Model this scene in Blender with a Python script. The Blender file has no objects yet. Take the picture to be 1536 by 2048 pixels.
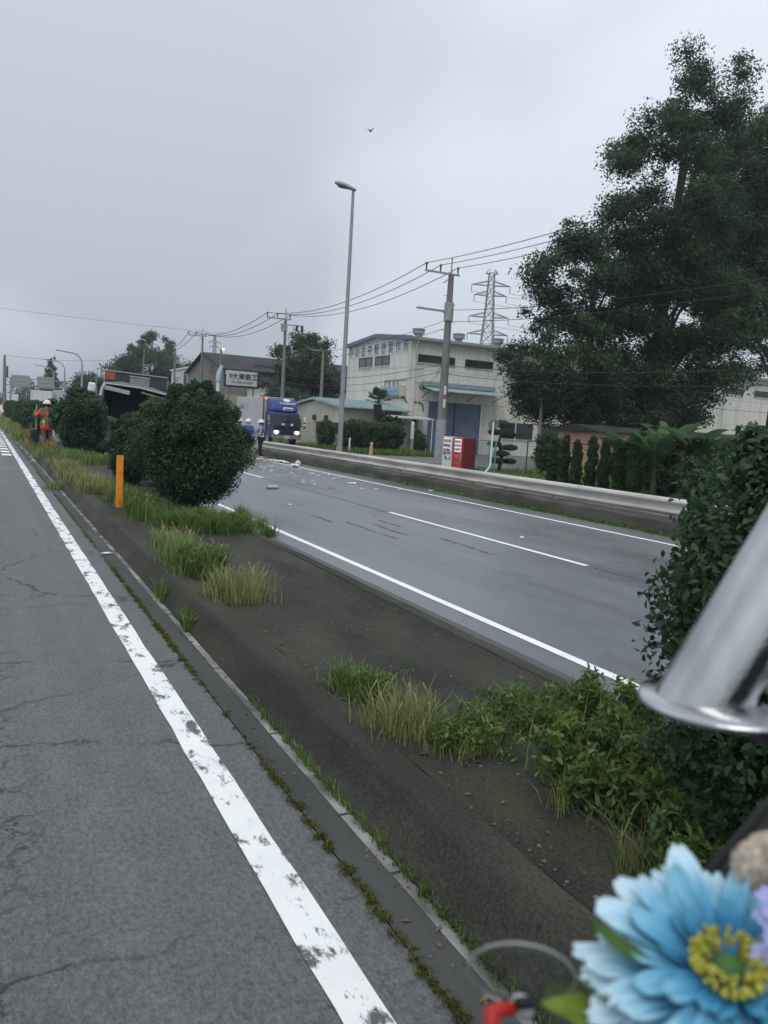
import bpy, math, random
import numpy as np
from mathutils import Vector, Matrix

sc = bpy.context.scene
col = sc.collection
R = math.radians
rng = np.random.default_rng(7)
random.seed(7)

# ------------------------------------------------------------------ camera
cam_data = bpy.data.cameras.new('camera')
cam = bpy.data.objects.new('camera', cam_data)
col.objects.link(cam)
yaw, pitch, roll = R(27.432), R(6.328), R(3.4)
fw = Vector((math.sin(yaw)*math.cos(pitch), math.cos(yaw)*math.cos(pitch), -math.sin(pitch)))
rt = Vector((math.cos(yaw), -math.sin(yaw), 0))
dn = fw.cross(rt)
r2 = rt*math.cos(roll) - dn*math.sin(roll)
u2 = -(rt*math.sin(roll) + dn*math.cos(roll))
mw = Matrix((r2, u2, -fw)).transposed().to_4x4()
mw.translation = Vector((0, 0, 1.85))
cam.matrix_world = mw
cam_data.sensor_fit = 'VERTICAL'
cam_data.sensor_height = 36.0
cam_data.lens = 36.0*1560/2048
cam_data.clip_start = 0.02
cam_data.clip_end = 3000
cam_data.dof.use_dof = True
cam_data.dof.focus_distance = 26
cam_data.dof.aperture_fstop = 7
sc.camera = cam

# ------------------------------------------------------------------ overcast sky, weak broad sun
SUN_EL, SUN_AZ = R(58), R(215)
world = bpy.data.worlds.new('World')
sc.world = world
world.use_nodes = True
nt = world.node_tree
nt.nodes.clear()
N = nt.nodes.new
out = N('ShaderNodeOutputWorld')
sky = N('ShaderNodeTexSky')
sky.sky_type = 'NISHITA'
sky.sun_disc = False
sky.sun_elevation = SUN_EL
sky.sun_rotation = SUN_AZ
sky.dust_density = 4
bg1 = N('ShaderNodeBackground'); bg1.inputs['Strength'].default_value = 0.06
nt.links.new(sky.outputs[0], bg1.inputs[0])
tc = N('ShaderNodeTexCoord')
sep = N('ShaderNodeSeparateXYZ'); nt.links.new(tc.outputs['Generated'], sep.inputs[0])
# clouds live on a flat layer: direction / (height + offset)
ad = N('ShaderNodeMath'); ad.operation = 'ADD'; ad.inputs[1].default_value = 0.32; nt.links.new(sep.outputs[2], ad.inputs[0])
ab = N('ShaderNodeMath'); ab.operation = 'MAXIMUM'; ab.inputs[1].default_value = 0.12; nt.links.new(ad.outputs[0], ab.inputs[0])
dv = N('ShaderNodeVectorMath'); dv.operation = 'DIVIDE'; nt.links.new(tc.outputs['Generated'], dv.inputs[0]); nt.links.new(ab.outputs[0], dv.inputs[1])
mpw = N('ShaderNodeMapping'); mpw.inputs['Location'].default_value = (4.6, 0.2, 0); mpw.inputs['Rotation'].default_value = (0, 0, R(38)); mpw.inputs['Scale'].default_value = (1.25, 0.62, 0.8)
nt.links.new(dv.outputs[0], mpw.inputs[0])
nz = N('ShaderNodeTexNoise'); nz.inputs['Scale'].default_value = 1.15; nz.inputs['Detail'].default_value = 3; nz.inputs['Roughness'].default_value = 0.42
nt.links.new(mpw.outputs[0], nz.inputs['Vector'])
rp = N('ShaderNodeValToRGB')
rp.color_ramp.interpolation = 'EASE'
rp.color_ramp.elements[0].position = 0.36; rp.color_ramp.elements[0].color = (0.570, 0.632, 0.700, 1)
rp.color_ramp.elements[1].position = 0.58; rp.color_ramp.elements[1].color = (0.785, 0.858, 0.945, 1)
nt.links.new(nz.outputs[0], rp.inputs[0])
gr = N('ShaderNodeMapRange'); gr.inputs['From Min'].default_value = 0.0; gr.inputs['From Max'].default_value = 1.0; gr.inputs['To Min'].default_value = 0.90; gr.inputs['To Max'].default_value = 1.45
nt.links.new(sep.outputs[2], gr.inputs['Value'])
bg2 = N('ShaderNodeBackground')
nt.links.new(rp.outputs[0], bg2.inputs[0]); nt.links.new(gr.outputs[0], bg2.inputs[1])
mx = N('ShaderNodeMixShader'); mx.inputs[0].default_value = 0.93
nt.links.new(bg1.outputs[0], mx.inputs[1]); nt.links.new(bg2.outputs[0], mx.inputs[2])
nt.links.new(mx.outputs[0], out.inputs[0])

sd = bpy.data.lights.new('sun', 'SUN')
sd.energy = 1.1
sd.angle = R(35)
sd.color = (1.0, 0.97, 0.93)
sun = bpy.data.objects.new('sun', sd)
col.objects.link(sun)
d = Vector((math.sin(SUN_AZ)*math.cos(SUN_EL), math.cos(SUN_AZ)*math.cos(SUN_EL), math.sin(SUN_EL)))
sun.rotation_euler = (-d).to_track_quat('-Z', 'Y').to_euler()

sc.view_settings.view_transform = 'Standard'
sc.view_settings.look = 'None'
sc.view_settings.exposure = 0.0
sc.view_settings.gamma = 1.0
sc.view_settings.use_curve_mapping = False
sc.cycles.max_bounces = 6
sc.cycles.diffuse_bounces = 3
sc.cycles.glossy_bounces = 3
sc.cycles.transmission_bounces = 6
sc.cycles.transparent_max_bounces = 8
sc.cycles.use_denoising = True

# ------------------------------------------------------------------ materials
MATS = {}
def mat(name, c, rough=0.75, var=0.25, scale=6.0, bump=0.0, metal=0.0, spec=0.4, c2=None, stretch=(1, 1, 1), lo=0.35, hi=0.65, detail=6, bscale=None, emit=None, trans=0.0, sub=0.0):
    if name in MATS:
        return MATS[name]
    m = bpy.data.materials.new(name)
    m.use_nodes = True
    t = m.node_tree
    b = t.nodes['Principled BSDF']
    b.inputs['Roughness'].default_value = rough
    b.inputs['Metallic'].default_value = metal
    b.inputs['Specular IOR Level'].default_value = spec
    if trans: b.inputs['Transmission Weight'].default_value = trans
    if emit:
        b.inputs['Emission Color'].default_value = (*emit[0], 1); b.inputs['Emission Strength'].default_value = emit[1]
    if c2 is None:
        c2 = tuple(x*(1-var) for x in c)
    tcn = t.nodes.new('ShaderNodeTexCoord')
    mp = t.nodes.new('ShaderNodeMapping'); mp.inputs['Scale'].default_value = stretch
    t.links.new(tcn.outputs['Object'], mp.inputs[0])
    n = t.nodes.new('ShaderNodeTexNoise'); n.inputs['Scale'].default_value = scale; n.inputs['Detail'].default_value = detail
    t.links.new(mp.outputs[0], n.inputs['Vector'])
    r = t.nodes.new('ShaderNodeValToRGB')
    r.color_ramp.elements[0].position = lo; r.color_ramp.elements[0].color = (*c2, 1)
    r.color_ramp.elements[1].position = hi; r.color_ramp.elements[1].color = (*c, 1)
    t.links.new(n.outputs[0], r.inputs[0])
    t.links.new(r.outputs[0], b.inputs['Base Color'])
    if bump:
        n2 = t.nodes.new('ShaderNodeTexNoise'); n2.inputs['Scale'].default_value = bscale or scale*4; n2.inputs['Detail'].default_value = 4
        t.links.new(tcn.outputs['Object'], n2.inputs['Vector'])
        bp = t.nodes.new('ShaderNodeBump'); bp.inputs['Strength'].default_value = bump; bp.inputs['Distance'].default_value = 0.02
        t.links.new(n2.outputs[0], bp.inputs['Height']); t.links.new(bp.outputs[0], b.inputs['Normal'])
    MATS[name] = m
    return m

def asphalt(name, c_hi, c_lo, rough_lo, rough_hi, speck, cracks=False):
    """Worn asphalt: broad tonal patches, long wheel-track streaks, fine aggregate, uneven gloss."""
    m = bpy.data.materials.new(name); m.use_nodes = True
    t = m.node_tree; b = t.nodes['Principled BSDF']; L = t.links.new; nn = t.nodes.new
    tcn = nn('ShaderNodeTexCoord')
    def noise(scale, st=(1, 1, 1), detail=6, rough=0.55):
        mp = nn('ShaderNodeMapping'); mp.inputs['Scale'].default_value = st; L(tcn.outputs['Object'], mp.inputs[0])
        n = nn('ShaderNodeTexNoise'); n.inputs['Scale'].default_value = scale; n.inputs['Detail'].default_value = detail; n.inputs['Roughness'].default_value = rough
        L(mp.outputs[0], n.inputs['Vector']); return n.outputs[0]
    broad = noise(0.5, (1, 0.35, 1), 5)
    streak = noise(3.2, (1, 0.035, 1), 4)
    fine = noise(95, (1, 0.6, 1), 3, 0.8)
    mid = noise(7.0, (1, 0.5, 1), 5)
    grain = noise(48, (1, 0.5, 1), 5, 0.8)
    def mix(a, bb, f):
        x = nn('ShaderNodeMix'); x.data_type = 'FLOAT'; x.inputs[0].default_value = f; L(a, x.inputs[2]); L(bb, x.inputs[3]); return x.outputs[0]
    v = mix(mix(broad, streak, 0.40), mid, 0.25)
    v = mix(mix(v, fine, speck), grain, speck*0.9)
    r = nn('ShaderNodeValToRGB')
    r.color_ramp.elements[0].position = 0.42; r.color_ramp.elements[0].color = (*c_lo, 1)
    r.color_ramp.elements[1].position = 0.60; r.color_ramp.elements[1].color = (*c_hi, 1)
    L(v, r.inputs[0]); colour = r.outputs[0]
    if cracks:
        def math_(op, a, bb=None, c=None):
            m_ = nn('ShaderNodeMath'); m_.operation = op
            for i, q in enumerate((a, bb, c)):
                if q is None: continue
                if isinstance(q, (int, float)): m_.inputs[i].default_value = q
                else: L(q, m_.inputs[i])
            return m_.outputs[0]
        wn = nn('ShaderNodeTexNoise'); wn.inputs['Scale'].default_value = 3.0; wn.inputs['Detail'].default_value = 7; wn.inputs['Roughness'].default_value = 0.68; L(tcn.outputs['Object'], wn.inputs['Vector'])
        wv_ = nn('ShaderNodeVectorMath'); wv_.operation = 'MULTIPLY_ADD'; wv_.inputs[1].default_value = (0.42, 0.42, 0); L(wn.outputs['Color'], wv_.inputs[0]); L(tcn.outputs['Object'], wv_.inputs[2])
        def net(scale, st_, lo, hi):
            mp = nn('ShaderNodeMapping'); mp.inputs['Scale'].default_value = st_; L(wv_.outputs[0], mp.inputs[0])
            vo = nn('ShaderNodeTexVoronoi'); vo.feature = 'DISTANCE_TO_EDGE'; vo.inputs['Scale'].default_value = scale; L(mp.outputs[0], vo.inputs['Vector'])
            m_ = nn('ShaderNodeMapRange'); m_.inputs['From Min'].default_value = lo; m_.inputs['From Max'].default_value = hi; m_.inputs['To Min'].default_value = 1; m_.inputs['To Max'].default_value = 0; L(vo.outputs['Distance'], m_.inputs['Value']); return m_.outputs[0]
        def band(v_, lo, hi):
            m_ = nn('ShaderNodeMapRange'); m_.inputs['From Min'].default_value = lo; m_.inputs['From Max'].default_value = hi; L(v_, m_.inputs['Value']); return m_.outputs[0]
        big = math_('MULTIPLY', net(1.0, (0.42, 0.62, 0.0), 0.004, 0.011), band(noise(1.1, (1, 0.6, 1), 3), 0.40, 0.52))
        sx_ = nn('ShaderNodeSeparateXYZ'); L(wv_.outputs[0], sx_.inputs[0])
        near = band(math_('ABSOLUTE', math_('SUBTRACT', sx_.outputs[0], 0.30)), 0.17, 0.05)
        web = math_('MULTIPLY', math_('MULTIPLY', net(6.5, (1, 0.75, 0.0), 0.02, 0.06), near), band(noise(1.6, (1, 0.5, 1), 3), 0.40, 0.55))
        allc = math_('MAXIMUM', big, web)
        edge = math_('MULTIPLY', allc, band(noise(26, (1, 1, 1), 4), 0.30, 0.50))
        xm = nn('ShaderNodeMix'); xm.data_type = 'RGBA'; L(edge, xm.inputs[0]); L(colour, xm.inputs[6]); xm.inputs[7].default_value = (0.022, 0.022, 0.023, 1); colour = xm.outputs[2]
    L(colour, b.inputs['Base Color'])
    mr = nn('ShaderNodeMapRange'); mr.inputs['From Min'].default_value = 0.35; mr.inputs['From Max'].default_value = 0.65
    mr.inputs['To Min'].default_value = rough_lo; mr.inputs['To Max'].default_value = rough_hi
    L(broad, mr.inputs['Value']); L(mr.outputs[0], b.inputs['Roughness'])
    b.inputs['Specular IOR Level'].default_value = 0.5
    bp = nn('ShaderNodeBump'); bp.inputs['Strength'].default_value = 0.35; bp.inputs['Distance'].default_value = 0.006
    L(fine, bp.inputs['Height']); L(bp.outputs[0], b.inputs['Normal'])
    return m

def paint(name, c, under, wear_lo, wear_hi, sc_=9.0, st=(1, 0.35, 1)):
    """Road paint worn through to the asphalt in chips and cracks."""
    m = bpy.data.materials.new(name); m.use_nodes = True
    t = m.node_tree; b = t.nodes['Principled BSDF']; L = t.links.new; nn = t.nodes.new
    tcn = nn('ShaderNodeTexCoord'); mp = nn('ShaderNodeMapping'); mp.inputs['Scale'].default_value = st; L(tcn.outputs['Object'], mp.inputs[0])
    n = nn('ShaderNodeTexNoise'); n.inputs['Scale'].default_value = sc_; n.inputs['Detail'].default_value = 8; n.inputs['Roughness'].default_value = 0.72
    L(mp.outputs[0], n.inputs['Vector'])
    r = nn('ShaderNodeValToRGB')
    r.color_ramp.elements[0].position = wear_lo; r.color_ramp.elements[0].color = (*under, 1)
    r.color_ramp.elements[1].position = wear_hi; r.color_ramp.elements[1].color = (*c, 1)
    L(n.outputs[0], r.inputs[0])
    n2 = nn('ShaderNodeTexNoise'); n2.inputs['Scale'].default_value = 3; n2.inputs['Detail'].default_value = 5; L(tcn.outputs['Object'], n2.inputs['Vector'])
    x = nn('ShaderNodeMix'); x.data_type = 'RGBA'; x.blend_type = 'MULTIPLY'; x.inputs[0].default_value = 0.35
    L(r.outputs[0], x.inputs[6]); L(n2.outputs[1], x.inputs[7])
    hs = nn('ShaderNodeHueSaturation'); hs.inputs['Saturation'].default_value = 0.25; hs.inputs['Value'].default_value = 1.22
    L(x.outputs[2], hs.inputs['Color']); L(hs.outputs[0], b.inputs['Base Color'])
    b.inputs['Roughness'].default_value = 0.6
    return m

def glass(name, c, rough=0.05):
    return mat(name, c, rough=rough, var=0.3, scale=0.7, spec=0.6)

ASPH_L = asphalt('asphalt_old', (0.178, 0.182, 0.180), (0.046, 0.049, 0.050), 0.40, 0.72, 0.45, True)
ASPH_R = asphalt('asphalt_newer', (0.195, 0.205, 0.216), (0.128, 0.136, 0.146), 0.22, 0.40, 0.14)
ASPH_F = asphalt('asphalt_side_road', (0.19, 0.19, 0.185), (0.13, 0.13, 0.128), 0.6, 0.8, 0.15)
PAINT_OLD = paint('road_paint_worn', (0.82, 0.81, 0.77), (0.10, 0.10, 0.10), 0.405, 0.47, 7.5, (1, 0.5, 1))
PAINT_NEW = paint('road_paint', (0.86, 0.86, 0.86), (0.3, 0.3, 0.3), 0.30, 0.36)
PAINT_YEL = paint('road_paint_yellow', (0.55, 0.50, 0.12), (0.16, 0.16, 0.15), 0.38, 0.52)
def dirty(name, c, c2, moss, st=(1, 0.4, 1), mlo=0.52, mhi=0.66, bump=0.6):
    """weathered concrete: blotches, grit, dried stains and a thin film of moss"""
    m = bpy.data.materials.new(name); m.use_nodes = True; t = m.node_tree; b = t.nodes['Principled BSDF']; L = t.links.new; nn = t.nodes.new
    tcn = nn('ShaderNodeTexCoord')
    def noise(scale, st_=(1, 1, 1), detail=6, rough=0.6):
        mp = nn('ShaderNodeMapping'); mp.inputs['Scale'].default_value = st_; L(tcn.outputs['Object'], mp.inputs[0])
        n = nn('ShaderNodeTexNoise'); n.inputs['Scale'].default_value = scale; n.inputs['Detail'].default_value = detail; n.inputs['Roughness'].default_value = rough
        L(mp.outputs[0], n.inputs['Vector']); return n.outputs[0]
    def ramp(v, lo, hi, a, bb):
        r = nn('ShaderNodeValToRGB'); r.color_ramp.elements[0].position = lo; r.color_ramp.elements[0].color = (*a, 1); r.color_ramp.elements[1].position = hi; r.color_ramp.elements[1].color = (*bb, 1); L(v, r.inputs[0]); return r.outputs[0]
    def mixc(f, a, bb, mode='MIX', fac=None):
        x = nn('ShaderNodeMix'); x.data_type = 'RGBA'; x.blend_type = mode
        if fac is None: L(f, x.inputs[0])
        else: x.inputs[0].default_value = fac
        L(a, x.inputs[6]); L(bb, x.inputs[7]); return x.outputs[2]
    blot = ramp(noise(1.6, st, 7, 0.62), 0.36, 0.64, c2, c)
    grit = ramp(noise(60, (1, 1, 1), 3, 0.8), 0.36, 0.66, (0.45, 0.45, 0.45), (1.5, 1.48, 1.42))
    base = mixc(None, blot, grit, 'MULTIPLY', 0.75)
    mo = nn('ShaderNodeRGB'); mo.outputs[0].default_value = (*moss, 1)
    mf = ramp(noise(3.1, st, 8, 0.7), mlo, mhi, (0, 0, 0), (0.75, 0.75, 0.75))
    L(mixc(mf, base, mo.outputs[0]), b.inputs['Base Color'])
    b.inputs['Roughness'].default_value = 0.88; b.inputs['Specular IOR Level'].default_value = 0.25
    bp = nn('ShaderNodeBump'); bp.inputs['Strength'].default_value = bump; bp.inputs['Distance'].default_value = 0.012
    L(noise(28, (1, 1, 1), 6, 0.75), bp.inputs['Height']); L(bp.outputs[0], b.inputs['Normal'])
    return m
KERB = dirty('kerb_concrete', (0.082, 0.078, 0.064), (0.036, 0.036, 0.030), (0.045, 0.050, 0.022), (1, 0.3, 1), 0.55, 0.72)
FILL = dirty('median_slab', (0.066, 0.063, 0.052), (0.030, 0.030, 0.025), (0.050, 0.058, 0.026))
GUTTER = mat('gutter_concrete', (0.088, 0.088, 0.084), 0.8, scale=2.0, bump=0.3, c2=(0.048, 0.049, 0.046), stretch=(1, 0.2, 1), bscale=40)
PALE = mat('mortar_pale', (0.36, 0.35, 0.34), 0.85, scale=7, c2=(0.10, 0.098, 0.092), stretch=(1, 0.4, 1))
CRACK = mat('crack_dark', (0.038, 0.039, 0.041), 0.9, var=0.3)
SOIL = mat('ground_soil', (0.10, 0.105, 0.05), 0.95, scale=0.35, c2=(0.07, 0.085, 0.032))
GALV = mat('galvanised_steel', (0.36, 0.37, 0.39), 0.5, scale=8, c2=(0.29, 0.30, 0.32), metal=0.35)
RAIL = mat('guardrail_paint', (0.62, 0.59, 0.55), 0.55, scale=2.6, c2=(0.42, 0.395, 0.36), stretch=(1, 0.25, 2))
BASE = mat('barrier_concrete', (0.13, 0.12, 0.10), 0.9, scale=1.6, bump=0.5, c2=(0.055, 0.053, 0.045), stretch=(1, 0.5, 2.5), bscale=25)
POLEC = mat('pole_concrete', (0.235, 0.225, 0.215), 0.85, scale=2.5, c2=(0.165, 0.158, 0.15), stretch=(3, 3, 0.4))
POLEL = mat('pole_plate', (0.36, 0.37, 0.385), 0.6, scale=3)
DARKM = mat('dark_metal', (0.055, 0.058, 0.062), 0.5, var=0.3)
WIRE = mat('wire_black', (0.028, 0.03, 0.034), 0.6, var=0.1)
ORANGE = mat('post_orange', (0.95, 0.33, 0.015), 0.45, var=0.12, scale=12)
WHITE = mat('white_paint', (0.78, 0.78, 0.78), 0.45, var=0.1, scale=5)
BLACK = mat('black_plastic', (0.012, 0.013, 0.014), 0.45, var=0.2)
RUBBER = mat('tyre_rubber', (0.02, 0.02, 0.02), 0.85, var=0.2)
BARK = mat('bark', (0.062, 0.052, 0.042), 0.95, scale=5, c2=(0.032, 0.027, 0.023), stretch=(2, 2, 0.5), bump=0.6)

def leafmat(name, c, var=0.25):
    """leaf: diffuse and glossy front with light passing through the blade"""
    m = mat(name, c, 0.5, var=var, scale=2.0, spec=0.3)
    t = m.node_tree; b = t.nodes['Principled BSDF']; o = [n for n in t.nodes if n.type == 'OUTPUT_MATERIAL'][0]
    r = [n for n in t.nodes if n.type == 'VALTORGB'][0]
    tl_ = t.nodes.new('ShaderNodeBsdfTranslucent'); hs = t.nodes.new('ShaderNodeHueSaturation'); hs.inputs['Saturation'].default_value = 1.15; hs.inputs['Value'].default_value = 1.5; hs.inputs['Hue'].default_value = 0.485
    t.links.new(r.outputs[0], hs.inputs['Color']); t.links.new(hs.outputs[0], tl_.inputs['Color'])
    mx_ = t.nodes.new('ShaderNodeMixShader'); mx_.inputs[0].default_value = 0.38
    t.links.new(b.outputs[0], mx_.inputs[1]); t.links.new(tl_.outputs[0], mx_.inputs[2]); t.links.new(mx_.outputs[0], o.inputs[0])
    return m
def leafmats(name, a, b, c):
    return [leafmat(name+'_deep', a), leafmat(name+'_mid', b), leafmat(name+'_light', c, 0.2)]
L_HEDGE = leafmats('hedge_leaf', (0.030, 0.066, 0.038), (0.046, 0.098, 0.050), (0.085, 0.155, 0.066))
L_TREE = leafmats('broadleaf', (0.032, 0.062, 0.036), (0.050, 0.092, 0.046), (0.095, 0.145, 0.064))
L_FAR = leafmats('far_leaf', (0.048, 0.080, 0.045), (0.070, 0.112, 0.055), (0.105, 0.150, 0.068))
L_CON = leafmats('conifer_leaf', (0.020, 0.056, 0.018), (0.034, 0.082, 0.026), (0.055, 0.110, 0.036))
L_SHRUB = leafmats('shrub_leaf', (0.038, 0.075, 0.034), (0.058, 0.108, 0.042), (0.09, 0.15, 0.055))
L_GRASS = leafmats('weed_blade', (0.13, 0.185, 0.060), (0.21, 0.26, 0.095), (0.36, 0.36, 0.17))
L_GREEN = leafmats('grass_blade', (0.082, 0.150, 0.046), (0.135, 0.220, 0.062), (0.21, 0.29, 0.095))
L_BAN = leafmats('banana_leaf', (0.038, 0.085, 0.042), (0.06, 0.12, 0.052), (0.10, 0.18, 0.07))
L_PALM = leafmats('palm_leaf', (0.030, 0.060, 0.032), (0.045, 0.085, 0.04), (0.07, 0.115, 0.05))

# ------------------------------------------------------------------ object helpers
def tag(o, label=None, cat=None, group=None, kind=None):
    if label: o['label'] = label
    if cat: o['category'] = cat
    if group: o['group'] = group
    if kind: o['kind'] = kind
    return o

def empty(name, loc=(0, 0, 0), rz=0.0, label=None, cat=None, group=None):
    o = bpy.data.objects.new(name, None)
    o.empty_display_size = 0.1
    col.objects.link(o)
    o.location = loc
    o.rotation_euler = (0, 0, rz)
    return tag(o, label, cat, group)

class MB:
    """Collects shapes; build() links them as one mesh object."""
    def __init__(s): s.v = []; s.f = []; s.m = []; s.sm = []
    def add(s, vs, fs, mi=0, smooth=False):
        o = len(s.v)
        s.v += [tuple(p) for p in vs]
        for f in fs:
            s.f.append([o+i for i in f]); s.m.append(mi); s.sm.append(smooth)
        return s
    def box(s, c, size, rot=None, mi=0, taper=1.0):
        hx, hy, hz = size[0]/2, size[1]/2, size[2]/2
        P = []
        for z in (-1, 1):
            k = taper if z > 0 else 1.0
            for x, y in ((-1, -1), (1, -1), (1, 1), (-1, 1)):
                P.append(Vector((x*hx*k, y*hy*k, z*hz)))
        if rot is not None:
            P = [rot @ p for p in P]
        P = [p+Vector(c) for p in P]
        return s.add(P, [(3, 2, 1, 0), (4, 5, 6, 7), (0, 1, 5, 4), (1, 2, 6, 5), (2, 3, 7, 6), (3, 0, 4, 7)], mi)
    def span(s, a, b, mi=0):
        return s.box([(a[i]+b[i])/2 for i in range(3)], [abs(b[i]-a[i]) for i in range(3)], mi=mi)
    def bevbox(s, c, size, bv, mi=0, rot=None):
        """box with chamfered edges"""
        h = [x/2 for x in size]; P = []; F = []
        pts = []
        for sx in (-1, 1):
            for sy in (-1, 1):
                for sz in (-1, 1):
                    pts.append(((sx*h[0], sy*(h[1]-bv), sz*(h[2]-bv)), (sx*(h[0]-bv), sy*h[1], sz*(h[2]-bv)), (sx*(h[0]-bv), sy*(h[1]-bv), sz*h[2])))
        for t in pts: P += [Vector(q) for q in t]
        idx = lambda sx, sy, sz, k: ((sx > 0)*4+(sy > 0)*2+(sz > 0))*3+k
        def q(*a): F.append(list(a))
        for sg in (-1, 1):
            a = [idx(sg, y, z, 0) for y, z in ((-1, -1), (1, -1), (1, 1), (-1, 1))]; F.append(a if sg > 0 else a[::-1])
            a = [idx(x, sg, z, 1) for x, z in ((-1, -1), (-1, 1), (1, 1), (1, -1))]; F.append(a if sg > 0 else a[::-1])
            a = [idx(x, y, sg, 2) for x, y in ((-1, -1), (1, -1), (1, 1), (-1, 1))]; F.append(a if sg > 0 else a[::-1])
        for a in (-1, 1):
            for b in (-1, 1):
                q(idx(a, b, -1, 0), idx(a, b, -1, 1), idx(a, b, 1, 1), idx(a, b, 1, 0))
                q(idx(a, -1, b, 0), idx(a, -1, b, 2), idx(a, 1, b, 2), idx(a, 1, b, 0))
                q(idx(-1, a, b, 1), idx(-1, a, b, 2), idx(1, a, b, 2), idx(1, a, b, 1))
                for c_ in (-1, 1): q(idx(a, b, c_, 0), idx(a, b, c_, 1), idx(a, b, c_, 2))
        if rot is not None: P = [rot @ p for p in P]
        P = [p+Vector(c) for p in P]
        # consistent outward winding
        cc = Vector(c); G = []
        for f in F:
            n = (P[f[1]]-P[f[0]]).cross(P[f[2]]-P[f[0]])
            ctr = sum((P[i] for i in f), Vector())/len(f)
            G.append(f if n.dot(ctr-cc) > 0 else f[::-1])
        return s.add(P, G, mi)
    def tube(s, pts, radii, n=10, mi=0, caps=True, smooth=True):
        pts = [Vector(p) for p in pts]
        if not hasattr(radii, '__len__'): radii = [radii]*len(pts)
        V = []; F = []
        prev = None
        for i, p in enumerate(pts):
            a = pts[max(i-1, 0)]; b = pts[min(i+1, len(pts)-1)]
            t = (b-a).normalized()
            if prev is None:
                u = t.cross(Vector((0, 0, 1)))
                if u.length < 1e-3: u = t.cross(Vector((1, 0, 0)))
            else:
                u = prev-t*prev.dot(t)
            u.normalize(); prev = u
            w = t.cross(u)
            for k in range(n):
                an = 2*math.pi*k/n
                V.append(p+(u*math.cos(an)+w*math.sin(an))*radii[i])
        for i in range(len(pts)-1):
            for k in range(n):
                F.append((i*n+k, i*n+(k+1) % n, (i+1)*n+(k+1) % n, (i+1)*n+k))
        s.add(V, F, mi, smooth)
        if caps:
            s.add(V[:n], [list(range(n))[::-1]], mi); s.add(V[-n:], [list(range(n))], mi)
        return s
    def ball(s, c, r, mi=0, nu=14, nv=9, smooth=True, cut=None):
        if not hasattr(r, '__len__'): r = (r, r, r)
        V = []; F = []
        for j in range(nv+1):
            th = math.pi*j/nv
            if cut: th = min(th, cut)
            for i in range(nu):
                ph = 2*math.pi*i/nu
                V.append((c[0]+r[0]*math.sin(th)*math.cos(ph), c[1]+r[1]*math.sin(th)*math.sin(ph), c[2]+r[2]*math.cos(th)))
        for j in range(nv):
            for i in range(nu):
                F.append((j*nu+i, (j+1)*nu+i, (j+1)*nu+(i+1) % nu, j*nu+(i+1) % nu))
        return s.add(V, F, mi, smooth)
    def extrude(s, prof, axis, a, b, mi=0, smooth=False, closed=True):
        """prof: 2D points in the plane across axis ('x': (y,z), 'y': (x,z), 'z': (x,y)) extruded from a to b"""
        def P(q, t):
            return {'x': (t, q[0], q[1]), 'y': (q[0], t, q[1]), 'z': (q[0], q[1], t)}[axis]
        n = len(prof)
        V = [P(q, a) for q in prof]+[P(q, b) for q in prof]
        F = [(i, (i+1) % n, n+(i+1) % n, n+i) for i in range(n if closed else n-1)]
        if closed: F += [list(range(n))[::-1], list(range(n, 2*n))]
        return s.add(V, F, mi, smooth)
    def xf(s, M_):
        s.v = [tuple(M_ @ Vector(p)) for p in s.v]; return s
    def build(s, name, mats, parent=None, label=None, recalc=True):
        me = bpy.data.meshes.new(name)
        me.from_pydata(s.v, [], s.f)
        for m_ in (mats if isinstance(mats, (list, tuple)) else [mats]): me.materials.append(m_)
        me.polygons.foreach_set('material_index', s.m)
        me.polygons.foreach_set('use_smooth', s.sm)
        if recalc:
            import bmesh
            bm = bmesh.new(); bm.from_mesh(me); bmesh.ops.recalc_face_normals(bm, faces=bm.faces); bm.to_mesh(me); bm.free()
        me.update()
        o = bpy.data.objects.new(name, me)
        col.objects.link(o)
        o.parent = parent
        if label: o['label'] = label
        return o

def struct(o): o['kind'] = 'structure'; return o
def boxpart(name, a, b, m, parent): return MB().span(a, b).build(name, m, parent, recalc=False)
def share(o, loc, parent, rot=None, scale=None):
    c = o.copy(); col.objects.link(c); c.parent = parent; c.location = loc
    if rot is not None: c.rotation_euler = rot
    if scale is not None: c.scale = scale
    return c

def quads(name, V, mats, mi, parent=None, nv=4):
    """V: (n, nv, 3) array of separate faces with nv corners -> one mesh object"""
    n = len(V)
    me = bpy.data.meshes.new(name)
    me.vertices.add(n*nv); me.vertices.foreach_set('co', np.ascontiguousarray(V, dtype=np.float32).ravel())
    me.loops.add(n*nv); me.loops.foreach_set('vertex_index', np.arange(n*nv, dtype=np.int32))
    me.polygons.add(n); me.polygons.foreach_set('loop_start', np.arange(0, n*nv, nv, dtype=np.int32))
    try: me.polygons.foreach_set('loop_total', np.full(n, nv, dtype=np.int32))
    except Exception: pass
    for m_ in mats: me.materials.append(m_)
    me.polygons.foreach_set('material_index', mi.astype(np.int32))
    me.update(calc_edges=True)
    o = bpy.data.objects.new(name, me); col.objects.link(o); o.parent = parent
    return o

def unit(a): return a/np.maximum(np.linalg.norm(a, axis=1, keepdims=True), 1e-9)

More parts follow.
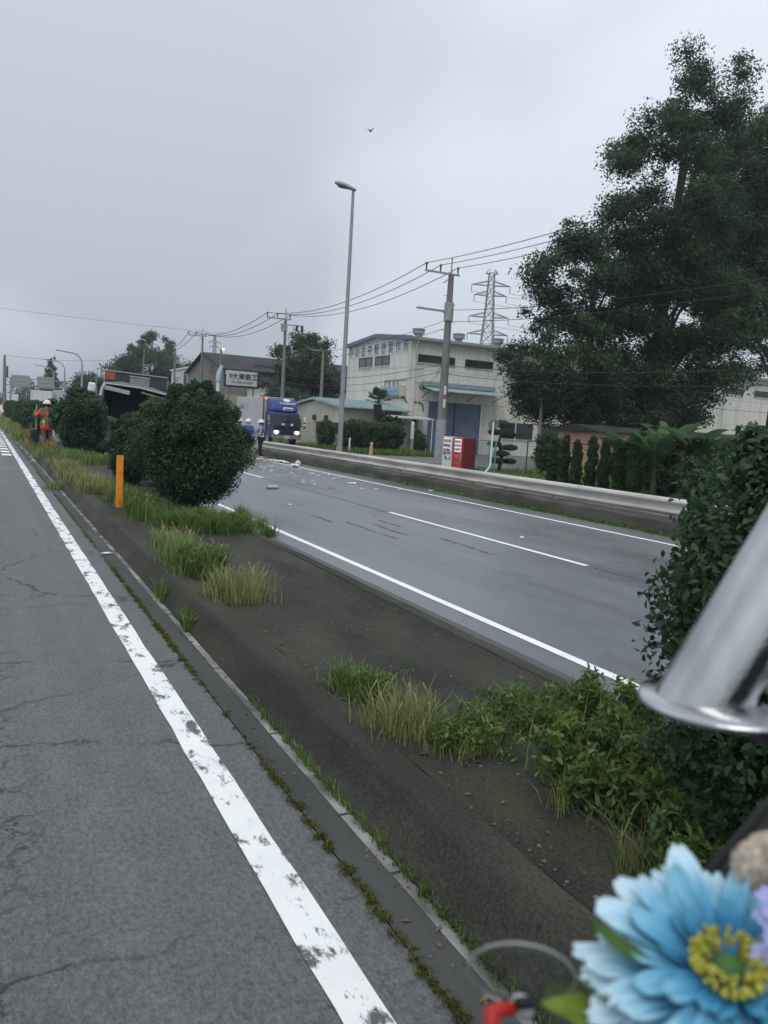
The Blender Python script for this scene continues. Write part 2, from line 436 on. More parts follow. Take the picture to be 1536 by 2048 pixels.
def leaves(cl, n, size, seed, inner=0.45, flat=0.6, aspect=0.55, light=0.25, zlight=0.0, six=False, soft=0.0):
    """cl: list of (centre, radii) clumps. Returns leaf quads and material indices."""
    g = np.random.default_rng(seed)
    C = np.array([c for c, r in cl], float); Q = np.array([r for c, r in cl], float)
    w = (Q[:, 0]*Q[:, 1]+Q[:, 1]*Q[:, 2]+Q[:, 0]*Q[:, 2]); w /= w.sum()
    k = g.choice(len(cl), n, p=w)
    dr = unit(g.normal(size=(n, 3)))
    rad = (inner**3+(1-inner**3)*g.random(n))**(1/3)
    rad *= 1+0.07*np.clip(g.normal(size=n), -2, 1.5)
    P = C[k]+dr*Q[k]*rad[:, None]
    if soft:
        m_ = g.random(n) < soft; P[m_] = (C[k]+dr*Q[k]*np.clip(np.abs(g.normal(size=n))*0.75, 0, 1.28)[:, None])[m_]
    nor = unit(dr/Q[k]*Q[k].mean(1, keepdims=True)*flat+g.normal(size=(n, 3))*0.55+np.array([0, 0, 0.25]))
    t = unit(np.cross(nor, g.normal(size=(n, 3))))
    b = np.cross(nor, t)
    s = size*(0.65+0.7*g.random(n))[:, None]
    if six:
        q = b*s*0.5*aspect; cv = nor*s*0.10
        V = np.stack([P-t*s*0.5, P+q*0.8-t*s*0.2+cv, P+q*0.85+t*s*0.12+cv, P+t*s*0.5-nor*s*0.10, P-q*0.85+t*s*0.12+cv, P-q*0.8-t*s*0.2+cv], 1)
    else:
        V = np.stack([P-t*s*0.5, P+b*s*0.5*aspect+t*s*0.05, P+t*s*0.5+nor*s*0.12, P-b*s*0.5*aspect+t*s*0.05], 1)
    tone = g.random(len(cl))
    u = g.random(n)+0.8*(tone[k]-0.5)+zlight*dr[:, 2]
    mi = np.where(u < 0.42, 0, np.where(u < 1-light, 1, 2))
    return V, mi

def scatter(env, n, rlo, rhi, seed, squash=0.8, shell=0.0):
    """clumps inside a list of envelope ellipsoids"""
    g = np.random.default_rng(seed); o = []
    w = np.array([r[0]*r[1]*r[2] for c, r in env]); w = w/w.sum()
    for _ in range(n):
        c, r = env[g.choice(len(env), p=w)]
        dv_ = g.normal(size=3); dv_ /= np.linalg.norm(dv_)
        q = (shell+(1-shell)*g.random())**(1/2.4)
        rr = rlo+(rhi-rlo)*g.random()
        p = np.array(c)+dv_*np.array(r)*q
        o.append((p, (rr, rr, rr*squash)))
    return o

def blades(pts, n, h, w, spread, seed, lean=0.5, light=0.3):
    """grass-like bent blades (two quads each) growing from points"""
    g = np.random.default_rng(seed); pts = np.array(pts, float)
    k = g.integers(0, len(pts), n)
    P = pts[k].copy(); P[:, 0] += g.normal(size=n)*spread; P[:, 1] += g.normal(size=n)*spread
    cc = P-pts.mean(0); a = np.where(g.random(n) < 0.6, np.arctan2(cc[:, 1], cc[:, 0])+g.normal(size=n)*0.7, g.random(n)*2*np.pi)
    dx = np.stack([np.cos(a), np.sin(a), np.zeros(n)], 1)
    sx = np.stack([-np.sin(a), np.cos(a), np.zeros(n)], 1)
    hh = (h*(0.25+0.95*g.random(n)**1.3))[:, None]; ww = (w*(0.6+0.8*g.random(n)))[:, None]; ln = (1.5*lean*g.random(n))[:, None]*hh
    up = np.array([[0, 0, 1.0]])
    m = P+up*hh*0.6+dx*ln*0.35; t = P+up*hh*0.95+dx*ln
    q1 = np.stack([P-sx*ww*0.5, P+sx*ww*0.5, m+sx*ww*0.42, m-sx*ww*0.42], 1)
    q2 = np.stack([m-sx*ww*0.42, m+sx*ww*0.42, t+sx*ww*0.08, t-sx*ww*0.08], 1)
    u = g.random(n); mi = np.where(u < 0.4, 0, np.where(u < 1-light, 1, 2))
    return np.concatenate([q1, q2]), np.concatenate([mi, mi])

def mesh_of(o):
    """evaluated mesh of a temporary object (modifiers or font applied); removes the object"""
    dg = bpy.context.evaluated_depsgraph_get(); dg.update()
    me = bpy.data.meshes.new_from_object(o.evaluated_get(dg))
    bpy.data.objects.remove(o)
    return me

def text(name, s, size, loc, rot, m, parent, depth=0.012, align='CENTER', sx=1.0, bold=0.0):
    cu = bpy.data.curves.new(name, 'FONT'); cu.body = s; cu.size = size; cu.extrude = depth; cu.align_x = align; cu.align_y = 'CENTER'
    cu.offset = bold; cu.resolution_u = 3
    t = bpy.data.objects.new('lettering_source', cu); col.objects.link(t)
    me = mesh_of(t); me.materials.clear(); me.materials.append(m)
    o = bpy.data.objects.new(name, me); col.objects.link(o); o.parent = parent
    o.location = loc; o.rotation_euler = rot; o.scale = (sx, 1, 1)
    return o
FACE_S = (R(90), 0, 0)            # reads from -Y
FACE_W = (R(90), 0, R(-90))       # reads from -X

# ================================================================== the setting
def sheet(name, x0, x1, y0, y1, z, m, jitter=0.0, step=2.0, seed=1):
    g = np.random.default_rng(seed)
    n = max(1, int((y1-y0)/step)); V = []; F = []
    for i in range(n+1):
        y = y0+(y1-y0)*i/n
        V += [(x0+g.normal()*jitter, y, z), (x1+g.normal()*jitter, y, z)]
    for i in range(n): F.append((2*i, 2*i+1, 2*i+3, 2*i+2))
    return MB().add(V, F).build(name, m, recalc=False)
gm = MB().add([(-1500, -600, -0.03), (1500, -600, -0.03), (1500, 2400, -0.03), (-1500, 2400, -0.03)], [(0, 1, 2, 3)]).build('ground', SOIL, recalc=False)
struct(gm)
road = struct(sheet('road', -9, 1.352, -25, 420, 0.0, ASPH_L))
opp = struct(sheet('opposite_road', 3.55, 12.25, -25, 420, 0.0, ASPH_R))
side = struct(sheet('side_road', 12.78, 20.6, -25, 420, -0.004, ASPH_F))
junction = struct(sheet('junction_road', 1.36, 3.54, 96, 420, -0.002, ASPH_R))
yard = struct(MB().add([(20.6, 25.0, -0.012), (30, 25.0, -0.012), (95, 38, -0.012), (95, 52, -0.012), (20.6, 52, -0.012)], [(0, 1, 2, 3, 4)]).build('yard_pavement', ASPH_F, recalc=False))
lawn = struct(MB().add([(20.7, 22.0, -0.006), (95, 22.0, -0.006), (95, 41, -0.006), (34, 35.0, -0.006), (20.7, 29.2, -0.006)], [(0, 1, 2, 3, 4)]).build('lawn', mat('lawn_green', (0.115, 0.165, 0.05), 0.95, scale=1.5, c2=(0.07, 0.115, 0.032)), recalc=False))

gut = struct(sheet('gutter', 1.356, 1.57, -25, 95, 0.004, GUTTER))
mort = MB()
g_ = np.random.default_rng(3)
yy = -4.0
while yy < 60:
    ln = 0.5+1.6*g_.random()
    w0 = 0.030+0.022*g_.random()
    mort.add([(1.532-w0/2, yy, 0.008), (1.532+w0, yy, 0.008), (1.532+w0, yy+ln, 0.008), (1.532-w0/2, yy+ln, 0.008)], [(0, 1, 2, 3)])
    yy += ln+(0.02 if g_.random() < 0.75 else 0.5*g_.random())
mort.build('mortar_strip', PALE, gut, recalc=False)

def kerb(name, prof, y0, y1, seed):
    g = np.random.default_rng(seed)
    step = 0.25; n = int((y1-y0)/step); k = len(prof); V = []; F = []
    for i in range(n+1):
        y = y0+i*step
        jx, jz = g.normal()*0.002, g.normal()*0.0015
        gap = (i % 8 == 0)
        for (x, z) in prof:
            V.append((x+jx+g.normal()*0.0012, y, z+(jz if z > 0.05 else 0)-(0.006 if gap and z > 0.2 else 0)))
    for i in range(n):
        for j in range(k-1):
            F.append((i*k+j, i*k+j+1, (i+1)*k+j+1, (i+1)*k+j))
    o = MB().add(V, F).build(name, KERB)
    return struct(o)
kerb('kerb', [(1.556, -0.05), (1.562, 0.02), (1.665, 0.225), (1.685, 0.245), (1.705, 0.252), (1.845, 0.252), (1.852, 0.235)], -25, 95, 1)
kerb('kerb', [(3.31, 0.235), (3.317, 0.252), (3.435, 0.252), (3.46, 0.24), (3.56, 0.0), (3.56, -0.05)], -25, 95, 2)
med = struct(sheet('median_slab', 1.853, 3.309, -25, 95, 0.244, FILL))
fg = struct(sheet('gutter', 3.561, 4.06, -25, 95, 0.004, mat('far_gutter', (0.115, 0.115, 0.117), 0.75, scale=1.2, c2=(0.085, 0.085, 0.087), stretch=(1, 0.2, 1))))
# joints in the far gutter and slab, cracks of the old asphalt: thin dark ribbons on their surface
def ribbon(pts, w, z, seed, wob=0.02, jag=True):
    g = np.random.default_rng(seed); P = [np.array(p, float) for p in pts]; Q = []
    for a, b in zip(P[:-1], P[1:]):
        n = max(2, int(np.linalg.norm(b-a)/0.035))
        for i in range(n): Q.append(a+(b-a)*i/n)
    Q.append(P[-1]); Q = np.array(Q)
    off = np.cumsum(g.normal(size=Q.shape)*wob*0.35, 0); off -= np.linspace(0, 1, len(Q))[:, None]*off[-1]
    Q = Q+off+g.normal(size=Q.shape)*wob*0.25
    V = []; F = []
    for i in range(len(Q)):
        t = Q[min(i+1, len(Q)-1)]-Q[max(i-1, 0)]; t = t/(np.linalg.norm(t)+1e-9); nrm = np.array([-t[1], t[0]])
        ww = w*max(0.02, 0.55+0.75*g.normal()) if jag else w*(0.4+0.9*g.random())
        V += [(*(Q[i]+nrm*ww/2), z), (*(Q[i]-nrm*ww/2), z)]
    for i in range(len(Q)-1): F.append((2*i, 2*i+1, 2*i+3, 2*i+2))
    return V, F
jn = MB()
jn.add(*ribbon([(7.74, 14.8), (7.74, 24.0)], 0.05, 0.0045, 95, 0.006, False))
jn.add(*ribbon([(7.80, 2.0), (7.80, 8.4)], 0.035, 0.0046, 96, 0.006, False))
for i, (x, y, l) in enumerate([(6.1, 11.2, 2.2), (6.5, 11.6, 1.4), (6.9, 9.6, 1.6), (5.8, 13.2, 1.1), (6.9, 12.6, .9)]):
    jn.add(*ribbon([(x, y), (x+0.03, y+l)], 0.06, 0.0044, 97+i, 0.02))
jn.build('pavement_joint', mat('joint_dark', (0.105, 0.109, 0.114), 0.85, scale=12, c2=(0.135, 0.14, 0.147)), opp, recalc=False)

# painted markings
def marking(name, x0, x1, y0, y1, m, parent, jit=0.004, seed=1, z=0.005):
    g = np.random.default_rng(seed); n = max(2, int((y1-y0)/0.2)); n = min(n, 900); V = []; F = []
    for i in range(n+1):
        y = y0+(y1-y0)*i/n
        V += [(x0+g.normal()*jit, y, z), (x1+g.normal()*jit, y, z)]
    for i in range(n): F.append((2*i, 2*i+1, 2*i+3, 2*i+2))
    return MB().add(V, F).build(name, m, parent, recalc=False)
marking('edge_line', 0.995, 1.15, -10, 300, PAINT_OLD, road, 0.0035)
for i in range(20):
    y = 30.7+i*2.0
    marking('slowing_dash', 0.62, 0.93, y, y+1.05, PAINT_NEW, road, 0.002, i)
marking('edge_line', 4.35, 4.455, -10, 300, PAINT_NEW, opp, 0.002, 5)
marking('edge_line', 11.09, 11.205, -10, 300, PAINT_NEW, opp, 0.002, 6)
for i, (a, b) in enumerate([(-7, -1.3), (8.55, 14.75), (23.4, 29.0), (37.6, 43.6), (52, 58), (66, 72), (80, 86)]):
    marking('lane_dash', 7.74, 7.85, a, b, PAINT_NEW, opp, 0.003, 30+i)
stain = MB()
for k in range(3):
    c0 = ((10.0, 33.0), (10.6, 31.8), (9.4, 34.2))[k]; rr = (1.7, 0.7, 1.1)[k]
    gg = np.random.default_rng(k+5); ang = np.linspace(0, 2*np.pi, 22, endpoint=False); rad = rr*(0.75+0.35*gg.random(22))
    stain.add([(c0[0]+math.cos(a)*q*0.55, c0[1]+math.sin(a)*q, 0.0065+0.0006*k) for a, q in zip(ang, rad)], [list(range(22))])
stain.build('absorbent_patch', mat('oil_absorbent', (0.30, 0.17, 0.13), 0.95, scale=3, c2=(0.19, 0.14, 0.12)), opp, recalc=False)

# ================================================================== guardrail and its concrete base
bs = MB()
ys = np.arange(-6, 38.01, 0.5); gg = np.random.default_rng(8); V = []; F = []
prof = [(12.20, -0.05), (12.205, 0.26), (12.24, 0.315), (12.76, 0.325), (12.79, -0.05)]
for y in ys:
    chip = 0.03*max(0, gg.normal()-0.9)
    for (x, z) in prof: V.append((x+gg.normal()*0.004, y, z-(chip if z > 0.2 else 0)+gg.normal()*0.004))
k = len(prof)
for i in range(len(ys)-1):
    for j in range(k-1): F.append((i*k+j, i*k+j+1, (i+1)*k+j+1, (i+1)*k+j))
F.append([len(V)-k+j for j in range(k)])
tag(bs.add(V, F).build('barrier_base', BASE), 'low stained concrete wall running along under the beige guardrail', 'low wall')

gr_ = empty('guardrail', (12.35, 15, 0), label='long beige corrugated guardrail beside the far carriageway', cat='guardrail')
bp_ = [(0.05, 0.385), (-0.035, 0.42), (-0.055, 0.455), (-0.035, 0.495), (0.03, 0.53), (0.04, 0.56), (0.03, 0.59), (-0.035, 0.625), (-0.06, 0.665), (-0.045, 0.705), (0.0, 0.735), (0.05, 0.738)]
bq = [(x+0.006, z) for x, z in bp_[::-1]]
bq[0] = (0.056, 0.732); bq[-1] = (0.056, 0.39)
for i in range(11):
    y0 = -6+i*4.0
    b_ = MB().extrude(bp_+bq, 'y', y0-15, y0+4.0-15.012, smooth=False).build('beam', RAIL, gr_)
    b_.location.x = 0.0 if i % 2 else 0.002
post0 = None
for i in range(22):
    y = -5+i*2.0-15
    if post0 is None:
        post0 = MB().tube([(0.13, 0, 0.30), (0.13, 0, 0.70)], 0.057, 12).box((0.085, 0, 0.56), (0.06, 0.08, 0.10)).build('post', RAIL, gr_); post0.location = (0, y, 0)
    else: share(post0, (0, y, 0), gr_)
bend = MB().add([], []); 
pe = MB().tube([(0.0, 0, 0.56), (0.0, 0.16, 0.56)], 0.17, 14).build('end_cap', RAIL, gr_); pe.location = (0.03, 23.0, 0); pe.scale = (0.35, 1, 1)

# ================================================================== street lighting column
lm = empty('street_light', (14.15, 31.9, 0), label='tall grey street light with one cobra-head lantern behind the guardrail', cat='street light')
MB().tube([(0, 0, 0), (0, 0, 1.0), (0, 0, 11.75)], [0.125, 0.118, 0.062], 14).build('column', GALV, lm)
MB().box((0, 0, 0.15), (0.62, 0.62, 0.5)).build('foundation', BASE, lm)
MB().box((-0.13, 0, 1.1), (0.02, 0.13, 0.36)).build('access_door', GALV, lm)
hd = MB(); hp = [(0.10, 0.09, 0.09), (0.0, 0.11, 0.10), (-0.2, 0.15, 0.13), (-0.45, 0.19, 0.15), (-0.7, 0.16, 0.13), (-0.86, 0.07, 0.07)]
V = []; F = []
for x, hw, hh in hp:
    for a in range(12):
        an = 2*math.pi*a/12; zz = math.sin(an)*hh; V.append((x, math.cos(an)*hw, 11.82-x*0.16+(zz if zz > 0 else zz*0.45)))
for i in range(len(hp)-1):
    for a in range(12): F.append((i*12+a, i*12+(a+1) % 12, (i+1)*12+(a+1) % 12, (i+1)*12+a))
F += [list(range(12)), list(range(len(V)-12, len(V)))]
hd.add(V, F, 0, True).build('lantern', mat('lantern_grey', (0.40, 0.48, 0.52), 0.5, var=0.12), lm)
MB().ball((-0.45, 0, 11.86), (0.3, 0.14, 0.075), cut=None).build('lens', mat('lamp_lens', (0.16, 0.15, 0.19), 0.25), lm)

# arched street lights far along the road
def arched(loc, label):
    o = empty('arched_street_light', loc, label=label, cat='street light', group='arched lights along the far road')
    p = [(0, 0, 0), (0, 0, 8.0)]+[(-1.5*(1-math.cos(a)), 0, 8.0+1.55*math.sin(a)) for a in np.linspace(0.15, 1.4, 7)]+[(-2.3, 0, 9.62), (-2.9, 0, 9.72)]
    MB().tube(p, [0.16, 0.13]+[0.09]*(len(p)-2), 8).build('arched_pole', GALV, o)
    MB().ball((-3.2, 0, 9.74), (0.42, 0.17, 0.10)).build('lantern', GALV, o)
for loc, lb in zip([(12.8, 122, 0), (12.8, 149, 0), (12.8, 173, 0)], ['tallest, nearest of the three arched street lights above the hedge', 'middle one of the three arched street lights above the hedge', 'smallest, farthest of the three arched street lights above the hedge']):
    arched(loc, lb)

# ================================================================== utility poles and wires
def upole(loc, h, label, arms=1, low=False, tilt=0.0, rb=0.19):
    o = empty('utility_pole', loc, label=label, cat='utility pole', group='concrete utility poles along the side road')
    MB().tube([(0, 0, 0), (0, 0, h*0.93)], [rb, rb*0.55], 12).build('pole', POLEC, o)
    if not low:
        MB().tube([(0, 0, h*0.92), (0, 0, h)], [0.045, 0.03], 8).ball((0, 0, h), 0.06, nu=8, nv=6).build('top_spike', GALV, o)
    if arms:
        z = h*0.925
        MB().box((-0.62, -0.14, z), (2.1, 0.08, 0.09)).box((-0.25, -0.14, z-0.28), (0.05, 0.04, 0.7), rot=Matrix.Rotation(R(50), 3, 'Y')).build('crossarm', GALV, o)
        for x in (-1.6, -0.75, 0.32):
            MB().tube([(x, -0.14, z+0.05), (x, -0.14, z+0.32)], [0.035, 0.05], 8).ball((x, -0.14, z+0.36), 0.07, nu=8, nv=6).build('insulator', DARKM, o)
    return o
Y1 = 36.3
p1 = upole((22, Y1, 0), 10.75, 'big concrete utility pole in front of the blue factory shutter', rb=0.27)
MB().tube([(0, 0, 0.0), (0, 0, 2.35)], 0.285, 14).build('cable_guard', POLEL, p1)
MB().box((-0.9, 0.1, 8.05), (2.0, 0.09, 0.10)).build('lower_arm', GALV, p1)
MB().tube([(0, 0, 7.55), (0, 0, 8.5)], 0.25, 12).build('cable_box', POLEL, p1)
for z in (3.2, 3.9): MB().box((-0.05, -0.24, z), (0.12, 0.05, 0.45)).build('number_plate', WHITE, p1)
st = MB()
for i in range(14): st.box((0.27*(-1)**i, 0, 3.0+i*0.45), (0.28, 0.025, 0.025))
st.build('climbing_step', GALV, p1)
p2 = upole((22, 61.8, 0), 10.76, 'utility pole rising behind the blue truck beside a leafy tree')
MB().tube([(-0.1, 0, 9.0), (-0.1, 0, 9.55)], 0.26, 10).build('transformer', POLEL, p2)
MB().box((0.8, 0, 9.55), (1.3, 0.06, 0.06)).box((1.45, 0, 9.35), (0.16, 0.16, 0.5)).box((1.0, 0, 9.35), (0.16, 0.16, 0.5)).build('switch_arm', DARKM, p2)
p3 = upole((22, 89.1, 0), 11.45, 'utility pole standing before the gable of the grey warehouse')
p4 = upole((22, 103.2, 0), 10.95, 'utility pole in front of the white building with red sign', arms=0)
p5 = upole((22, 125.3, 0), 11.3, 'utility pole poking up from the distant clump of trees', arms=0)
upole((22.6, 99.0, 0), 7.4, 'short utility pole right of the white building with red sign', arms=0, low=True)
upole((14.3, 118, 0), 7.2, 'short pole left of the wrecked truck, beside distant trees', arms=0, low=True)
p6 = upole((25.2, 61.2, 0), 8.35, 'short utility pole behind the low white annex building', arms=0, low=True)
MB().box((-0.5, 0, 7.7), (1.2, 0.06, 0.08)).box((-0.3, 0, 8.4), (0.5, 0.1, 0.14)).build('bracket', GALV, p6)
p0 = upole((22, 9.5, 0), 11.0, 'utility pole beside the big dark trees, out at the edge')
p7 = upole((2.85, 128, 0), 9.4, 'brown utility pole far off at the left end of the hedge', arms=0, low=True, rb=0.3)
MB().tube([(0.36, 0, 7.2), (0.36, 0, 5.6)], 0.13, 8).build('cable_box', DARKM, p7)
upole((26.2, 33.2, 0), 4.2, 'short thin steel pole at the foot of the big dark tree', arms=0, low=True, rb=0.13)

def wire(a, b, sag, label, r=0.014, name='power_line'):
    pts = []
    for i in range(17):
        t = i/16
        pts.append((a[0]+(b[0]-a[0])*t, a[1]+(b[1]-a[1])*t, a[2]+(b[2]-a[2])*t-4*sag*t*(1-t)))
    o = MB().tube(pts, r, 5, caps=False).build(name, WIRE, recalc=False)
    return tag(o, label, 'power line', 'overhead wires')
def span3(pa, ha, pb, hb, sag, tail, r):
    for x, w in ((-1.6, 'outer'), (-0.75, 'middle'), (0.32, 'inner')):
        wire((pa[0]+x, pa[1]-0.14, ha*0.925+0.38), (pb[0]+x, pb[1]-0.14, hb*0.925+0.38), sag, w+' top wire '+tail, r)
span3((22, 9.5), 11.0, (22, Y1), 10.75, 0.5, 'running from the big pole into the dark trees', 0.017)
span3((22, Y1), 10.75, (22, 61.8), 10.76, 0.9, 'from the big pole to the pole behind the truck', 0.02)
span3((22, 61.8), 10.76, (22, 89.1), 11.45, 1.0, 'from the truck pole to the warehouse pole', 0.026)
wire((20.4, 89, 10.9), (22, 103.2, 10.4), 0.3, 'upper wire from the warehouse pole to the pole left of it', 0.03)
wire((21.2, 89, 10.9), (22, 103.2, 9.9), 0.3, 'lower wire from the warehouse pole to the pole left of it', 0.03)
for z, dz, lb in ((8.1, -0.2, 'highest'), (7.5, 0.1, 'second'), (5.2, -0.1, 'third'), (4.75, -0.2, 'lowest')):
    wire((22, Y1-0.25, z), (22, 9.5, z-0.6+dz), 0.45, lb+' of the lower wires crossing the dark trees', 0.014)
for z, z2, lb in ((7.6, 7.2, 'highest'), (7.2, 6.7, 'second'), (5.3, 5.5, 'third'), (4.9, 4.9, 'lowest')):
    wire((22, Y1+0.25, z), (22, 61.8, z2), 0.5, lb+' of the lower wires passing before the factory gable', 0.014)
for z, lb in ((6.9, 'upper'), (6.2, 'lower')):
    wire((22, 61.8, z), (22, 89.1, z), 0.6, lb+' cable sagging past the leafy tree behind the truck', 0.022)
wire((22.1, Y1+0.1, 5.9), (30.2, 51.9, 5.35), 0.35, 'cable drooping from the big pole to the awning over the shutter', 0.016)
wire((2.85, 128, 8.8), (22, 125.3, 10.2), 0.8, 'faint wire from the brown far pole to the distant trees', 0.018)
wire((-40, 128, 17.5), (30, 103, 12.6), 0.8, 'thin wire crossing the open sky over the hedge', 0.016)
wire((30, 36, 4.6), (64, 40, 4.9), 0.4, 'slack wire strung behind the big dark trees', 0.016)

# ================================================================== steel pylons
def pylon(loc, h, label, s=1.0, rz=0.0, r=0.16):
    o = empty('electricity_pylon', loc, rz, label=label, cat='pylon', group='lattice pylons on the skyline')
    bodyw = lambda t: 6.5*s*(1-t)**1.3*0.5+0.85*s
    mb = MB(); n = 14
    for i in range(n):
        t0, t1 = i/n, (i+1)/n; w0, w1 = bodyw(t0), bodyw(t1); z0, z1 = h*t0, h*t1
        c0 = [(-w0, -w0), (w0, -w0), (w0, w0), (-w0, w0)]; c1 = [(-w1, -w1), (w1, -w1), (w1, w1), (-w1, w1)]
        for j in range(4):
            j2 = (j+1) % 4
            mb.tube([(*c0[j], z0), (*c1[j], z1)], r, 4, caps=False)
            mb.tube([(*c0[j], z0), (*c1[j2], z1)], r*0.55, 4, caps=False)
            mb.tube([(*c0[j2], z0), (*c1[j], z1)], r*0.55, 4, caps=False)
            mb.tube([(*c1[j], z1), (*c1[j2], z1)], r*0.5, 4, caps=False)
    mb.build('lattice_tower', mat('pylon_steel', (0.20, 0.21, 0.225), 0.6, var=0.15), o)
    for zz, L in ((0.995, 2.0), (0.925, 6.2), (0.865, 5.2), (0.735, 6.4), (0.63, 6.6)):
        a = MB(); z = h*zz; w = bodyw(zz)
        for sg in (-1, 1):
            a.tube([(sg*w, -w, z+1.3*s), (sg*L*s, 0, z)], r*0.7, 4, caps=False).tube([(sg*w, w, z+1.3*s), (sg*L*s, 0, z)], r*0.7, 4, caps=False)
            a.tube([(sg*w, -w, z-0.1), (sg*L*s, 0, z)], r*0.7, 4, caps=False).tube([(sg*w, w, z-0.1), (sg*L*s, 0, z)], r*0.7, 4, caps=False)
            a.tube([(sg*(w+L*s)/2, 0, z+0.7*s), (sg*(w+L*s)/2, 0, z)], r*0.5, 4, caps=False)
            if zz < 0.99: a.tube([(sg*L*s, 0, z), (sg*L*s, 0, z-2.2*s)], r*0.8, 4, caps=False)
        a.build('crossarm', MATS['pylon_steel'], o)
pylon((145.5, 215, 0), 52.5, 'lattice steel pylon standing behind the factory roof', rz=R(-25))
pylon((147, 560, 0), 58, 'tiny distant lattice pylon above the grey warehouse', s=0.75, rz=R(10), r=0.17)
for i, (z, L) in enumerate(((0.925, 6.2), (0.865, 5.2), (0.735, 6.4))):
    for sg, w in ((-1, 'left'), (1, 'right')):
        a = (145.5+sg*L*math.cos(R(-25)), 215+sg*L*math.sin(R(-25)), 52.5*z-2.2)
        nm = ('top', 'middle', 'bottom')[i]
        wire(a, (330, 150+sg*4, 52*z+4), 6, nm+' line from the '+w+' arm of the factory pylon going right', 0.05)

# ================================================================== factory
def streaky(name, c, c2, scale=1.6):
    return mat(name, c, 0.8, scale=scale, c2=c2, stretch=(1.4, 1.4, 0.16), lo=0.28, hi=0.52)
FWALL = streaky('factory_panel', (0.74, 0.715, 0.645), (0.58, 0.555, 0.495))
FCORE = mat('factory_joint', (0.22, 0.21, 0.19), 0.9, var=0.2)
BLUETRIM = mat('blue_trim', (0.13, 0.21, 0.29), 0.5, var=0.2)
GREENROOF = mat('green_roof', (0.33, 0.44, 0.43), 0.55, scale=1.2, c2=(0.25, 0.35, 0.36))
WINF = mat('window_frame_dark', (0.05, 0.052, 0.055), 0.5, var=0.2)
PANE = glass('window_pane_dark', (0.028, 0.032, 0.036), 0.12)
PANE2 = glass('window_pane_grey', (0.10, 0.115, 0.125), 0.15)
SHUT = mat('shutter_blue', (0.155, 0.215, 0.305), 0.6, scale=0.9, c2=(0.115, 0.165, 0.245))
fac = empty('factory_building', (28.5, 52, 0), label='big cream panelled factory with blue roller shutter and roof ventilators', cat='factory')
GX, FY, GY1, FX1, EAVE, RIDGE, RY = 0.0, 0.0, 11.5, 60.0, 8.5, 8.98, 5.75
prof = [(0.05, 0), (GY1, 0), (GY1, EAVE), (RY, RIDGE-0.02), (0.05, EAVE-0.02)]
MB().extrude(prof, 'x', 0.05, FX1).build('wall_core', FCORE, fac)
roofz = lambda y: EAVE+(RIDGE-EAVE)*(1-abs(y-RY)/RY)
# gable panels (face -X)
ncol = 6; cw = GY1/ncol
for i in range(ncol):
    ya, yb = i*cw+0.012, (i+1)*cw-0.012
    for za, zb in ((0, 3.10), (3.12, 4.62), (4.64, 6.30)):
        boxpart('wall_panel', (0.0, ya, za), (0.06, yb, zb), FWALL, fac)
    P = [(ya, 6.32), (yb, 6.32), (yb, roofz(yb)-0.03)]
    if ya < RY < yb: P.append((RY, RIDGE-0.05))
    P.append((ya, roofz(ya)-0.03))
    MB().extrude(P, 'x', 0.0, 0.06).build('wall_panel', FWALL, fac)
# long side panels (face -Y)
bays = [0.062]+[0.9+i*2.95 for i in range(0, 21)]
for i in range(len(bays)-1):
    xa, xb = bays[i]+0.012, min(bays[i+1], FX1)-0.012
    for za, zb in ((0, 3.88), (3.90, 6.18), (6.20, 8.40)):
        if za == 0 and xa < 6.5 and xb > 1.8:      # shutter opening
            if xa < 1.8: boxpart('wall_panel', (xa, 0.0, za), (1.8, 0.06, zb), FWALL, fac)
            if xb > 6.55: boxpart('wall_panel', (6.55, 0.0, za), (xb, 0.06, zb), FWALL, fac)
            continue
        boxpart('wall_panel', (xa, 0.0, za), (xb, 0.06, zb), FWALL, fac)
def window(parent, axis, at_, a, b, z0, z1, n, pm, proud=0.05, name='window'):
    """window frame with panes on a face at x=at_ ('x') or y=at_ ('y'), facing the negative side"""
    def bx(m_, u0, u1, w0, w1, p0, p1):
        if axis == 'y': m_.span((u0, at_-p1, w0), (u1, at_-p0, w1))
        else: m_.span((at_-p1, u0, w0), (at_-p0, u1, w1))
    f = MB(); t = 0.07
    bx(f, a, b, z1-t, z1, 0.0, proud); bx(f, a, b, z0, z0+t, 0.0, proud)
    for i in range(n+1):
        u = a+(b-a)*i/n; u = min(max(u, a+t/2), b-t/2)
        bx(f, u-t/2, u+t/2, z0+t, z1-t, 0.0, proud-0.004)
    w = f.build(name, WINF, parent)
    for i in range(n):
        p = MB(); bx(p, a+(b-a)*i/n+t/2, a+(b-a)*(i+1)/n-t/2, z0+t, z1-t, -0.02, 0.015)
        p.build('pane', pm, w)
    s_ = MB(); bx(s_, a-0.05, b+0.05, z0-0.05, z0-0.001, 0.0, proud+0.05); s_.build('sill', FWALL, w)
    return w
for a, b in ((0.6, 3.85), (4.8, 7.4), (8.85, 11.5), (13.0, 15.7), (17.2, 19.9), (21.4, 24.0), (25.6, 28.2), (29.8, 32.4), (34, 36.6), (38.2, 40.8)):
    window(fac, 'y', 0.0, a, b, 6.72, 7.32, 3 if b-a > 3 else 2, PANE)
for a, b in ((8.55, 11.8), (12.5, 16.2), (16.9, 20.6), (21.3, 25), (25.7, 29.4), (30.1, 33.8)):
    window(fac, 'y', 0.0, a, b, 1.36, 2.66, 2, PANE)
window(fac, 'x', 0.0, 6.55, 9.1, 6.58, 7.36, 2, PANE2)
window(fac, 'x', 0.0, 3.45, 6.0, 6.58, 7.36, 2, PANE2)
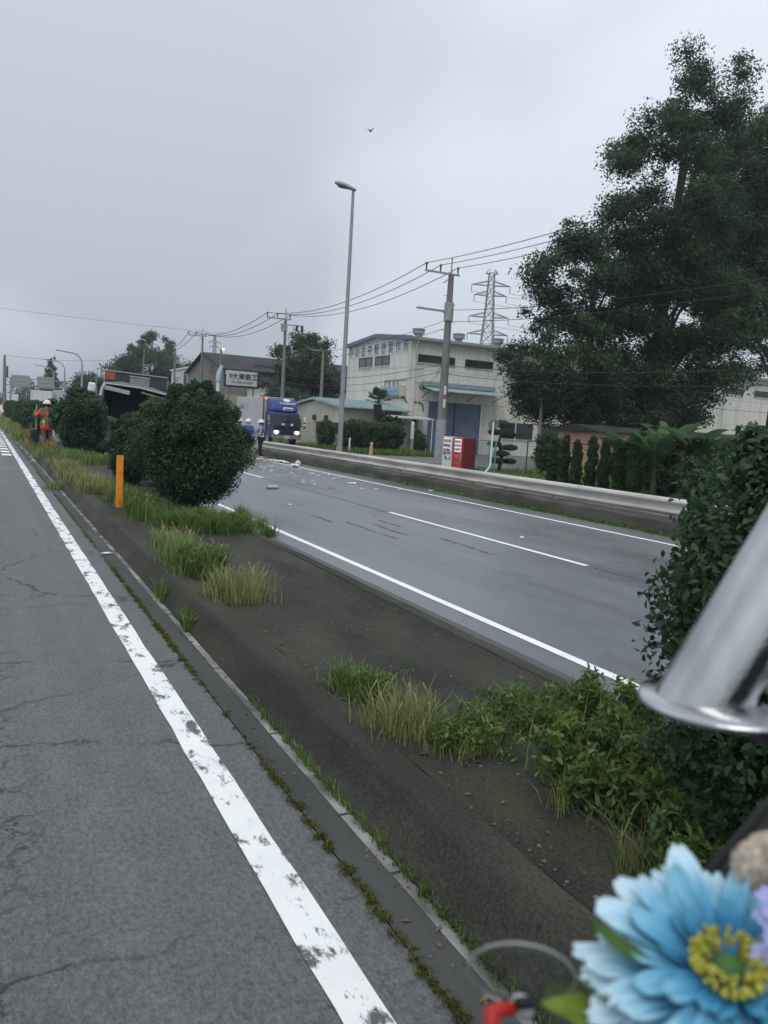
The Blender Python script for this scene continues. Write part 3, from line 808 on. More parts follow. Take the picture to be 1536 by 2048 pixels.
# roof with ribbed sheet and blue edge trim
rf = MB()
for sg in (0, 1):
    y0, y1 = (-0.35, RY) if sg == 0 else (RY, GY1+0.35)
    za, zb = (EAVE-0.07, RIDGE+0.03) if sg == 0 else (RIDGE+0.03, EAVE-0.07)
    rf.add([(-0.25, y0, za), (FX1+0.2, y0, za), (FX1+0.2, y1, zb), (-0.25, y1, zb), (-0.25, y0, za+0.07), (FX1+0.2, y0, za+0.07), (FX1+0.2, y1, zb+0.07), (-0.25, y1, zb+0.07)],
           [(3, 2, 1, 0), (4, 5, 6, 7), (0, 1, 5, 4), (1, 2, 6, 5), (2, 3, 7, 6), (3, 0, 4, 7)])
roof = rf.build('roof', mat('factory_roof', (0.30, 0.35, 0.38), 0.6, var=0.2), fac)
rb = MB()
for i in range(170):
    x = -0.2+i*0.355
    rb.add([(x, -0.38, EAVE+0.0), (x+0.12, -0.38, EAVE+0.0), (x+0.12, RY, RIDGE+0.16), (x, RY, RIDGE+0.16), (x, -0.38, EAVE+0.07), (x+0.12, -0.38, EAVE+0.07), (x+0.12, RY, RIDGE+0.2), (x, RY, RIDGE+0.2)],
           [(4, 5, 6, 7), (0, 1, 5, 4), (1, 2, 6, 5), (3, 0, 4, 7)])
tag(rb.build('roof_rib', GREENROOF, roof), kind='stuff')
tr = MB()
for ya, yb in ((-0.4, RY), (RY, GY1+0.4)):
    A = roofz(max(ya, 0))-(0.06 if ya < 0 else 0); B = roofz(min(yb, GY1))-(0.06 if yb > GY1 else 0)
    tr.add([(-0.32, ya, A-0.12), (-0.32, yb, B-0.12), (-0.32, yb, B+0.16), (-0.32, ya, A+0.16), (-0.255, ya, A-0.12), (-0.255, yb, B-0.12), (-0.255, yb, B+0.16), (-0.255, ya, A+0.16)],
           [(0, 1, 2, 3), (7, 6, 5, 4), (0, 4, 5, 1), (3, 2, 6, 7)])
tr.build('gable_trim', BLUETRIM, roof)
MB().span((-0.3, -0.52, EAVE-0.17), (FX1, -0.39, EAVE-0.02)).build('rain_gutter', mat('gutter_grey', (0.36, 0.38, 0.38), 0.6), roof)
for x in (0.35, 10.0, 22, 34):
    MB().tube([(x, -0.45, EAVE-0.18), (x, -0.12, EAVE-0.5), (x, -0.10, 0.1)], 0.06, 8).build('downpipe', WHITE, fac)
for x in (3.3, 7.2, 11.2, 15.2, 19.2):
    v_ = MB().tube([(x, 5.0, RIDGE-0.3), (x, 5.0, RIDGE+0.42)], 0.32, 14).build('roof_ventilator', mat('ventilator_metal', (0.38, 0.35, 0.36), 0.6, var=0.2), roof)
    MB().tube([(x, 5.0, RIDGE+0.42), (x, 5.0, RIDGE+0.50)], [0.32, 0.50], 14).tube([(x, 5.0, RIDGE+0.50), (x, 5.0, RIDGE+0.86)], 0.50, 14).tube([(x, 5.0, RIDGE+0.86), (x, 5.0, RIDGE+0.94)], [0.58, 0.15], 14).build('cowl', MATS['ventilator_metal'], v_)
# roller shutter
sh = empty('roller_shutter', (1.8, 0, 0)); sh.parent = fac
P = []
for i in range(78):
    z = 3.86*i/77; P.append((0.020+0.012*math.cos(i*math.pi), z))
s1 = MB().extrude(P+[(0.045, 3.86), (0.045, 0)], 'x', 0.05, 2.28).build('shutter_curtain', SHUT, sh)
MB().extrude(P+[(0.045, 3.86), (0.045, 0)], 'x', 2.40, 4.70).build('shutter_curtain', SHUT, sh)
MB().span((2.28, -0.01, 0), (2.40, 0.044, 3.86)).build('middle_post', WINF, sh)
MB().span((-0.0, -0.02, 0), (0.05, 0.044, 3.87)).span((4.70, -0.02, 0), (4.75, 0.044, 3.87)).build('guide_rail', SHUT, sh)
# awning over the shutter
aw = empty('awning', (0, 0, 0)); aw.parent = fac
P = []; Q = []
for i in range(61):
    x = 1.0+6.9*i/60; P.append((x, -1.7, 4.62+0.035*math.cos(i*math.pi))); Q.append((x, -0.02, 4.98+0.035*math.cos(i*math.pi)))
mb = MB(); mb.add(P+Q, [(i, i+1, 62+i, 61+i) for i in range(60)])
mb.build('corrugated_sheet', GREENROOF, aw, recalc=False)
MB().span((1.0, -0.3, 5.0), (7.6, -0.02, 5.35)).build('flashing', BLUETRIM if False else mat('flashing_bluegrey', (0.30, 0.38, 0.42), 0.6), aw)
for x in (1.1, 3.1, 5.2, 7.6):
    MB().tube([(x, -1.65, 4.56), (x, 0, 4.9)], 0.04, 6).tube([(x, -1.3, 4.6), (x, 0, 4.1)], 0.03, 6).build('bracket', DARKM, aw)
# lettering plates on the gable, one plate per character
NAVY = mat('letter_navy', (0.10, 0.11, 0.16), 0.6, var=0.1)
PLATE = mat('letter_plate', (0.62, 0.63, 0.66), 0.6, var=0.1)
for i, ch in enumerate('小山金井精機製作所'):
    y = 10.85-i*1.245; z = 7.92-0.004*i
    pl = boxpart('letter_plate', (-0.022, y-0.42, z-0.53), (-0.001, y+0.42, z+0.53), PLATE, fac)
    text('character', ch, 0.86, (-0.026, y, z-0.02), FACE_W, NAVY, pl, 0.004, bold=0.006).scale = (0.92, 1.12, 1)
# meter boxes and conduits on the gable near the corner
for i in range(4):
    y = 3.85-i*0.72
    o = MB().bevbox((-0.14, y, 4.55), (0.22, 0.58, 0.72), 0.03).build('meter_box', mat('meter_blue', (0.36, 0.46, 0.62), 0.5, var=0.1), fac)
    MB().box((-0.257, y, 4.5), (0.008, 0.2, 0.12)).build('meter_dial', NAVY, o)
    MB().tube([(-0.1, y, 4.92), (-0.1, y, 5.35)], 0.03, 6).build('conduit', DARKM, fac)
MB().bevbox((-0.14, 0.85, 4.55), (0.24, 0.62, 0.85), 0.03).build('fuse_box', mat('fuse_cream', (0.60, 0.53, 0.34), 0.6, var=0.1), fac)
MB().tube([(-0.1, 4.0, 5.35), (-0.1, 0.3, 5.35)], 0.03, 6).tube([(-0.1, 4.4, 4.02), (-0.1, 0.3, 4.02)], 0.035, 6).tube([(-0.08, 0.85, 4.1), (-0.08, 0.3, 3.75), (-0.08, 0.05, 3.7)], 0.045, 6).build('cable_run', DARKM, fac)
MB().tube([(0.35, -0.05, 3.75), (1.0, -0.05, 3.72), (1.25, -0.05, 3.55), (1.3, -0.05, 3.1)], 0.045, 6).tube([(0.7, -0.06, 5.2), (0.95, -0.06, 4.75), (1.3, -0.06, 4.8)], 0.03, 6).build('cable_run', DARKM, fac)
MB().tube([(0.6, -0.08, 5.25), (2.0, -0.08, 5.25)], 0.03, 6).tube([(0.75, -0.08, 5.2), (0.75, -0.08, 1.0)], 0.035, 6).build('conduit', WHITE, fac)
boxpart('notice_board', (0.45, -0.05, 1.7), (0.9, -0.005, 2.5), WINF, fac)

# ================================================================== low annex in front of the gable
CREAM = streaky('annex_wall', (0.70, 0.665, 0.575), (0.53, 0.49, 0.405), 1.3)
an = empty('annex_building', (23, 51.9, 0), label='low cream annex with pale green ribbed roof beside the factory gable', cat='building')
MB().extrude([(0.05, 0), (10, 0), (10, 3.05), (5, 3.52), (0.05, 3.05)], 'x', 0.05, 5.44).build('wall', FCORE, an)
for i in range(5):
    ya, yb = i*2+0.01, i*2+1.99; rz_ = lambda y: 3.05+0.47*(1-abs(y-5)/5)
    P = [(ya, 0), (yb, 0), (yb, rz_(yb)-0.03)]
    if ya < 5 < yb: P.append((5, 3.49))
    P.append((ya, rz_(ya)-0.03))
    MB().extrude(P, 'x', 0, 0.06).build('wall_panel', CREAM, an)
boxpart('wall_panel', (0.062, 0.0, 0), (3.6, 0.06, 3.02), CREAM, an)
boxpart('wall_panel', (4.95, 0.0, 0), (5.44, 0.06, 3.02), CREAM, an)
boxpart('door', (3.75, 0.01, 0.05), (4.8, 0.05, 2.3), mat('door_dark', (0.035, 0.037, 0.04), 0.4), an)
for y0, y1 in ((0.5, 1.9), (3.3, 4.6)): window(an, 'x', 0.0, y0, y1, 0.95, 1.85, 2, PANE2)
for y in (6.9, 7.9, 9.0): boxpart('louvre_vent', (-0.05, y, 1.25), (-0.002, y+0.4, 1.95), WINF, an)
for y in (2.55, 4.9): MB().bevbox((-0.12, y, 2.15), (0.22, 0.34, 0.4), 0.04).build('wall_fan', DARKM, an)
window(an, 'y', 0.0, 0.6, 2.8, 0.9, 2.0, 2, PANE)
rf = MB()
for y0, za, y1, zb in ((-0.75, 2.93, 5, 3.59), (5, 3.59, 10.4, 3.0)):
    rf.add([(-0.3, y0, za), (5.44, y0, za), (5.44, y1, zb), (-0.3, y1, zb), (-0.3, y0, za+0.06), (5.44, y0, za+0.06), (5.44, y1, zb+0.06), (-0.3, y1, zb+0.06)],
           [(3, 2, 1, 0), (4, 5, 6, 7), (0, 1, 5, 4), (1, 2, 6, 5), (2, 3, 7, 6), (3, 0, 4, 7)])
rfo = rf.build('roof', GREENROOF, an)
rb = MB()
for i in range(26):
    x = -0.25+i*0.22
    rb.add([(x, -0.79, 2.97), (x+0.09, -0.79, 2.97), (x+0.09, 4.95, 3.66), (x, 4.95, 3.66), (x+0.02, -0.79, 3.06), (x+0.07, -0.79, 3.06), (x+0.07, 4.95, 3.74), (x+0.02, 4.95, 3.74)],
           [(4, 5, 6, 7), (0, 1, 5, 4), (1, 2, 6, 5), (3, 0, 4, 7)])
rb.build('roof_rib', GREENROOF, rfo)
tr = MB()
for y0, za, y1, zb in ((-0.8, 2.86, 5, 3.53), (5, 3.53, 10.45, 2.94)):
    tr.add([(-0.36, y0, za), (-0.36, y1, zb), (-0.36, y1, zb+0.17), (-0.36, y0, za+0.17), (-0.305, y0, za), (-0.305, y1, zb), (-0.305, y1, zb+0.17), (-0.305, y0, za+0.17)], [(0, 1, 2, 3), (7, 6, 5, 4), (0, 4, 5, 1), (3, 2, 6, 7)])
tr.build('roof_trim', GREENROOF, rfo)
pc = MB(); pc.add([(3.0, -1.9, 2.42), (6.7, -1.9, 2.42), (6.7, -0.02, 2.62), (3.0, -0.02, 2.62), (3.0, -1.9, 2.5), (6.7, -1.9, 2.5), (6.7, -0.02, 2.7), (3.0, -0.02, 2.7)], [(3, 2, 1, 0), (4, 5, 6, 7), (0, 1, 5, 4), (1, 2, 6, 5), (2, 3, 7, 6), (3, 0, 4, 7)])
pc.build('porch_roof', mat('porch_white', (0.60, 0.62, 0.62), 0.6), an)
for x in (3.1, 6.6): MB().tube([(x, -1.8, 0), (x, -1.8, 2.45)], 0.04, 8).build('porch_post', WHITE, an)
MB().span((4.4, -1.9, 0.0), (6.4, -0.1, 0.18)).build('porch_step', BASE, an)

# ================================================================== other buildings
wh = empty('warehouse', (23, 83.5, 0), label='weathered grey gabled warehouse with dark roof behind the signboard', cat='warehouse')
WGREY = streaky('warehouse_sheet', (0.22, 0.205, 0.20), (0.14, 0.13, 0.13), 1.0)
MB().extrude([(0, 0), (16.2, 0), (16.2, 4.2), (0, 4.2)], 'x', 0.0, 25).build('lower_wall', streaky('warehouse_base', (0.36, 0.34, 0.28), (0.27, 0.25, 0.21)), wh)
MB().extrude([(0, 4.21), (16.2, 4.21), (16.2, 6.9), (8.1, 8.85), (0, 6.9)], 'x', -0.04, 24.9).build('upper_wall', WGREY, wh)
rf = MB()
for y0, za, y1, zb in ((-0.5, 6.75, 8.1, 8.92), (8.1, 8.92, 16.7, 6.75)):
    rf.add([(-0.5, y0, za), (25.5, y0, za), (25.5, y1, zb), (-0.5, y1, zb), (-0.5, y0, za+0.14), (25.5, y0, za+0.14), (25.5, y1, zb+0.14), (-0.5, y1, zb+0.14)], [(3, 2, 1, 0), (4, 5, 6, 7), (0, 1, 5, 4), (1, 2, 6, 5), (2, 3, 7, 6), (3, 0, 4, 7)])
wr = rf.build('roof', mat('warehouse_roof', (0.050, 0.047, 0.048), 0.95, scale=0.8, c2=(0.032, 0.030, 0.031), stretch=(1, 0.2, 1)), wh)
MB().span((4, 1.8, 7.35), (6.5, 2.6, 7.75)).span((9, 1.8, 7.35), (11, 2.6, 7.75)).build('skylight', PANE2, wr)
MB().box((-0.15, 3.0, 3.9), (0.2, 0.25, 7.6), rot=Matrix.Rotation(R(-28), 3, 'X')).build('brace', POLEC, wh)
boxpart('door', (-0.05, 5.5, 0), (-0.01, 9.5, 3.4), mat('door_grey', (0.2, 0.2, 0.2), 0.6), wh)

wb = empty('white_building', (24, 104.3, 0), label='white flat-roofed building with a red sign left of the warehouse', cat='building')
MB().span((0, 0, 0), (10, 10.3, 7.75)).build('wall', mat('white_wall', (0.62, 0.64, 0.66), 0.7, var=0.12, scale=0.6), wb)
MB().span((-0.2, -0.2, 7.76), (10.2, 10.5, 7.95)).build('roof', WHITE, wb)
boxpart('red_sign', (-0.06, 3.8, 4.6), (-0.01, 8.6, 5.9), mat('sign_red', (0.55, 0.10, 0.09), 0.5), wb)
for z, a, b in ((6.6, 4.4, 8.0), (6.2, 5.2, 8.0)): boxpart('sign_lettering', (-0.05, a, z), (-0.01, b, z+0.22), mat('faded_red', (0.55, 0.36, 0.34), 0.6), wb)
boxpart('window', (-0.05, 1.0, 5.6), (-0.01, 2.4, 7.0), PANE2, wb)
boxpart('door', (-0.05, 1.0, 0), (-0.01, 3.4, 2.6), PANE2, wb)

cb = empty('cream_building', (25.2, 76, 0), label='low cream building half hidden behind the leafy tree', cat='building')
MB().span((0, 0, 0), (14, 6, 5.0)).build('wall', CREAM, cb)
MB().span((-0.3, -0.3, 5.01), (14.3, 6.3, 5.25)).build('roof', MATS['warehouse_roof'], cb)
for x in (1.0, 4.0, 7.0): boxpart('window', (x, -0.04, 2.4), (x+1.6, -0.005, 3.6), PANE, cb)

sh_ = empty('salmon_shed', (26.9, 29.5, 0), label='long low salmon-coloured shed under the big dark trees', cat='shed')
MB().span((0, 0, 0), (11, 3, 2.12)).build('wall', mat('salmon_wall', (0.60, 0.33, 0.22), 0.8, scale=1.5, c2=(0.50, 0.27, 0.19)), sh_)
MB().extrude([(-0.3, 2.13), (3.3, 2.13), (3.3, 2.2), (1.5, 2.5), (-0.3, 2.2)], 'x', -0.3, 11.3).build('roof', MATS['warehouse_roof'], sh_)
boxpart('window', (5.2, -0.04, 1.2), (6.4, -0.005, 1.9), PANE2, sh_)

# ================================================================== signboard, lit lamp, far gantry
sg = empty('signboard', (19.5, 70, 0), label='white signboard with black characters above the parked truck', cat='signboard')
MB().bevbox((1.45, 0, 5.30), (2.95, 0.14, 1.30), 0.02).build('board', mat('sign_white', (0.56, 0.57, 0.60), 0.6, var=0.1), sg)
MB().span((-0.14, -0.1, 4.56), (-0.03, 0.08, 5.6)).span((2.94, -0.1, 4.56), (3.05, 0.08, 5.85)).span((-0.14, -0.1, 4.50), (3.05, 0.08, 4.61)).build('frame', BLACK, sg)
for x in (0.3, 2.6): MB().tube([(x, 0.02, 0), (x, 0.02, 4.6)], 0.08, 8).build('post', POLEC, sg)
LET = mat('letter_black', (0.012, 0.012, 0.016), 0.6)
text('lettering', '有', 0.50, (0.44, -0.075, 5.45), FACE_S, LET, sg, 0.004, bold=0.004).scale = (0.8, 1, 1)
text('lettering', '大栗鉄工', 0.60, (1.76, -0.075, 5.42), FACE_S, LET, sg, 0.004, bold=0.012)
text('lettering', 'TEL 0285 45 2030', 0.27, (1.45, -0.075, 4.93), FACE_S, LET, sg, 0.004, bold=0.004)
tp = empty('blue_sheet_tank', (18.98, 70.6, 0), label='pale blue wrapped pole standing just left of the signboard', cat='pole')
MB().tube([(0, 0, 0), (0, 0, 4.9)], 0.16, 8).build('pole', WHITE, tp)
MB().tube([(0, 0, 4.9), (0.05, 0, 5.6), (0.28, 0, 6.35)], [0.24, 0.25, 0.15], 10).build('wrapping', mat('pale_blue_sheet', (0.47, 0.58, 0.66), 0.5), tp)
lp = empty('lamp_post', (20.6, 76, 0), label='thin pole with a glowing yellow lamp above the signboard', cat='lamp')
MB().tube([(0, 0, 0), (0, 0, 8.3)], 0.1, 8).build('pole', POLEC, lp)
MB().ball((0.18, -0.1, 8.25), (0.15, 0.13, 0.13)).build('bulb', mat('lamp_glow', (0.9, 0.7, 0.35), 0.4, emit=((1.0, 0.72, 0.30), 1.3)), lp)

gt = empty('sign_gantry', (4.4, 150, 0), label='far gantry holding two grey backs of road signs', cat='sign gantry')
for x in (-0.1, 8.7): MB().tube([(x, 0.3, 0), (x, 0.3, 6.3)], 0.16, 8).build('gantry_post', GALV, gt)
bm_ = MB()
for z in (5.0, 6.2): bm_.tube([(-1, 0.3, z), (9.2, 0.3, z)], 0.08, 6)
for i in range(10): bm_.tube([(-1+i*1.02, 0.3, 5.0 if i % 2 else 6.2), (-1+(i+1)*1.02, 0.3, 6.2 if i % 2 else 5.0)], 0.05, 5)
bm_.build('truss', GALV, gt)
SB = mat('sign_back', (0.36, 0.36, 0.375), 0.6, var=0.12)
for x0, x1 in ((0.0, 2.9), (4.0, 6.75)):
    p_ = MB().span((x0, 0, 4.75), (x1, 0.08, 6.75)).build('sign_panel', SB, gt)
    for k in range(3): boxpart('stiffener', (x0+0.1, -0.06, 5.0+k*0.7), (x1-0.1, -0.002, 5.08+k*0.7), GALV, p_)

# ================================================================== vehicles
def wheel(loc, r, w, parent):
    t = MB().tube([(-w/2, 0, 0), (w/2, 0, 0)], r, 20).build('wheel', RUBBER, parent); t.location = loc
    MB().tube([(-w/2-0.012, 0, 0), (w/2+0.012, 0, 0)], r*0.58, 14).build('rim', GALV, t)
    return t
BLUE = mat('truck_blue', (0.018, 0.034, 0.125), 0.35, var=0.15, scale=2, spec=0.5)
BLUE2 = mat('truck_blue_fairing', (0.036, 0.075, 0.26), 0.4, var=0.15, scale=2)
BOXW = mat('container_pale', (0.50, 0.50, 0.51), 0.55, var=0.06, scale=1)
CHROME = mat('chrome', (0.62, 0.62, 0.63), 0.16, var=0.15, scale=3, metal=1.0)
tk = empty('delivery_truck', (18.2, 53.0, 0), label='blue-cabbed box truck with lit headlights on the side road', cat='truck')
cabp = [(0.10, 0.55), (0.02, 0.62), (0.0, 1.0), (0.03, 1.34), (0.24, 2.2), (0.36, 2.34), (0.6, 2.4), (1.75, 2.4), (1.75, 0.55)]
cabb = MB().extrude(cabp, 'x', 0.06, 2.14).build('cab', BLUE, tk)
md = cabb.modifiers.new('edge', 'BEVEL'); md.width = 0.07; md.segments = 3; md.limit_method = 'ANGLE'
ws = MB(); ws.add([(0.14, 0.018, 1.40), (2.06, 0.018, 1.40), (2.02, 0.206, 2.17), (0.18, 0.206, 2.17), (0.14, 0.08, 1.40), (2.06, 0.08, 1.40), (2.02, 0.27, 2.17), (0.18, 0.27, 2.17)], [(0, 1, 2, 3), (7, 6, 5, 4), (0, 4, 5, 1), (3, 2, 6, 7), (0, 3, 7, 4), (1, 5, 6, 2)])
wso = ws.build('windscreen', glass('truck_glass', (0.050, 0.062, 0.065), 0.08), tk)
MB().ball((1.15, 0.12, 1.62), (0.28, 0.06, 0.24)).ball((0.85, 0.07, 1.52), (0.08, 0.04, 0.10)).build('driver_shape', BLACK, wso)
MB().box((0.85, 0.03, 1.50), (0.24, 0.04, 0.13)).ball((1.5, 0.05, 1.46), (0.12, 0.04, 0.10)).build('dashboard_papers', WHITE, wso)
boxpart('side_window', (0.045, 0.42, 1.40), (0.075, 1.32, 2.12), MATS['truck_glass'], tk)
boxpart('side_window', (2.125, 0.42, 1.40), (2.155, 1.32, 2.12), MATS['truck_glass'], tk)
boxpart('door_line', (0.045, 1.36, 0.7), (0.058, 1.38, 2.2), BLACK, tk)
boxpart('grille', (0.25, -0.02, 1.14), (1.95, 0.05, 1.32), BLACK, tk)
MB().span((0.3, -0.035, 0.94), (1.9, 0.02, 0.99)).build('chrome_bar', CHROME, tk)
text('lettering', 'HINO', 0.09, (1.1, -0.025, 1.23), FACE_S, GALV, tk, 0.004)
HL = mat('headlight_lit', (0.95, 0.85, 0.6), 0.3, emit=((1.0, 0.83, 0.5), 9.0))
HS = mat('headlight_housing', (0.6, 0.6, 0.58), 0.15)
for x in (0.33, 1.87):
    h_ = MB().bevbox((x, 0.0, 0.93), (0.5, 0.10, 0.26), 0.04).build('headlight', HS, tk)
    MB().ball((x, -0.05, 0.93), (0.13, 0.05, 0.115)).build('bulb', HL, h_)
MB().bevbox((1.1, 0.02, 0.62), (2.16, 0.22, 0.30), 0.04).build('bumper', mat('bumper_grey', (0.26, 0.26, 0.27), 0.45), tk)
MB().box((1.1, -0.10, 0.78), (2.1, 0.03, 0.05)).build('bumper_trim', CHROME, tk)
pl = MB().box((1.1, -0.105, 0.60), (0.44, 0.02, 0.22)).build('number_plate', mat('plate_green', (0.45, 0.52, 0.46), 0.5), tk)
fp = [(0.34, 2.38), (0.38, 2.62), (0.55, 2.95), (0.85, 3.22), (1.25, 3.36), (1.82, 3.38), (1.82, 2.38)]
fa = MB().extrude(fp, 'x', 0.12, 2.08).build('roof_fairing', BLUE2, tk)
md = fa.modifiers.new('edge', 'BEVEL'); md.width = 0.16; md.segments = 4; md.limit_method = 'ANGLE'
slope = math.atan2(0.33, 0.17)
tx = text('lettering', 'TAISHO', 0.30, (1.28, 0.47, 2.92), (math.atan2(0.33, 0.17), 0, 0), WHITE, tk, 0.012, bold=0.006); tx.scale = (1.15, 0.8, 1)
tx.location = (1.28, 0.50, 2.97)
em = MB().tube([(0, 0, -0.008), (0, 0, 0.008)], 0.16, 20).build('emblem', WHITE, tk); em.location = (1.28, 0.74, 3.21); em.rotation_euler = (R(42), 0, 0); em.scale = (1.7, 1, 1)
bd = MB().bevbox((1.28, 0.35, 2.58), (0.78, 0.10, 0.24), 0.05).build('header_plate', WHITE, tk)
MB().box((1.28, 0.295, 2.58), (0.6, 0.01, 0.12)).build('header_print', mat('print_violet', (0.30, 0.28, 0.42), 0.6), bd)
MB().bevbox((1.1, 5.25, 2.20), (2.34, 6.7, 2.42), 0.03).build('container', BOXW, tk)
boxpart('corner_trim', (-0.085, 1.885, 0.98), (0.0, 1.98, 3.42), mat('trim_brown', (0.14, 0.12, 0.12), 0.5), tk)
MB().box((0.12, 1.86, 3.30), (0.20, 0.08, 0.12)).build('marker_lamp', mat('marker_orange', (0.9, 0.2, 0.05), 0.4, emit=((1.0, 0.16, 0.03), 2.2)), tk)
lg = text('lettering', 'TAISHO', 0.42, (-0.078, 7.15, 2.62), FACE_W, mat('print_blue', (0.17, 0.18, 0.38), 0.6), tk, 0.003, bold=0.004)
MB().extrude([(6.02, 2.35), (5.82, 2.45), (5.75, 2.65), (5.82, 2.88), (6.02, 2.98), (5.92, 2.83), (5.88, 2.65), (5.92, 2.48)], 'x', -0.082, -0.072).build('crescent_mark', MATS['print_blue'], tk)
boxpart('underline_mark', (-0.08, 6.4, 2.86), (-0.072, 7.8, 2.9), mat('print_red', (0.42, 0.2, 0.22), 0.6), tk)
MB().span((0.3, 0.8, 0.55), (1.9, 8.4, 0.8)).build('chassis', BLACK, tk)
MB().span((0.02, 2.8, 0.45), (0.08, 6.4, 0.95)).build('side_guard', GALV, tk)
for y in (1.15, 6.9):
    for x in (0.2, 2.0): wheel((x, y, 0.43), 0.43, 0.26, tk)
for sx, x in ((-1, 0.06), (1, 2.14)):
    a_ = MB().tube([(x, 0.2, 2.12), (x+sx*0.26, 0.0, 2.1), (x+sx*0.30, -0.02, 1.45), (x, 0.1, 1.36)], 0.018, 6).build('mirror_arm', BLACK, tk)
    MB().bevbox((x+sx*0.32, -0.02, 1.88), (0.20, 0.10, 0.40), 0.04).bevbox((x+sx*0.30, -0.02, 1.5), (0.18, 0.10, 0.18), 0.04).build('mirror', WHITE if sx > 0 else GALV, a_)
MB().tube([(0.35, 0.0, 1.37), (1.05, -0.005, 1.39)], 0.015, 5).tube([(1.2, 0.0, 1.37), (1.9, -0.005, 1.39)], 0.015, 5).build('wiper', BLACK, tk)

# wrecked truck, cab leaning to one side, windscreen gone
wk = empty('wrecked_truck', (4.9, 30.6, 0), label='wrecked dark truck with windscreen gone, leaning behind the hedge', cat='truck')
wk.rotation_euler = (0, R(7.0), R(-4))
WG = mat('wreck_roof', (0.115, 0.12, 0.145), 0.45, var=0.25, scale=3)
WD = mat('wreck_dark', (0.010, 0.011, 0.014), 0.7, var=0.3)
WP = mat('wreck_pillar', (0.50, 0.50, 0.49), 0.5, var=0.2)
WB = mat('wreck_body', (0.085, 0.086, 0.096), 0.6, scale=2, c2=(0.05, 0.05, 0.058), stretch=(3, 1, 0.3))
rfv = [(-1.22, -0.12, 2.68), (1.22, -0.12, 2.66), (1.27, 0.0, 2.62), (1.2, 1.3, 2.74), (0.0, 1.35, 2.86), (-1.2, 1.3, 2.76), (-1.27, 0.0, 2.64), (-0.6, 0.25, 2.84), (0.6, 0.25, 2.82), (0, -0.14, 2.74)]
MB().add(rfv, [(6, 0, 7), (0, 9, 7), (7, 9, 8), (9, 1, 8), (8, 1, 2), (2, 3, 8), (8, 3, 4), (4, 7, 8), (7, 4, 5), (5, 6, 7)]).build('cab_roof', WG, wk, recalc=True)
MB().tube([(-1.2, -0.14, 2.655), (0, -0.16, 2.715), (1.2, -0.14, 2.63)], 0.028, 6).build('roof_edge', WP, wk)
MB().tube([(-1.22, -0.10, 2.66), (-1.31, -0.2, 2.45), (-1.36, -0.26, 1.55)], [0.05, 0.05, 0.06], 8).build('pillar', WP, wk)
MB().tube([(1.2, -0.10, 2.62), (1.25, -0.18, 2.42), (1.25, -0.25, 1.6)], [0.045, 0.05, 0.05], 8).build('pillar', WP, wk)
MB().span((-1.15, 1.1, 0.9), (1.15, 1.2, 2.72)).build('rear_bulkhead', WD, wk)
for x0, x1 in ((-1.24, -1.18), (1.18, 1.24)): MB().span((x0, 0.0, 0.7), (x1, 1.25, 2.62)).build('cab_side', WB, wk)
for x in (-0.62, 0.6): MB().bevbox((x, 0.75, 1.35), (0.55, 0.5, 0.25), 0.06).bevbox((x, 0.98, 1.85), (0.52, 0.16, 0.95), 0.06).ball((x, 0.98, 2.42), (0.16, 0.09, 0.14)).build('seat', WD, wk)
MB().bevbox((0, -0.08, 1.28), (2.45, 0.35, 0.22), 0.05, rot=Matrix.Rotation(R(6), 3, 'Y')).build('crumpled_dash', WB, wk)
MB().bevbox((0, -0.16, 0.85), (2.45, 0.2, 0.62), 0.06, rot=Matrix.Rotation(R(4), 3, 'X')).build('front_panel', mat('wreck_front', (0.16, 0.15, 0.16), 0.5, var=0.4), wk)
MB().box((-0.78, -0.14, 2.49), (0.92, 0.05, 0.15), rot=Matrix.Rotation(R(3), 3, 'Y')).build('sun_visor', mat('visor_grey', (0.46, 0.46, 0.47), 0.6, var=0.3), wk)
MB().box((0.55, -0.1, 2.52), (0.95, 0.03, 0.06), rot=Matrix.Rotation(R(6), 3, 'Y')).build('loose_trim', mat('trim_tan', (0.30, 0.27, 0.19), 0.6), wk)
MB().ball((0.98, -0.14, 2.22), (0.24, 0.1, 0.09)).box((1.12, -0.15, 2.28), (0.2, 0.05, 0.2), rot=Matrix.Rotation(R(35), 3, 'Y')).build('burst_airbag', WHITE, wk)
st_ = MB()
for k in range(24):
    a0, a1 = 2*math.pi*k/24, 2*math.pi*(k+1)/24
    st_.tube([(-0.62+0.21*math.cos(a0), 0.25+0.08*math.sin(a0), 1.58+0.19*math.sin(a0)), (-0.62+0.21*math.cos(a1), 0.25+0.08*math.sin(a1), 1.58+0.19*math.sin(a1))], 0.018, 6, caps=False)
st_.build('steering_wheel', BLACK, wk)
MB().span((-1.18, 1.5, 1.0), (1.2, 7.5, 2.3)).build('cargo_bed', WB, wk)
bodyf = MB().span((-1.16, 1.5, 2.35), (1.18, 1.6, 3.28)).build('headboard', WB, wk)
rib_ = MB()
for i in range(16):
    x = -0.66+i*0.12
    if -0.28 < x < 0.45: continue
    rib_.span((x, 1.47, 2.8), (x+0.05, 1.499, 3.2))
rib_.build('rib', WB, bodyf)
MB().span((-1.16, 1.46, 2.95), (-0.78, 1.498, 3.26)).build('red_panel', mat('rust_red', (0.42, 0.10, 0.05), 0.6, scale=5, c2=(0.28, 0.09, 0.06)), bodyf)
MB().span((-0.24, 1.44, 2.82), (0.50, 1.495, 3.16)).build('pale_panel', mat('panel_grey', (0.27, 0.275, 0.28), 0.5, var=0.2), bodyf)
MB().span((-1.2, 1.44, 3.281), (1.2, 1.62, 3.315)).span((-0.26, 1.42, 3.165), (0.52, 1.50, 3.20)).build('top_rail', WP, bodyf)
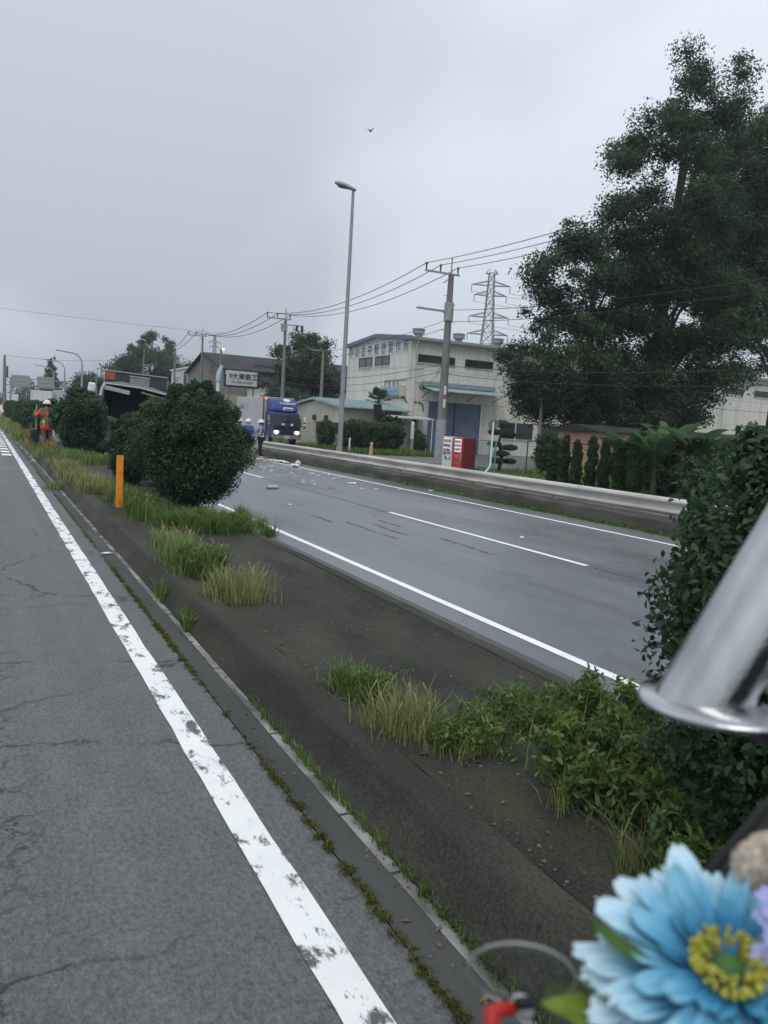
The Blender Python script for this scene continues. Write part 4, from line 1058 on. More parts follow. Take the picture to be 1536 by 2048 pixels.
MB().tube([(-1.16, 1.55, 2.3), (-1.16, 1.55, 3.28)], 0.03, 6).tube([(-1.05, 1.55, 2.3), (-1.05, 1.55, 3.0)], 0.03, 6).tube([(1.18, 1.55, 2.3), (1.18, 1.55, 3.28)], 0.03, 6).build('rack_post', WP, wk)
cpt = Vector((0, 1.55, 2.8)); rth = Matrix.Rotation(R(-4), 3, 'Y'); bodyf.rotation_euler = (0, R(-4), 0); bodyf.location = cpt-rth @ cpt
for x in (-1.0, 1.0):
    for y in (0.6, 5.6): wheel((x, y, 0.48), 0.48, 0.3, wk)
ma = MB().tube([(-1.25, -0.1, 2.5), (-1.55, -0.25, 2.55)], 0.025, 6).build('mirror_arm', BLACK, wk)
MB().bevbox((-1.66, -0.25, 2.42), (0.26, 0.14, 0.34), 0.05).build('mirror', WHITE, ma)

def far_truck(loc, cab, box, label, lights=None, h=3.2, rz=0.0, w=2.2, L=6.0):
    o = empty('queued_truck', loc, rz, label=label, cat='truck', group='traffic queued far down the road')
    MB().extrude([(0, 0.5), (0, 1.3), (0.25, 2.2), (1.6, 2.25), (1.6, 0.5)], 'x', -w/2+0.05, w/2-0.05).build('cab', cab, o)
    ws_ = MB(); ws_.add([(-w/2+0.15, -0.02, 1.3), (w/2-0.15, -0.02, 1.3), (w/2-0.2, 0.21, 2.12), (-w/2+0.2, 0.21, 2.12)], [(0, 1, 2, 3)]); ws_.build('windscreen', PANE, o, recalc=False)
    MB().bevbox((0, 1.75+L/2, (0.95+h)/2), (w, L, h-0.95), 0.04).build('cargo_box', box, o)
    for y in (0.9, 5.6):
        for x in (-w/2+0.15, w/2-0.15): wheel((x, y, 0.42), 0.42, 0.25, o)
    for x in (-w/2+0.3, w/2-0.3):
        MB().ball((x, -0.03, 0.85), (0.14, 0.06, 0.12), nu=8, nv=6).build('headlight', lights or HS, o)
    return o
def far_car(loc, body, label, lamp, rear=False, rz=0.0):
    o = empty('queued_car', loc, rz, label=label, cat='car', group='traffic queued far down the road')
    MB().extrude([(0, 0.35), (0, 0.8), (0.25, 0.92), (1.1, 0.98), (1.8, 1.5), (3.2, 1.52), (4.0, 1.0), (4.4, 0.95), (4.45, 0.35)], 'x', -0.85, 0.85).build('body', body, o)
    MB().extrude([(1.15, 1.0), (1.8, 1.46), (3.15, 1.47), (3.9, 1.0)], 'x', -0.862, 0.862).build('side_window', PANE, o)
    for y in (0.85, 3.6):
        for x in (-0.75, 0.75): wheel((x, y, 0.31), 0.31, 0.2, o)
    for x in (-0.65, 0.65): MB().ball((x, -0.02, 0.72), (0.17, 0.06, 0.09), nu=8, nv=6).build('tail_light' if rear else 'headlight', lamp, o)
    return o
TL = mat('tail_light_lit', (0.9, 0.1, 0.05), 0.4, emit=((1.0, 0.12, 0.04), 4.0))
HL2 = mat('headlight_far', (0.95, 0.9, 0.75), 0.4, emit=((1.0, 0.85, 0.6), 4.0))
SILV = mat('car_silver', (0.5, 0.51, 0.53), 0.35, var=0.1)
far_truck((6.6, 104, 0), mat('truck_white', (0.66, 0.67, 0.66), 0.4, var=0.1), mat('box_cream', (0.62, 0.63, 0.58), 0.6, var=0.1), 'white box truck queued left of the grey one behind the hedge', h=3.6)
far_truck((9.3, 104, 0), mat('truck_grey', (0.42, 0.45, 0.50), 0.4, var=0.1), mat('box_grey', (0.44, 0.47, 0.53), 0.6, var=0.1), 'grey box truck queued in the middle lane behind the hedge', h=3.8)
far_truck((10.9, 116, 0), mat('truck_teal', (0.28, 0.46, 0.50), 0.4, var=0.1), mat('box_teal', (0.33, 0.50, 0.54), 0.6, var=0.1), 'teal box truck at the outer end of the queue', h=3.8)
far_truck((5.0, 165, 0), MATS['truck_white'], MATS['truck_white'], 'small white truck beneath the sign gantry', lights=TL, h=3.6)
far_car((1.9, 125, 0), SILV, 'silver car with red tail lights beside the brown pole', TL, True)
far_car((3.6, 140, 0), mat('car_white', (0.7, 0.7, 0.7), 0.3, var=0.1), 'white car with orange lights left of the sign gantry', TL, True)
far_car((6.4, 150, 0), SILV, 'silver car facing with lit lamps below the gantry', HL2)
far_car((0.2, 150, 0), MATS['car_white'], 'white car farthest left in the queue', TL, True)
far_truck((1.4, 170, 0), MATS['truck_white'], mat('box_orange', (0.55, 0.33, 0.25), 0.6), 'pale orange box truck at the far left of the queue', lights=TL, h=3.4)
far_car((14.8, 112, 0), MATS['car_white'], 'white van roof showing left of the wrecked truck', HL2)

# ================================================================== people
def capsule(mb, a, b, r0, r1, n=10):
    a, b = Vector(a), Vector(b); t = b-a; L = t.length
    t = t.normalized() if L > 1e-6 else Vector((0, 0, 1))
    pts, rad = [], []
    for k in range(5):
        an = -math.pi/2+k*math.pi/8; pts.append(a+t*(r0*math.sin(an))); rad.append(max(r0*math.cos(an), 1e-4))
    for k in range(5):
        an = k*math.pi/8; pts.append(b+t*(r1*math.sin(an))); rad.append(max(r1*math.cos(an), 1e-4))
    mb.tube(pts, rad, n)

def figure(name, caps, paint_fn, mats, loc, rz, label, voxel=0.012):
    """one continuous remeshed body from tapered capsules; paint_fn(centre, tag) picks the material slot"""
    mb = MB()
    for (a, b, r0, r1, t) in caps: capsule(mb, a, b, r0, r1)
    o = mb.build('body_source', mats[0])
    rm = o.modifiers.new('skin', 'REMESH'); rm.mode = 'VOXEL'; rm.voxel_size = voxel; rm.use_smooth_shade = True
    sm = o.modifiers.new('soft', 'SMOOTH'); sm.iterations = 3; sm.factor = 0.5
    me = mesh_of(o)
    me.materials.clear()
    for m_ in mats: me.materials.append(m_)
    n = len(me.polygons); C = np.zeros(n*3); me.polygons.foreach_get('center', C); C = C.reshape(-1, 3)
    best = np.full(n, 1e9); idx = np.zeros(n, int)
    for i, (a, b, r0, r1, t) in enumerate(caps):
        a, b = np.array(a, float), np.array(b, float); ab = b-a; q = np.clip(((C-a)@ab)/max(ab@ab, 1e-9), 0, 1)
        dd = np.linalg.norm(C-(a+q[:, None]*ab), axis=1)-(r0+(r1-r0)*q)
        m_ = dd < best; best[m_] = dd[m_]; idx[m_] = i
    me.polygons.foreach_set('material_index', np.array([paint_fn(C[i], caps[idx[i]][4]) for i in range(n)], dtype=np.int32))
    me.polygons.foreach_set('use_smooth', np.ones(n, bool))
    p = bpy.data.objects.new(name, me); col.objects.link(p); p.location = loc; p.rotation_euler = (0, 0, rz)
    return tag(p, label, 'person')

def hand(caps, w, dr, side, tg='glove', curl=0.6):
    """palm, four bent unequal fingers and a thumb at wrist w pointing along dr"""
    w = Vector(w); d_ = Vector(dr).normalized(); s = d_.cross(Vector((0, 0, 1)))
    if s.length < 0.1: s = Vector((0, 1, 0))
    s.normalize(); dnv = d_.cross(s).normalized()
    if dnv.z > 0: dnv = -dnv
    caps.append((w, w+d_*0.075, 0.028, 0.034, tg))
    for i, L in enumerate((0.06, 0.072, 0.068, 0.052)):
        k = w+d_*0.085+s*(0.033-0.022*i)
        m_ = k+d_*L*0.5+dnv*L*0.25*curl; e = m_+d_*L*0.2+dnv*L*0.45*curl
        caps.append((k, m_, 0.011, 0.010, tg)); caps.append((m_, e, 0.010, 0.008, tg))
    th = w+d_*0.025+s*0.03*side
    caps.append((th, th+s*0.03*side+d_*0.03, 0.013, 0.011, tg)); caps.append((th+s*0.03*side+d_*0.03, th+s*0.028*side+d_*0.062+dnv*0.015, 0.011, 0.009, tg))

def body(arms, legs, bulk=0.0, coat=0.86, headdir=(0, 1)):
    c = []
    hx, hy = headdir
    c += [((-0.08, 0, 0.95), (0.08, 0, 0.95), 0.125+bulk, 0.125+bulk, 'hip'), ((-0.05, 0, 1.1), (0.05, 0, 1.1), 0.12+bulk, 0.12+bulk, 'torso'),
          ((-0.09, 0, 1.28), (0.09, 0, 1.28), 0.125+bulk, 0.125+bulk, 'torso'), ((-0.14, -0.01, 1.41), (0.14, -0.01, 1.41), 0.078+bulk*0.6, 0.078+bulk*0.6, 'torso'),
          ((0, 0, 0.95), (0, 0, 1.3), 0.14+bulk, 0.14+bulk, 'torso'),
          ((0, -0.005, 1.44), (0.02*hx, 0.02*hy, 1.56), 0.056, 0.054, 'neck'),
          ((0.015*hx, 0.015*hy, 1.64), (0.02*hx, 0.02*hy, 1.69), 0.088, 0.086, 'head'), ((0.03*hx, 0.03*hy, 1.585), (0.02*hx, 0.02*hy, 1.65), 0.062, 0.084, 'head'),
          ((0.105*hx, 0.105*hy, 1.635), (0.118*hx, 0.118*hy, 1.615), 0.012, 0.016, 'head'), ((0.085*hx, 0.085*hy, 1.575), (0.09*hx, 0.09*hy, 1.575), 0.022, 0.02, 'mouth')]
    for s in (-1, 1):
        c.append(((s*0.088*hy, -s*0.088*hx, 1.63), (s*0.092*hy, -s*0.092*hx, 1.66), 0.018, 0.018, 'head'))
    if coat < 0.9: c.append(((-0.07, 0, coat), (0.07, 0, coat), 0.135+bulk, 0.135+bulk, 'hem'))
    for s, (el, wr) in zip((-1, 1), arms):
        c += [((s*0.185, 0, 1.42), el, 0.062+bulk*0.7, 0.05+bulk*0.6, 'upper'), (el, wr, 0.048+bulk*0.6, 0.034+bulk*0.4, 'fore')]
        hand(c, wr, Vector(wr)-Vector(el), -s)
    for s, (kn, ank, toe) in zip((-1, 1), legs):
        c += [((s*0.09, 0, 0.92), kn, 0.092+bulk*0.6, 0.066+bulk*0.6, 'thigh'), (kn, ank, 0.064+bulk*0.6, 0.046+bulk*0.5, 'calf'),
              ((ank[0], ank[1]-0.03, max(ank[2]-0.05, 0.035)), toe, 0.045, 0.036, 'shoe'), (ank, (ank[0], ank[1]-0.01, max(ank[2]-0.06, 0.04)), 0.05, 0.046, 'shoe')]
    return c

SKIN = mat('skin', (0.45, 0.27, 0.19), 0.6, var=0.1)
HELM = mat('helmet_white', (0.80, 0.80, 0.82), 0.3, var=0.05)
TAN = mat('bunker_tan', (0.205, 0.15, 0.082), 0.9, var=0.3, scale=9)
HIVIS = mat('hivis_orange', (0.90, 0.085, 0.025), 0.7, var=0.1)
LIME = mat('hivis_lime', (0.55, 0.68, 0.12), 0.7, var=0.1)
GLOVE_D = mat('glove_dark', (0.03, 0.035, 0.045), 0.8)
NAVYC = mat('navy_cloth', (0.014, 0.018, 0.034), 0.9, var=0.3, scale=9)
SKYB = mat('shirt_blue', (0.22, 0.35, 0.56), 0.85, var=0.15, scale=9)
JACK = mat('jacket_blue', (0.03, 0.11, 0.34), 0.8, var=0.2, scale=9)
WCLOTH = mat('white_cloth', (0.72, 0.72, 0.70), 0.8, var=0.15)
HAIR = mat('hair_black', (0.012, 0.011, 0.011), 0.6)

def helmet(parent, hd_, brim=0.03, m=HELM, strap=True):
    hx, hy = hd_
    h = MB().ball((0.01*hx, 0.01*hy, 1.675), (0.128, 0.138, 0.125), nu=20, nv=10, cut=R(95)).build('helmet', m, parent)
    a = math.atan2(hx, hy)
    b_ = MB().tube([(0, 0, 1.655), (0, 0, 1.672)], [0.145, 0.135], 20).build('helmet_brim', m, h); b_.scale = (1, 1.12, 1); b_.rotation_euler = (0, 0, -a)
    b_.location = (brim*hx, brim*hy, 0)
    MB().tube([(0, 0, 1.585), (0, -0.02, 1.655)], [0.088, 0.112], 16, caps=False).build('nape_guard', GLOVE_D, h)
    if strap:
        st_ = MB()
        for s in (-1, 1): st_.tube([(s*0.10*hy, -s*0.10*hx, 1.66), (s*0.07*hy+0.04*hx, -s*0.07*hx+0.04*hy, 1.55)], 0.008, 5)
        st_.build('chin_strap', BLACK, h)
    ey = MB()
    for s in (-1, 1): ey.ball((0.098*hx+s*0.033*hy, 0.098*hy-s*0.033*hx, 1.648), 0.012, nu=8, nv=6)
    ey.build('eyes', HAIR, parent)
    return h

# firefighter seen from behind, holding a long-handled tool
ffc = body([((-0.36, 0.05, 1.20), (-0.33, 0.27, 1.36)), ((0.31, -0.05, 1.15), (0.27, 0.16, 0.98))],
           [((-0.10, 0.05, 0.50), (-0.11, -0.02, 0.10), (-0.13, 0.15, 0.045)), ((0.14, 0.06, 0.52), (0.19, -0.10, 0.12), (0.24, 0.05, 0.045))], bulk=0.032, coat=0.84, headdir=(-0.35, 0.94))
def ffp(p, t):
    x, y, z = p
    if t in ('head', 'mouth', 'neck'): return 2
    if t == 'glove': return 3
    if t == 'shoe': return 4
    if t == 'upper' and x < 0 and 1.24 < z < 1.40: return 1
    if t == 'fore' and x > 0 and 1.02 < z < 1.12: return 1
    if t in ('torso', 'hip', 'hem'):
        if 0.73 < z < 0.86: return 1
        if 1.23 < z < 1.34 and x > -0.09: return 1
        if 1.34 <= z < 1.38 and 0.0 < x < 0.12: return 1
        if y < 0 and -0.17 < x < -0.13 and 0.9 < z < 1.08: return 5
    if t == 'calf' and 0.20 < z < 0.29 and x > 0: return 1
    if t == 'calf' and 0.15 < z < 0.22 and x < 0: return 1
    return 0
ff = figure('person', ffc, ffp, [TAN, HIVIS, SKIN, GLOVE_D, RUBBER, LIME], (2.08, 30.9, 0.25), R(12), 'firefighter in tan and orange gear and white helmet, seen from behind')
helmet(ff, (-0.35, 0.94))
MB().tube([(-0.02, -0.15, 1.46), (0.12, -0.185, 1.30), (0.22, -0.15, 1.12), (0.24, -0.03, 0.92)], 0.015, 6).build('shoulder_strap', BLACK, ff)
tl = empty('shovel', (1.73, 31.12, 0.25), label='long pale-handled shovel held upright by the firefighter', cat='shovel')
MB().tube([(0, 0, 0.62), (0.01, 0, 1.62)], 0.017, 8).build('handle', mat('handle_pale', (0.55, 0.53, 0.47), 0.6), tl)
MB().extrude([(-0.12, 0.30), (0.12, 0.30), (0.13, 0.62), (0.05, 0.70), (-0.05, 0.70), (-0.13, 0.62)], 'y', -0.02, 0.02).extrude([(-0.12, 0.30), (0.0, 0.06), (0.12, 0.30)], 'y', -0.02, 0.02).build('blade', mat('blade_navy', (0.02, 0.03, 0.045), 0.5), tl)

# traffic officers by the far guardrail
def officer(loc, rz, label, shirt, vest, trousers, mask=False, stripe=True):
    hd_ = (0.0, 1.0)
    c = body([((-0.25, 0.03, 1.16), (-0.13, 0.20, 0.98)), ((0.25, 0.03, 1.15), (0.14, 0.20, 0.97))],
             [((-0.10, 0.03, 0.50), (-0.10, -0.03, 0.10), (-0.12, 0.14, 0.04)), ((0.10, 0.0, 0.50), (0.11, -0.08, 0.10), (0.13, 0.09, 0.04))], bulk=0.006, headdir=hd_)
    def pf(p, t):
        x, y, z = p
        if t == 'mouth' and mask: return 4
        if t in ('head', 'neck', 'mouth'): return 4 if (mask and y > 0.045 and z < 1.62) else 2
        if t == 'glove': return 4
        if t == 'fore': return 2 if not mask else 0
        if t == 'upper': return 0
        if t == 'shoe': return 4
        if t in ('thigh', 'calf'): return 3 if z > 0.16 else 4
        if t in ('torso', 'hip'):
            if z < 0.98: return 3
            if stripe and (1.03 < z < 1.085 or (0.085 < abs(x) < 0.125 and z > 1.08)): return 5
            return 1 if z < 1.42 else 0
        return 3
    o = figure('person', c, pf, [shirt, vest, SKIN, trousers, WCLOTH, mat('reflective_strip', (0.72, 0.76, 0.52), 0.5, var=0.1)], loc, rz, label)
    helmet(o, hd_, 0.045)
    return o
officer((10.94, 33.3, 0.0), R(72), 'officer in light blue shirt, dark striped vest and white helmet, facing left', SKYB, NAVYC, NAVYC)
officer((10.72, 34.5, 0.0), R(150), 'officer in royal blue jacket and white face mask behind the hedge edge', JACK, JACK, NAVYC, mask=True, stripe=False)
officer((10.25, 34.3, 0.0), R(95), 'helmeted worker almost hidden by the big near hedge', JACK, NAVYC, NAVYC)

# ================================================================== median hedges
def bush(loc, rx, ry, h, n, size, seed, label, mats=L_HEDGE, nclump=46, crs=0.42, name='hedge_bush', group='clipped hedge bushes on the median', light=0.2, six=False):
    o = empty(name, loc, label=label, cat='bush', group=group)
    k = crs*min(rx, ry, h/2)/0.95
    cz = h*0.53
    env = [((0, 0, cz), (max(rx-k, 0.1), max(ry-k, 0.1), max(h*0.5-k*0.9, 0.1)))]
    cl = scatter(env, nclump, k*0.8, k*1.25, seed, 0.9, shell=0.35)
    cl += [((0, 0, cz*0.85), (rx*0.86, ry*0.86, h*0.42))]*2+[((0, 0, h*0.28), (rx*0.84, ry*0.84, h*0.26))]
    g = np.random.default_rng(seed+5)
    shoots = []
    for i in range(34):
        a = g.random()*6.28; e = g.random()**0.7*1.5; sx_, sy_, sz_ = math.cos(a)*math.cos(e), math.sin(a)*math.cos(e), math.sin(e)
        q = 0.86+0.13*g.random(); shoots.append(((rx*sx_*q, ry*sy_*q, cz+h*0.5*sz_*q), (k*(0.16+0.14*g.random()), k*(0.16+0.14*g.random()), k*0.34)))
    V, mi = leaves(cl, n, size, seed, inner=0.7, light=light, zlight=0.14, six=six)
    Vs, ms = leaves(shoots, n//9, size, seed+2, inner=0.1, light=0.55, six=six)
    V = np.concatenate([V, Vs]); mi = np.concatenate([mi, ms])
    g = np.random.default_rng(seed+9); lumps = []
    for i in range(9):
        a = g.random()*6.28; e = -0.3+g.random()*1.6; q = 0.80+0.10*g.random(); kk = k*(0.6+0.5*g.random())
        lumps.append(((rx*math.cos(a)*math.cos(e)*q, ry*math.sin(a)*math.cos(e)*q, cz+h*0.5*math.sin(e)*q), (kk, kk, kk*0.8)))
    Vl, ml = leaves(lumps, n//6, size, seed+3, inner=0.5, light=light, six=six); V = np.concatenate([V, Vl]); mi = np.concatenate([mi, ml])
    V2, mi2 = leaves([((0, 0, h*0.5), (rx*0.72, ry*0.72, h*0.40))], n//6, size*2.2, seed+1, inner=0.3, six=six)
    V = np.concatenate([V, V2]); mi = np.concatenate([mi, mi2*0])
    keep = V[:, :, 2].min(1) > 0.02
    tag(quads('foliage', V[keep], mats, mi[keep], o, nv=6 if six else 4), kind='stuff')
    sm = MB(); g = np.random.default_rng(seed)
    for i in range(5):
        a = g.random()*6.28; sm.tube([(0.1*math.cos(a), 0.1*math.sin(a), 0), (0.4*rx*math.cos(a), 0.4*ry*math.sin(a), h*0.4), (0.6*rx*math.cos(a), 0.6*ry*math.sin(a), h*0.75)], [0.035, 0.025, 0.01], 6)
    sm.build('stem', BARK, o)
    return o
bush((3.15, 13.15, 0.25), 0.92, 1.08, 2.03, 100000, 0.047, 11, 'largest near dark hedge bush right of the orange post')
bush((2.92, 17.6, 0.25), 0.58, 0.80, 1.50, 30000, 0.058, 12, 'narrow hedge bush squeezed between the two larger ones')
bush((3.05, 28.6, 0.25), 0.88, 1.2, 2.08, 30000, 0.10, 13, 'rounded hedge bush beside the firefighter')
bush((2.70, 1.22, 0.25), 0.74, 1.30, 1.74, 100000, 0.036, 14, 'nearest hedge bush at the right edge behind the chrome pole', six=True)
rowl = ['first', 'second', 'third', 'fourth', 'fifth', 'sixth', 'seventh']
for i, (x, y, h) in enumerate([(2.75, 38.5, 1.95), (2.6, 46, 1.9), (2.9, 54, 1.9), (2.6, 62, 1.85), (2.7, 70, 1.9), (2.6, 79, 1.9), (2.7, 89, 2.0)]):
    bush((x, y, 0.25), 0.9, 2.6, h*0.9, 12000, 0.15, 20+i, rowl[i]+' distant hedge clump beyond the firefighter, counting away', nclump=40, crs=0.4)
bush((3.0, 34.4, 0.25), 0.72, 1.2, 1.72, 12000, 0.12, 30, 'hedge bush right behind the firefighter')

# weeds and grass on the median
def tuft(pts, n, h, w, spread, seed, label, mats=L_GRASS, light=0.3, lean=0.6, seedheads=0):
    c = np.mean(np.array(pts), 0)
    o = empty('weed_tuft', tuple(c), label=label, cat='weeds', group='weed tufts on the median')
    V, mi = blades(np.array(pts)-c, n, h, w, spread, seed, lean, light)
    tag(quads('blades', V, mats, mi, o), kind='stuff')
    if seedheads:
        g = np.random.default_rng(seed); mb = MB()
        for i in range(seedheads):
            p = np.array(pts)[g.integers(len(pts))]-c; x, y = p[0]+g.normal()*spread, p[1]+g.normal()*spread; hh = h*(0.9+0.5*g.random()); a = g.random()*6.28; q = 0.25*hh
            mb.tube([(x, y, p[2]), (x+q*0.3*math.cos(a), y+q*0.3*math.sin(a), p[2]+hh*0.7), (x+q*math.cos(a), y+q*math.sin(a), p[2]+hh)], [0.002, 0.002, 0.006], 4, caps=False)
        tag(mb.build('seed_stalk', mat('seed_straw', (0.36, 0.32, 0.18), 0.8), o), kind='stuff')
    return o
Z = 0.246
tuft([(1.98, 6.75, Z), (2.05, 6.5, Z), (2.12, 6.8, Z)], 1300, 0.24, 0.006, 0.11, 1, 'pale yellowish tuft nearest on the kerb edge', light=0.5, seedheads=26)
tuft([(1.95, 7.95, Z), (1.96, 7.6, Z), (2.08, 7.8, Z), (1.90, 8.3, Z)], 1500, 0.28, 0.009, 0.09, 2, 'second nearest tuft on the kerb edge, bushier and greener', L_GREEN, 0.35, seedheads=14)
tuft([(2.02, 9.0, Z), (1.98, 9.5, Z), (2.1, 9.3, Z)], 900, 0.22, 0.009, 0.09, 3, 'low pale tuft behind the bushy one on the kerb edge', light=0.4, seedheads=18)
tuft([(2.45, 11.0, Z), (2.75, 10.6, Z), (3.05, 10.6, Z), (3.2, 10.8, Z), (2.9, 11.2, Z), (2.6, 11.3, Z)], 3800, 0.25, 0.011, 0.15, 4, 'wide strip of green grass at the foot of the largest bush', L_GREEN, 0.15, lean=0.9)
tuft([(2.2, 12.4, Z), (2.3, 13.0, Z), (2.35, 13.6, Z), (2.25, 11.8, Z), (2.2, 14.3, Z)], 2600, 0.30, 0.010, 0.12, 5, 'leafy grass growing right of the orange post', L_GREEN, 0.35, seedheads=10)
tuft([(1.95, 15.6, Z), (1.95, 16.4, Z), (2.0, 17.2, Z), (1.88, 18.0, Z)], 2200, 0.26, 0.012, 0.13, 6, 'straw-coloured weeds on the kerb just left of the orange post', light=0.55, seedheads=40)
tuft([(1.9, 19.2, Z), (1.95, 20.5, Z), (1.95, 22, Z), (2.0, 23.5, Z)], 2000, 0.24, 0.014, 0.16, 7, 'weedy strip on the kerb between post and firefighter', light=0.45, seedheads=24)
tuft([(2.3, 23.5, Z), (2.8, 24.0, Z), (3.2, 24.2, Z), (2.5, 25.2, Z), (2.1, 26.3, Z), (2.5, 26.8, Z)], 3200, 0.30, 0.016, 0.25, 8, 'grass patch below the rounded hedge bush', L_GREEN, 0.35)
tuft([(1.95, 27, Z), (2.0, 29, Z), (1.9, 31, Z), (1.9, 33, Z), (1.95, 35, Z)], 2200, 0.28, 0.02, 0.25, 9, 'grass around the feet of the firefighter', light=0.4)
tuft([(1.95+0.1*math.sin(i*2.1), 37+i*2.4, Z) for i in range(24)], 5200, 0.42, 0.035, 0.35, 10, 'long pale verge of weeds before the distant hedges', light=0.35)
tuft([(1.60, 7.8, 0.0), (1.59, 7.6, 0.0)], 260, 0.20, 0.010, 0.025, 11, 'upright sprig at the kerb foot beside the bushy tuft', L_GREEN, 0.4)
tuft([(1.59, 6.65, 0.0), (1.58, 6.5, 0.0)], 240, 0.18, 0.010, 0.022, 12, 'upright sprig at the kerb foot nearest the camera', L_GREEN, 0.3)
tuft([(1.56, 19.0, 0.0), (1.50, 18.6, 0.0), (1.42, 18.9, 0.0)], 500, 0.18, 0.012, 0.08, 13, 'bright tuft in the gutter left of the orange post', light=0.4)
tuft([(1.98, 4.15, Z), (2.03, 4.0, Z)], 700, 0.16, 0.006, 0.05, 14, 'small green sprig alone on the near slab', L_GREEN, 0.4)
tuft([(1.96, 3.55, Z), (2.02, 3.42, Z), (2.1, 3.6, Z)], 1000, 0.17, 0.005, 0.09, 15, 'pale sprig between lone sprig and leafy weeds', light=0.5, seedheads=12)
tuft([(4.30, 14.0, 0.0), (4.15, 13.2, 0.0), (4.2, 12.6, 0.0), (4.0, 11.6, 0.01)], 800, 0.22, 0.009, 0.06, 16, 'thin weeds at the far road edge behind the largest bush', L_GREEN, 0.4, seedheads=6)
# leafy weeds near the camera
def leafy(loc, n, h, r, seed, label, size=0.05):
    o = empty('leafy_weed', loc, label=label, cat='weeds', group='weed tufts on the median')
    g = np.random.default_rng(seed); st_ = MB(); cl = []
    for i in range(26):
        a = g.random()*6.28; q = r*math.sqrt(g.random()); x, y = q*math.cos(a), q*math.sin(a); hh = h*(0.5+0.6*g.random()); lx, ly = g.normal()*0.06, g.normal()*0.06
        st_.tube([(x, y, 0), (x+lx*0.4, y+ly*0.4, hh*0.6), (x+lx, y+ly, hh)], [0.005, 0.004, 0.002], 5, caps=False)
        for t in (0.35, 0.6, 0.85, 1.0): cl.append(((x+lx*t, y+ly*t, hh*t), (0.065, 0.065, 0.055)))
    tag(st_.build('stalks', L_GREEN[0], o), kind='stuff')
    V, mi = leaves(cl, n, size, seed, inner=0.2, flat=0.2, aspect=0.36, light=0.3, six=True)
    tag(quads('foliage', V, L_GREEN, mi, o, nv=6), kind='stuff')
    Vb, mb_ = blades([(g.normal()*r*0.5, g.normal()*r*0.5, 0) for _ in range(40)], 700, h*0.9, 0.005, 0.05, seed, 0.8, 0.3)
    tag(quads('blades', Vb, L_GRASS, mb_, o), kind='stuff')
leafy((1.98, 7.75, Z), 3000, 0.24, 0.16, 61, 'mugwort-like leafy weed inside the bushier kerb tuft', 0.05)
leafy((2.28, 12.7, Z), 2600, 0.24, 0.22, 62, 'leafy weed right of the orange post under the largest bush', 0.05)
leafy((2.95, 10.75, Z), 3600, 0.20, 0.34, 63, 'leafy ground weed at the foot of the largest bush', 0.05)
leafy((2.05, 4.02, Z), 900, 0.12, 0.10, 64, 'small leafy weed beside the lone sprig on the near slab', 0.035)
leafy((2.25, 3.2, Z), 1500, 0.14, 0.20, 65, 'low loose weed between pale sprig and leafy weeds', 0.035)
leafy((2.75, 3.35, Z), 1600, 0.15, 0.22, 66, 'low loose weed on the far side of the near slab', 0.035)
leafy((2.95, 2.95, Z), 4200, 0.27, 0.34, 51, 'leafy green weeds farthest from the camera among the leafy ones')
leafy((2.55, 2.45, Z), 4200, 0.24, 0.30, 52, 'leafy green weeds in the middle of the near slab')
leafy((2.35, 1.85, Z), 3600, 0.22, 0.28, 53, 'leafy green weeds low beside the blue flower')
leafy((3.05, 2.1, Z), 4500, 0.32, 0.32, 54, 'leafy green weeds at the foot of the nearest hedge bush')
# grit, pebbles and dead leaves lying on the slab and along the kerb (uncountable)
g = np.random.default_rng(71); lit = MB()
for i in range(1500):
    y = 1.2+16*g.random()**1.7; zone = g.random()
    if zone < 0.55: x = 1.9+1.38*g.random(); z = 0.2475
    elif zone < 0.8: x = 1.86+abs(g.normal())*0.10; z = 0.2475
    else: x = 1.555-abs(g.normal())*0.07; z = 0.006
    r = 0.004+0.010*g.random()**3; a = g.random()*6.28
    if i % 3:
        P = [(x+r*math.cos(a+k*1.57)*(0.7+0.5*g.random()), y+r*math.sin(a+k*1.57)*(0.7+0.5*g.random()), z) for k in range(4)]+[(x, y, z+r*0.9)]
        lit.add(P, [(0, 1, 4), (1, 2, 4), (2, 3, 4), (3, 0, 4)], 0 if g.random() < 0.7 else 1)
    else:
        r *= 2.2; P = [(x-r*math.cos(a), y-r*math.sin(a), z+0.002), (x+r*0.4*math.sin(a), y-r*0.4*math.cos(a), z+0.004+0.4*r*g.random()), (x+r*math.cos(a), y+r*math.sin(a), z+0.002), (x-r*0.4*math.sin(a), y+r*0.4*math.cos(a), z+0.004+0.4*r*g.random())]
        lit.add(P, [(0, 1, 2, 3)], 2)
tag(lit.build('grit_and_leaf_litter', [mat('pebble_grey', (0.16, 0.155, 0.145), 0.9), mat('pebble_dark', (0.06, 0.058, 0.052), 0.9), mat('dead_leaf', (0.17, 0.115, 0.055), 0.85)], recalc=False), 'grit and dead leaves strewn over the near slab and gutter', 'litter', kind='stuff')
